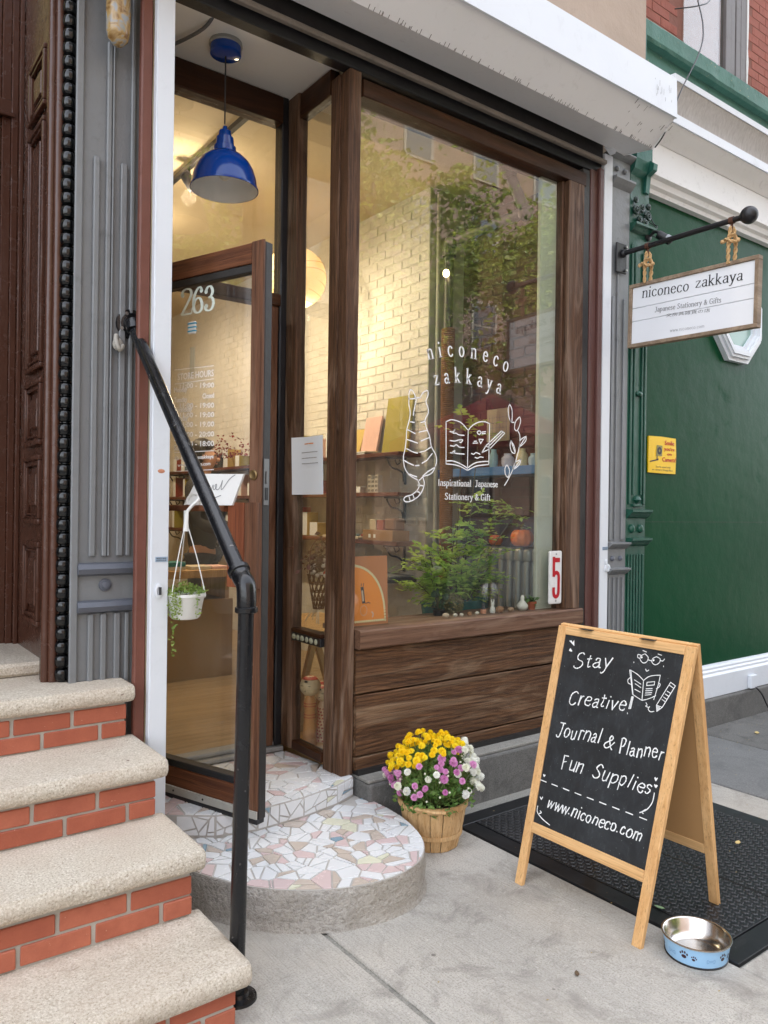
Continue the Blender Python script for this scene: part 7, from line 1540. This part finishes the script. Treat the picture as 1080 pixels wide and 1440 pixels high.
# kokeshi dolls + table
def kokeshi(loc, h, label, ci, pat):
    t = thing('wooden_doll', label, 'doll', loc, math.radians(-60), group='wooden dolls low in the side window'); r = h*.15
    b_ = B(); lathe(b_, [(0, 0), (r*.72, 0), (r*.62, h*.2), (r*.52, h*.5), (r*.60, h*.62), (r*.36, h*.70), (0, h*.70)], (0, 0, 0), 24); bo = obj('body', b_, plain('doll_wood_%d' % ci, (lin(214, 150, 96), lin(226, 190, 160), lin(170, 120, 74))[ci], .4), t, local=True, smooth=40)
    b_ = B(); ball(b_, (0, 0, h*.84), r, (1, 1, .98), 24, 16); hd = obj('head', b_, plain('doll_face_%d' % ci, lin(230, 206, 170), .4), t, local=True, smooth=60)
    b_ = B(); R_ = RED
    if pat:
        for z0 in ((.40, .44, .56, .60) if pat == 1 else [i*.055+.03 for i in range(11)]):
            rr0 = r*(.72-.10*(z0/.2) if z0 < .2 else (.62-.10*(z0-.2)/.3 if z0 < .5 else .52+.08*(z0-.5)/.12))+.0008; 
            if pat == 1: tube(b_, [(rr0*math.cos(a), rr0*math.sin(a), h*z0) for a in [j*PI/12 for j in range(24)]], .0025, 4, closed=True)
            else:
                for q in range(9): a = q*.7+z0*9; ball(b_, (rr0*math.cos(a), rr0*math.sin(a), h*z0), .006, (1, 1, .7), 6, 4)
        obj('red_pattern', b_, R_, bo, local=True)
    b_ = B(); lathe(b_, [(0, r*1.01), (r*.55, r*.86), (r*.75, r*.68)], (0, 0, h*.84), 20); obj('red_cap', b_, plain('doll_red', lin(206, 70, 66), .4) if 'doll_red' not in bpy.data.materials else bpy.data.materials['doll_red'], hd, local=True, smooth=60)
    b_ = B()
    for s in (-1, 1): box(b_, s*r*.36-r*.16, s*r*.36+r*.16, -r*.95, -r*.90, h*.84+r*.12, h*.84+r*.16)
    box(b_, -r*.06, r*.06, -r*1.01, -r*.96, h*.84-r*.35, h*.84-r*.28); box(b_, -r*.16, r*.16, -r*.88, -r*.80, h*.84+r*.44, h*.84+r*.66, .002); obj('face_paint', b_, INK, hd, local=True)
kokeshi((2.085, 3.40, .291), .36, 'tallest wooden doll with red bands and red cap in the low side window', 0, 1)
kokeshi((2.172, 3.41, .291), .30, 'wooden doll dotted with red, half hidden by the corner post', 1, 2)
kokeshi((2.21, 3.50, .291), .30, 'plain brown wooden doll behind the two painted ones', 2, 0)
tb = thing('trestle_table', 'pale wood trestle table behind the low side window', 'table', (2.3, 3.8, .29)); obj('top', bx(2.12, 2.7, 3.62, 4.3, .80, .83, .003), OAKL, tb)
for a, b in (((2.15, 3.68, .292), (2.27, 3.66, .80)), ((2.45, 3.68, .292), (2.27, 3.66, .80)), ((2.15, 4.2, .292), (2.27, 4.2, .80)), ((2.45, 4.2, .292), (2.27, 4.2, .80))):
    f_ = B(); tube(f_, [a, b], .022, 4); obj('leg', f_, OAKL, tb)
# plants ------------------------------------------------------------
LEAF1 = leafmat('nandina_leaf', lin(140, 184, 72), lin(212, 232, 124), 9, .5); STEM = plain('plant_stem', lin(86, 74, 48), .7)
pl3 = thing('potted_shrub', 'leafy green shrub in a teal oval planter behind the shop window', 'plant', (3.05, 3.36, .29))
f_ = B(); box(f_, 2.85, 3.35, 3.32, 3.55, .292, .80, .004); obj('stand', f_, BLACKM, pl3)
f_ = B(); lathe(f_, [(0, .801), (.20, .801), (.235, .82), (.255, .955), (.262, .96), (.262, .972), (.245, .972), (.23, .93), (0, .93)], (0, 0, 0), 36); f_.transform(Matrix.Translation((3.12, 3.44, 0)) @ Matrix.Diagonal((1, .42, 1, 1))); obj('planter', f_, plain('teal_glaze', lin(64, 120, 124), .25), pl3, smooth=40)
rr_ = random.Random(21); f_ = B(); st_ = B()
def spray(tip, d, L_, n, size):
    """compound leaf: paired leaflets on a side stem"""
    d = d.normalized(); side = d.cross(Vector((0, 0, 1)))
    side = side.normalized() if side.length > .1 else Vector((1, 0, 0)); upn = side.cross(d)
    tube(st_, [tip, tip+d*L_*.6-Vector((0, 0, L_*.03)), tip+d*L_-Vector((0, 0, L_*.15))], .0012, 3, caps=False)
    for i in range(n):
        t = .25+.75*i/(n-1); p = tip+d*L_*t-Vector((0, 0, L_*.15*t*t))
        for s in ((-1, 1) if i < n-1 else (0,)):
            q = (d*.6+side*s+upn*rr_.uniform(-.25, .35)).normalized(); l = size*rr_.uniform(.7, 1.15); w_ = (q.cross(upn).normalized())*l*.33
            m_ = p+q*l*.5+upn*l*.07; v = [f_.verts.new(x) for x in (p, m_+w_, p+q*l-upn*l*.08, m_-w_, p+q*l*.45)]
            f_.faces.new((v[0], v[4], v[1])); f_.faces.new((v[1], v[4], v[2])); f_.faces.new((v[0], v[3], v[4])); f_.faces.new((v[3], v[2], v[4]))
def stemline(x0, y0, x1, y1, h, bend=.03, dens=1.0, zlo=.25, sz=.056, sl=.14):
    pts = catmull([(x0, y0, .93), (x0+(x1-x0)*.4+rr_.uniform(-bend, bend), y0+(y1-y0)*.4, .93+(h-.93)*.45), (x1, y1, h)], 10); tube(st_, pts, [.0045-.0025*i/len(pts) for i in range(len(pts))], 5)
    for i, p in enumerate(pts):
        t = i/len(pts)
        if t < zlo: continue
        for q in range(int(1.7*dens+rr_.random())): a = rr_.uniform(0, 6.28); spray(p, Vector((math.cos(a)*1.0, math.sin(a)*.55, rr_.uniform(-.2, .55))), sl*rr_.uniform(.6, 1.2), rr_.choice((3, 4, 5)), sz*rr_.uniform(.8, 1.1))
for a in ((3.0, 3.40, 2.82, 3.34, 1.28), (3.03, 3.42, 2.92, 3.36, 1.36), (3.08, 3.44, 3.06, 3.38, 1.42), (3.12, 3.42, 3.16, 3.36, 1.40), (3.16, 3.44, 3.30, 3.36, 1.38), (3.22, 3.42, 3.36, 3.34, 1.28), (3.10, 3.40, 3.0, 3.30, 1.2), (3.14, 3.40, 3.2, 3.30, 1.12), (3.05, 3.38, 3.04, 3.30, 1.15)): stemline(*a)
stemline(2.98, 3.40, 2.74, 3.34, 1.10, dens=1.1, zlo=.45); stemline(3.0, 3.42, 2.80, 3.36, 1.22, dens=.8)
stemline(3.10, 3.44, 3.12, 3.40, 2.06, .02, 1.0, .86, .060, .17); stemline(3.16, 3.44, 3.24, 3.38, 2.0, .02, .9, .88, .056, .16); stemline(3.2, 3.44, 3.36, 3.34, 1.56, .03, 1.3, .72, .052, .17); stemline(3.2, 3.44, 3.46, 3.28, 1.50, .03, 1.2, .78, .050, .15); stemline(3.12, 3.44, 3.16, 3.34, 1.58, .02, 1.0, .8, .052, .15)
P_ = [(3.12+rr_.gauss(0, .12), 3.42+rr_.gauss(0, .03), .98+abs(rr_.gauss(0, .03))) for k in range(160)]; leafcloud(f_, P_, .028, 9)
obj('leaves', f_, LEAF1, pl3)['kind'] = 'stuff'; obj('stems', st_, STEM, pl3)
rp2 = thing('rubber_plant', 'small dark green plant with round leaves at the left of the window', 'plant', (2.78, 3.2, .93)); f_ = B(); lathe(f_, [(0, 0), (.03, 0), (.035, .03), (0, .03)], (0, 0, 0), 12); obj('pot', f_, BLACKM, rp2, local=True); f_ = B(); rr_ = random.Random(31)
st_ = B()
for k in range(17):
    a = rr_.uniform(0, 6.28); h = .02+.11*rr_.random(); c_ = Vector((math.cos(a)*.035*rr_.uniform(.3, 1.2), math.sin(a)*.03, h+.01)); n_ = Vector((rr_.uniform(-.6, .6), -1, rr_.uniform(.0, .9))).normalized(); u_ = n_.orthogonal().normalized(); w_ = n_.cross(u_); r = rr_.uniform(.014, .022)
    f_ = B(); ring = [f_.verts.new(c_+u_*r*math.cos(q*PI/5)+w_*r*.85*math.sin(q*PI/5)) for q in range(10)]; cc_ = f_.verts.new(c_-n_*.004)
    for q in range(10): f_.faces.new((ring[q], ring[(q+1) % 10], cc_))
    obj('leaf', f_, leafmat('dark_round_leaf', lin(26, 52, 28), lin(44, 80, 40)) if k == 0 else bpy.data.materials['dark_round_leaf'], rp2, local=True); tube(st_, [(0, 0, .02), c_], .0015, 4)
obj('stems', st_, STEM, rp2, local=True)
hy = thing('moss_ball', 'dry brownish green hydrangea head beside the teal planter', 'dried flower', (2.92, 3.24, .98)); f_ = B(); rr_ = random.Random(41); pts = []
for k in range(900):
    d = Vector((rr_.gauss(0, 1), rr_.gauss(0, 1), rr_.gauss(0, 1))).normalized(); pts.append(d*.058*rr_.uniform(.75, 1)+Vector((0, 0, 0)))
leafcloud(f_, pts, .014, 8); obj('florets', f_, leafmat('dry_floret', lin(110, 108, 70), lin(150, 140, 100), 30, .2), hy, local=True)['kind'] = 'stuff'
# ================================================================ ACROSS THE STREET (seen as reflections)
ob = thing('opposite_building', 'red brick apartment building across the street', 'building', (8, -13.2, 0)); f_ = B(); box(f_, -8, 32, -14.2, -13.2, 0, 15); obj('wall', f_, paint('pink_brick_wall', (.22, .155, .125, 1), .85, .2, 1, .2, .3), ob)
wf = plain('stone_lintel', (.3, .28, .25, 1), .8); gl2 = plain('dark_window_glass', (.08, .10, .12, 1), .08)
wmesh = None
for j in range(5):
    for i in range(13):
        x = -6+i*3.0; z = 1.2+j*2.9
        fr_ = obj('window', bx(x, x+1.2, -13.22, -13.15, z, z+1.7), wf, ob); obj('pane', bx(x+.1, x+1.1, -13.16, -13.14, z+.08, z+.85), gl2, fr_); obj('pane', bx(x+.1, x+1.1, -13.16, -13.14, z+.92, z+1.62), gl2, fr_)
def tree(loc, h, cr, ch, label, seed, n=9000):
    t = thing('street_tree', label, 'tree', loc, group='street trees'); rn_ = random.Random(seed); tk_ = B(); tips = []
    tube(tk_, catmull([(0, 0, 0), (.05, .03, h*.25), (.0, 0, h*.5), (.05, .05, h*.8)], 5), [.17-.008*i for i in range(16)], 8)
    for k in range(16):
        a = rn_.uniform(0, 6.28); z0 = h*rn_.uniform(.35, .75); L_ = cr*rn_.uniform(.6, 1.0); e = Vector((math.cos(a)*L_, math.sin(a)*L_, z0+rn_.uniform(.3, 1.8))); pts = catmull([(0, 0, z0), ((e.x)*.4, e.y*.4, z0+(e.z-z0)*.6), e], 5); tube(tk_, pts, [.06-.005*i for i in range(len(pts))], 5); tips += [Vector(p) for p in pts[3:]]
    obj('trunk', tk_, paint('bark', (.09, .07, .055, 1), .9, .3, 6, .5, .4), t, local=True); cl2 = B(); cen = []
    for tp_ in tips:
        for q in range(2): cen.append(tp_+Vector((rn_.gauss(0, .5), rn_.gauss(0, .5), rn_.gauss(0, .45))))
    P2 = []
    for k in range(n): c_ = rn_.choice(cen); P2.append(c_+Vector((rn_.gauss(0, .34), rn_.gauss(0, .34), rn_.gauss(0, .26))))
    leafcloud(cl2, P2, .19, seed, .3); obj('crown', cl2, leafmat('street_leaf', lin(92, 116, 40), lin(156, 168, 70), 2, .5) if 'street_leaf' not in bpy.data.materials else bpy.data.materials['street_leaf'], t, local=True)['kind'] = 'stuff'
tree((11.5, -10.0, 0), 13, 4.2, 3, 'street tree across the road to the right of the shop', 3, 15000)
tree((6.5, -10.4, 0), 9.0, 3.0, 3, 'street tree across the road opposite the shop', 8, 9000)
tree((17.5, -9.8, 0), 13.5, 4.4, 3, 'street tree across the road furthest along', 12, 15000)
um = thing('market_parasol', 'burgundy market parasol standing on the pavement behind the camera', 'parasol', (7.2, -1.2, 0)); f_ = B(); apex = (0, 0, 3.05); n_ = 8
ring = [(1.35*math.cos(k*PI/4), 1.35*math.sin(k*PI/4), 2.42) for k in range(n_)]; va = f_.verts.new(apex); vr = [f_.verts.new(p) for p in ring]; vd = [f_.verts.new((p[0], p[1], p[2]-.16)) for p in ring]
for k in range(n_): f_.faces.new((vr[k], vr[(k+1) % n_], va)); f_.faces.new((vd[k], vd[(k+1) % n_], vr[(k+1) % n_], vr[k]))
obj('canopy', f_, plain('burgundy_canvas', lin(140, 34, 48), .8), um, local=True); f_ = B(); tube(f_, [(0, 0, 0), (0, 0, 3.0)], .025, 8); obj('pole', f_, BLACKM, um, local=True)
f_ = B(); 
for k in range(n_): tube(f_, [(0, 0, 3.0), (ring[k][0], ring[k][1], 2.42)], .01, 4)
obj('ribs', f_, BLACKM, um, local=True); f_ = B(); lathe(f_, [(0, 0), (.3, 0), (.28, .08), (.04, .1), (0, .1)], (0, 0, 0), 16); obj('base', f_, CONCD, um, local=True)

def parked_car(x0, y0, label, col):
    t = thing('parked_car', label, 'car', (x0, y0, -.12), group='cars parked at the kerb')
    pr = [(0, .35), (.02, .75), (.12, .92), (1.05, 1.02), (1.75, 1.52), (2.0, 1.58), (3.4, 1.56), (3.75, 1.48), (4.25, 1.02), (4.4, .95), (4.45, .4), (4.3, .28), (.15, .26)]
    b_ = B(); Ls = []
    for y, k in ((0, .0), (.06, .0), (.9, 0), (1.74, 0), (1.8, .0)):
        ins = .10 if y in (0, 1.8) else 0
        Ls.append([b_.verts.new((x, y+((.16 if y < .9 else -.16)*max(0, (z-.95)/.6) if y != .9 else 0), z-(.02 if ins else 0))) for x, z in pr])
    for u, v in zip(Ls, Ls[1:]):
        for j in range(len(pr)): b_.faces.new((u[j], u[(j+1) % len(pr)], v[(j+1) % len(pr)], v[j]))
    b_.faces.new(Ls[0][::-1]); b_.faces.new(Ls[-1]); bmesh.ops.recalc_face_normals(b_, faces=b_.faces); obj('body', b_, col, t, local=True, smooth=35)
    for s_, y in ((-1, -.004), (1, 1.804)):
        for q in (((1.25, 1.05), (1.78, 1.46), (2.45, 1.50), (2.45, 1.05)), ((2.53, 1.05), (2.53, 1.50), (3.45, 1.48), (3.95, 1.05))):
            w_ = B(); w_.faces.new([w_.verts.new((x, y+(-s_)*.16*max(0, (z-.95)/.6)+s_*.004, z)) for x, z in q]); obj('window', w_, gl2, t, local=True)
        for x in (.85, 3.6):
            w_ = B(); lathe(w_, [(0, -.09), (.24, -.09), (.33, -.08), (.34, .0), (.33, .08), (.24, .09), (0, .09)], (x, y-s_*.08, .34), 24, Matrix.Rotation(PI/2, 3, 'X')); wh = obj('wheel', w_, BLACKM, t, local=True, smooth=40)
            w_ = B(); lathe(w_, [(0, .02), (.05, .03), (.2, .01), (.21, 0)], (x, y+s_*.012, .34), 20, Matrix.Rotation(-s_*PI/2, 3, 'X') if s_ > 0 else Matrix.Rotation(PI/2, 3, 'X')); obj('rim', w_, CHROME, wh, local=True, smooth=40)
    for y in (.25, 1.55):
        w_ = B(); ball(w_, (.03, y, .74), .1, (.4, 1.4, .6), 10, 6); obj('headlight', w_, plain('lamp_glass', (.7, .7, .7, 1), .1) if 'lamp_glass' not in bpy.data.materials else bpy.data.materials['lamp_glass'], t, local=True, smooth=60)
    w_ = B(); w_.faces.new([w_.verts.new(p) for p in ((1.10, .2, 1.07), (1.10, 1.6, 1.07), (1.72, 1.5, 1.50), (1.72, .3, 1.50))]); obj('windscreen', w_, gl2, t, local=True)
parked_car(2.2, -4.3, 'dark grey parked car behind the camera at the near kerb', plain('dark_grey_car', (.03, .032, .035, 1), .15))
parked_car(7.6, -4.3, 'navy parked car further along the near kerb', plain('navy_car', (.015, .02, .04, 1), .15))
parked_car(13.0, -4.3, 'silver parked car furthest along the near kerb', plain('silver_car', (.35, .35, .36, 1), .2, .3))
# ================================================================ FALLEN LEAVES AND LITTER
FL = leafmat('fallen_leaf', lin(170, 150, 70), lin(120, 100, 50), 6, .1); LG = [plain('green_leaf', lin(130, 160, 120), .6), plain('tan_leaf', lin(204, 180, 120), .7), plain('brown_leaf', lin(96, 78, 58), .8)]
def ground_leaf(x, y, r, m_, label, z=.004, rot=0):
    b_ = B(); L_ = [(-1, 0), (-.5, .42), (.1, .5), (.7, .28), (1.1, 0), (.7, -.28), (.1, -.5), (-.5, -.42)]; c_, s_ = math.cos(rot), math.sin(rot)
    ring = [b_.verts.new((x+(u*c_-v*s_)*r, y+(u*s_+v*c_)*r, z+.003*abs(v)+.002*abs(u))) for u, v in L_]; cc_ = b_.verts.new((x, y, z))
    for k in range(8): b_.faces.new((ring[k], ring[(k+1) % 8], cc_))
    tag(obj('fallen_leaf', b_, m_), label, 'leaf', 'leaves fallen on the pavement')
ground_leaf(2.60, 1.70, .020, LG[0], 'pale green fallen leaf beside the near leg of the chalkboard', .012, 1.8)
ground_leaf(3.40, 1.83, .022, LG[1], 'tan fallen leaf on the black hatch behind the chalkboard', .014, .3)
ground_leaf(2.02, 1.62, .016, LG[2], 'dark brown leaf scrap on the concrete left of the chalkboard', .003, .8)
ground_leaf(5.25, 2.7, .03, LG[1], 'yellowish leaf against the dark plinth at the right', .006, .5)
lit = B(); rr_ = random.Random(77)
for k in range(240):
    x = rr_.uniform(1.3, 5.8); y = rr_.uniform(1.0, 2.9)
    if rr_.random() < .5: x = rr_.uniform(4.2, 6); y = rr_.uniform(2.6, 2.95)
    z = .0125 if 2.5 < x < 3.8 and 1.33 < y < 2.8 else .0025; s = rr_.uniform(.002, .007); a = rr_.random()*6
    if x < 2.2 and y > 2.1: continue
    vs = [lit.verts.new((x+s*math.cos(a+q*1.57)*(1, .5, 1, .5)[q], y+s*math.sin(a+q*1.57)*(1, .5, 1, .5)[q], z)) for q in range(4)]; lit.faces.new(vs)
tag(obj('leaf_litter', lit, plain('litter', lin(160, 140, 96), .8)), 'tiny scraps of leaf and grit scattered over the pavement', 'litter', kind='stuff')
iron = B(); tube(iron, catmull([(5.40, 2.55, .0), (5.40, 2.55, .03), (5.45, 2.57, .045), (5.50, 2.59, .03), (5.50, 2.59, 0)], 5), .012, 8); tag(obj('hatch_ring', iron, RUSTI, smooth=60), 'rusty ring handle on the dark pavement plate at the right', 'handle')
bpy.context.view_layer.update()
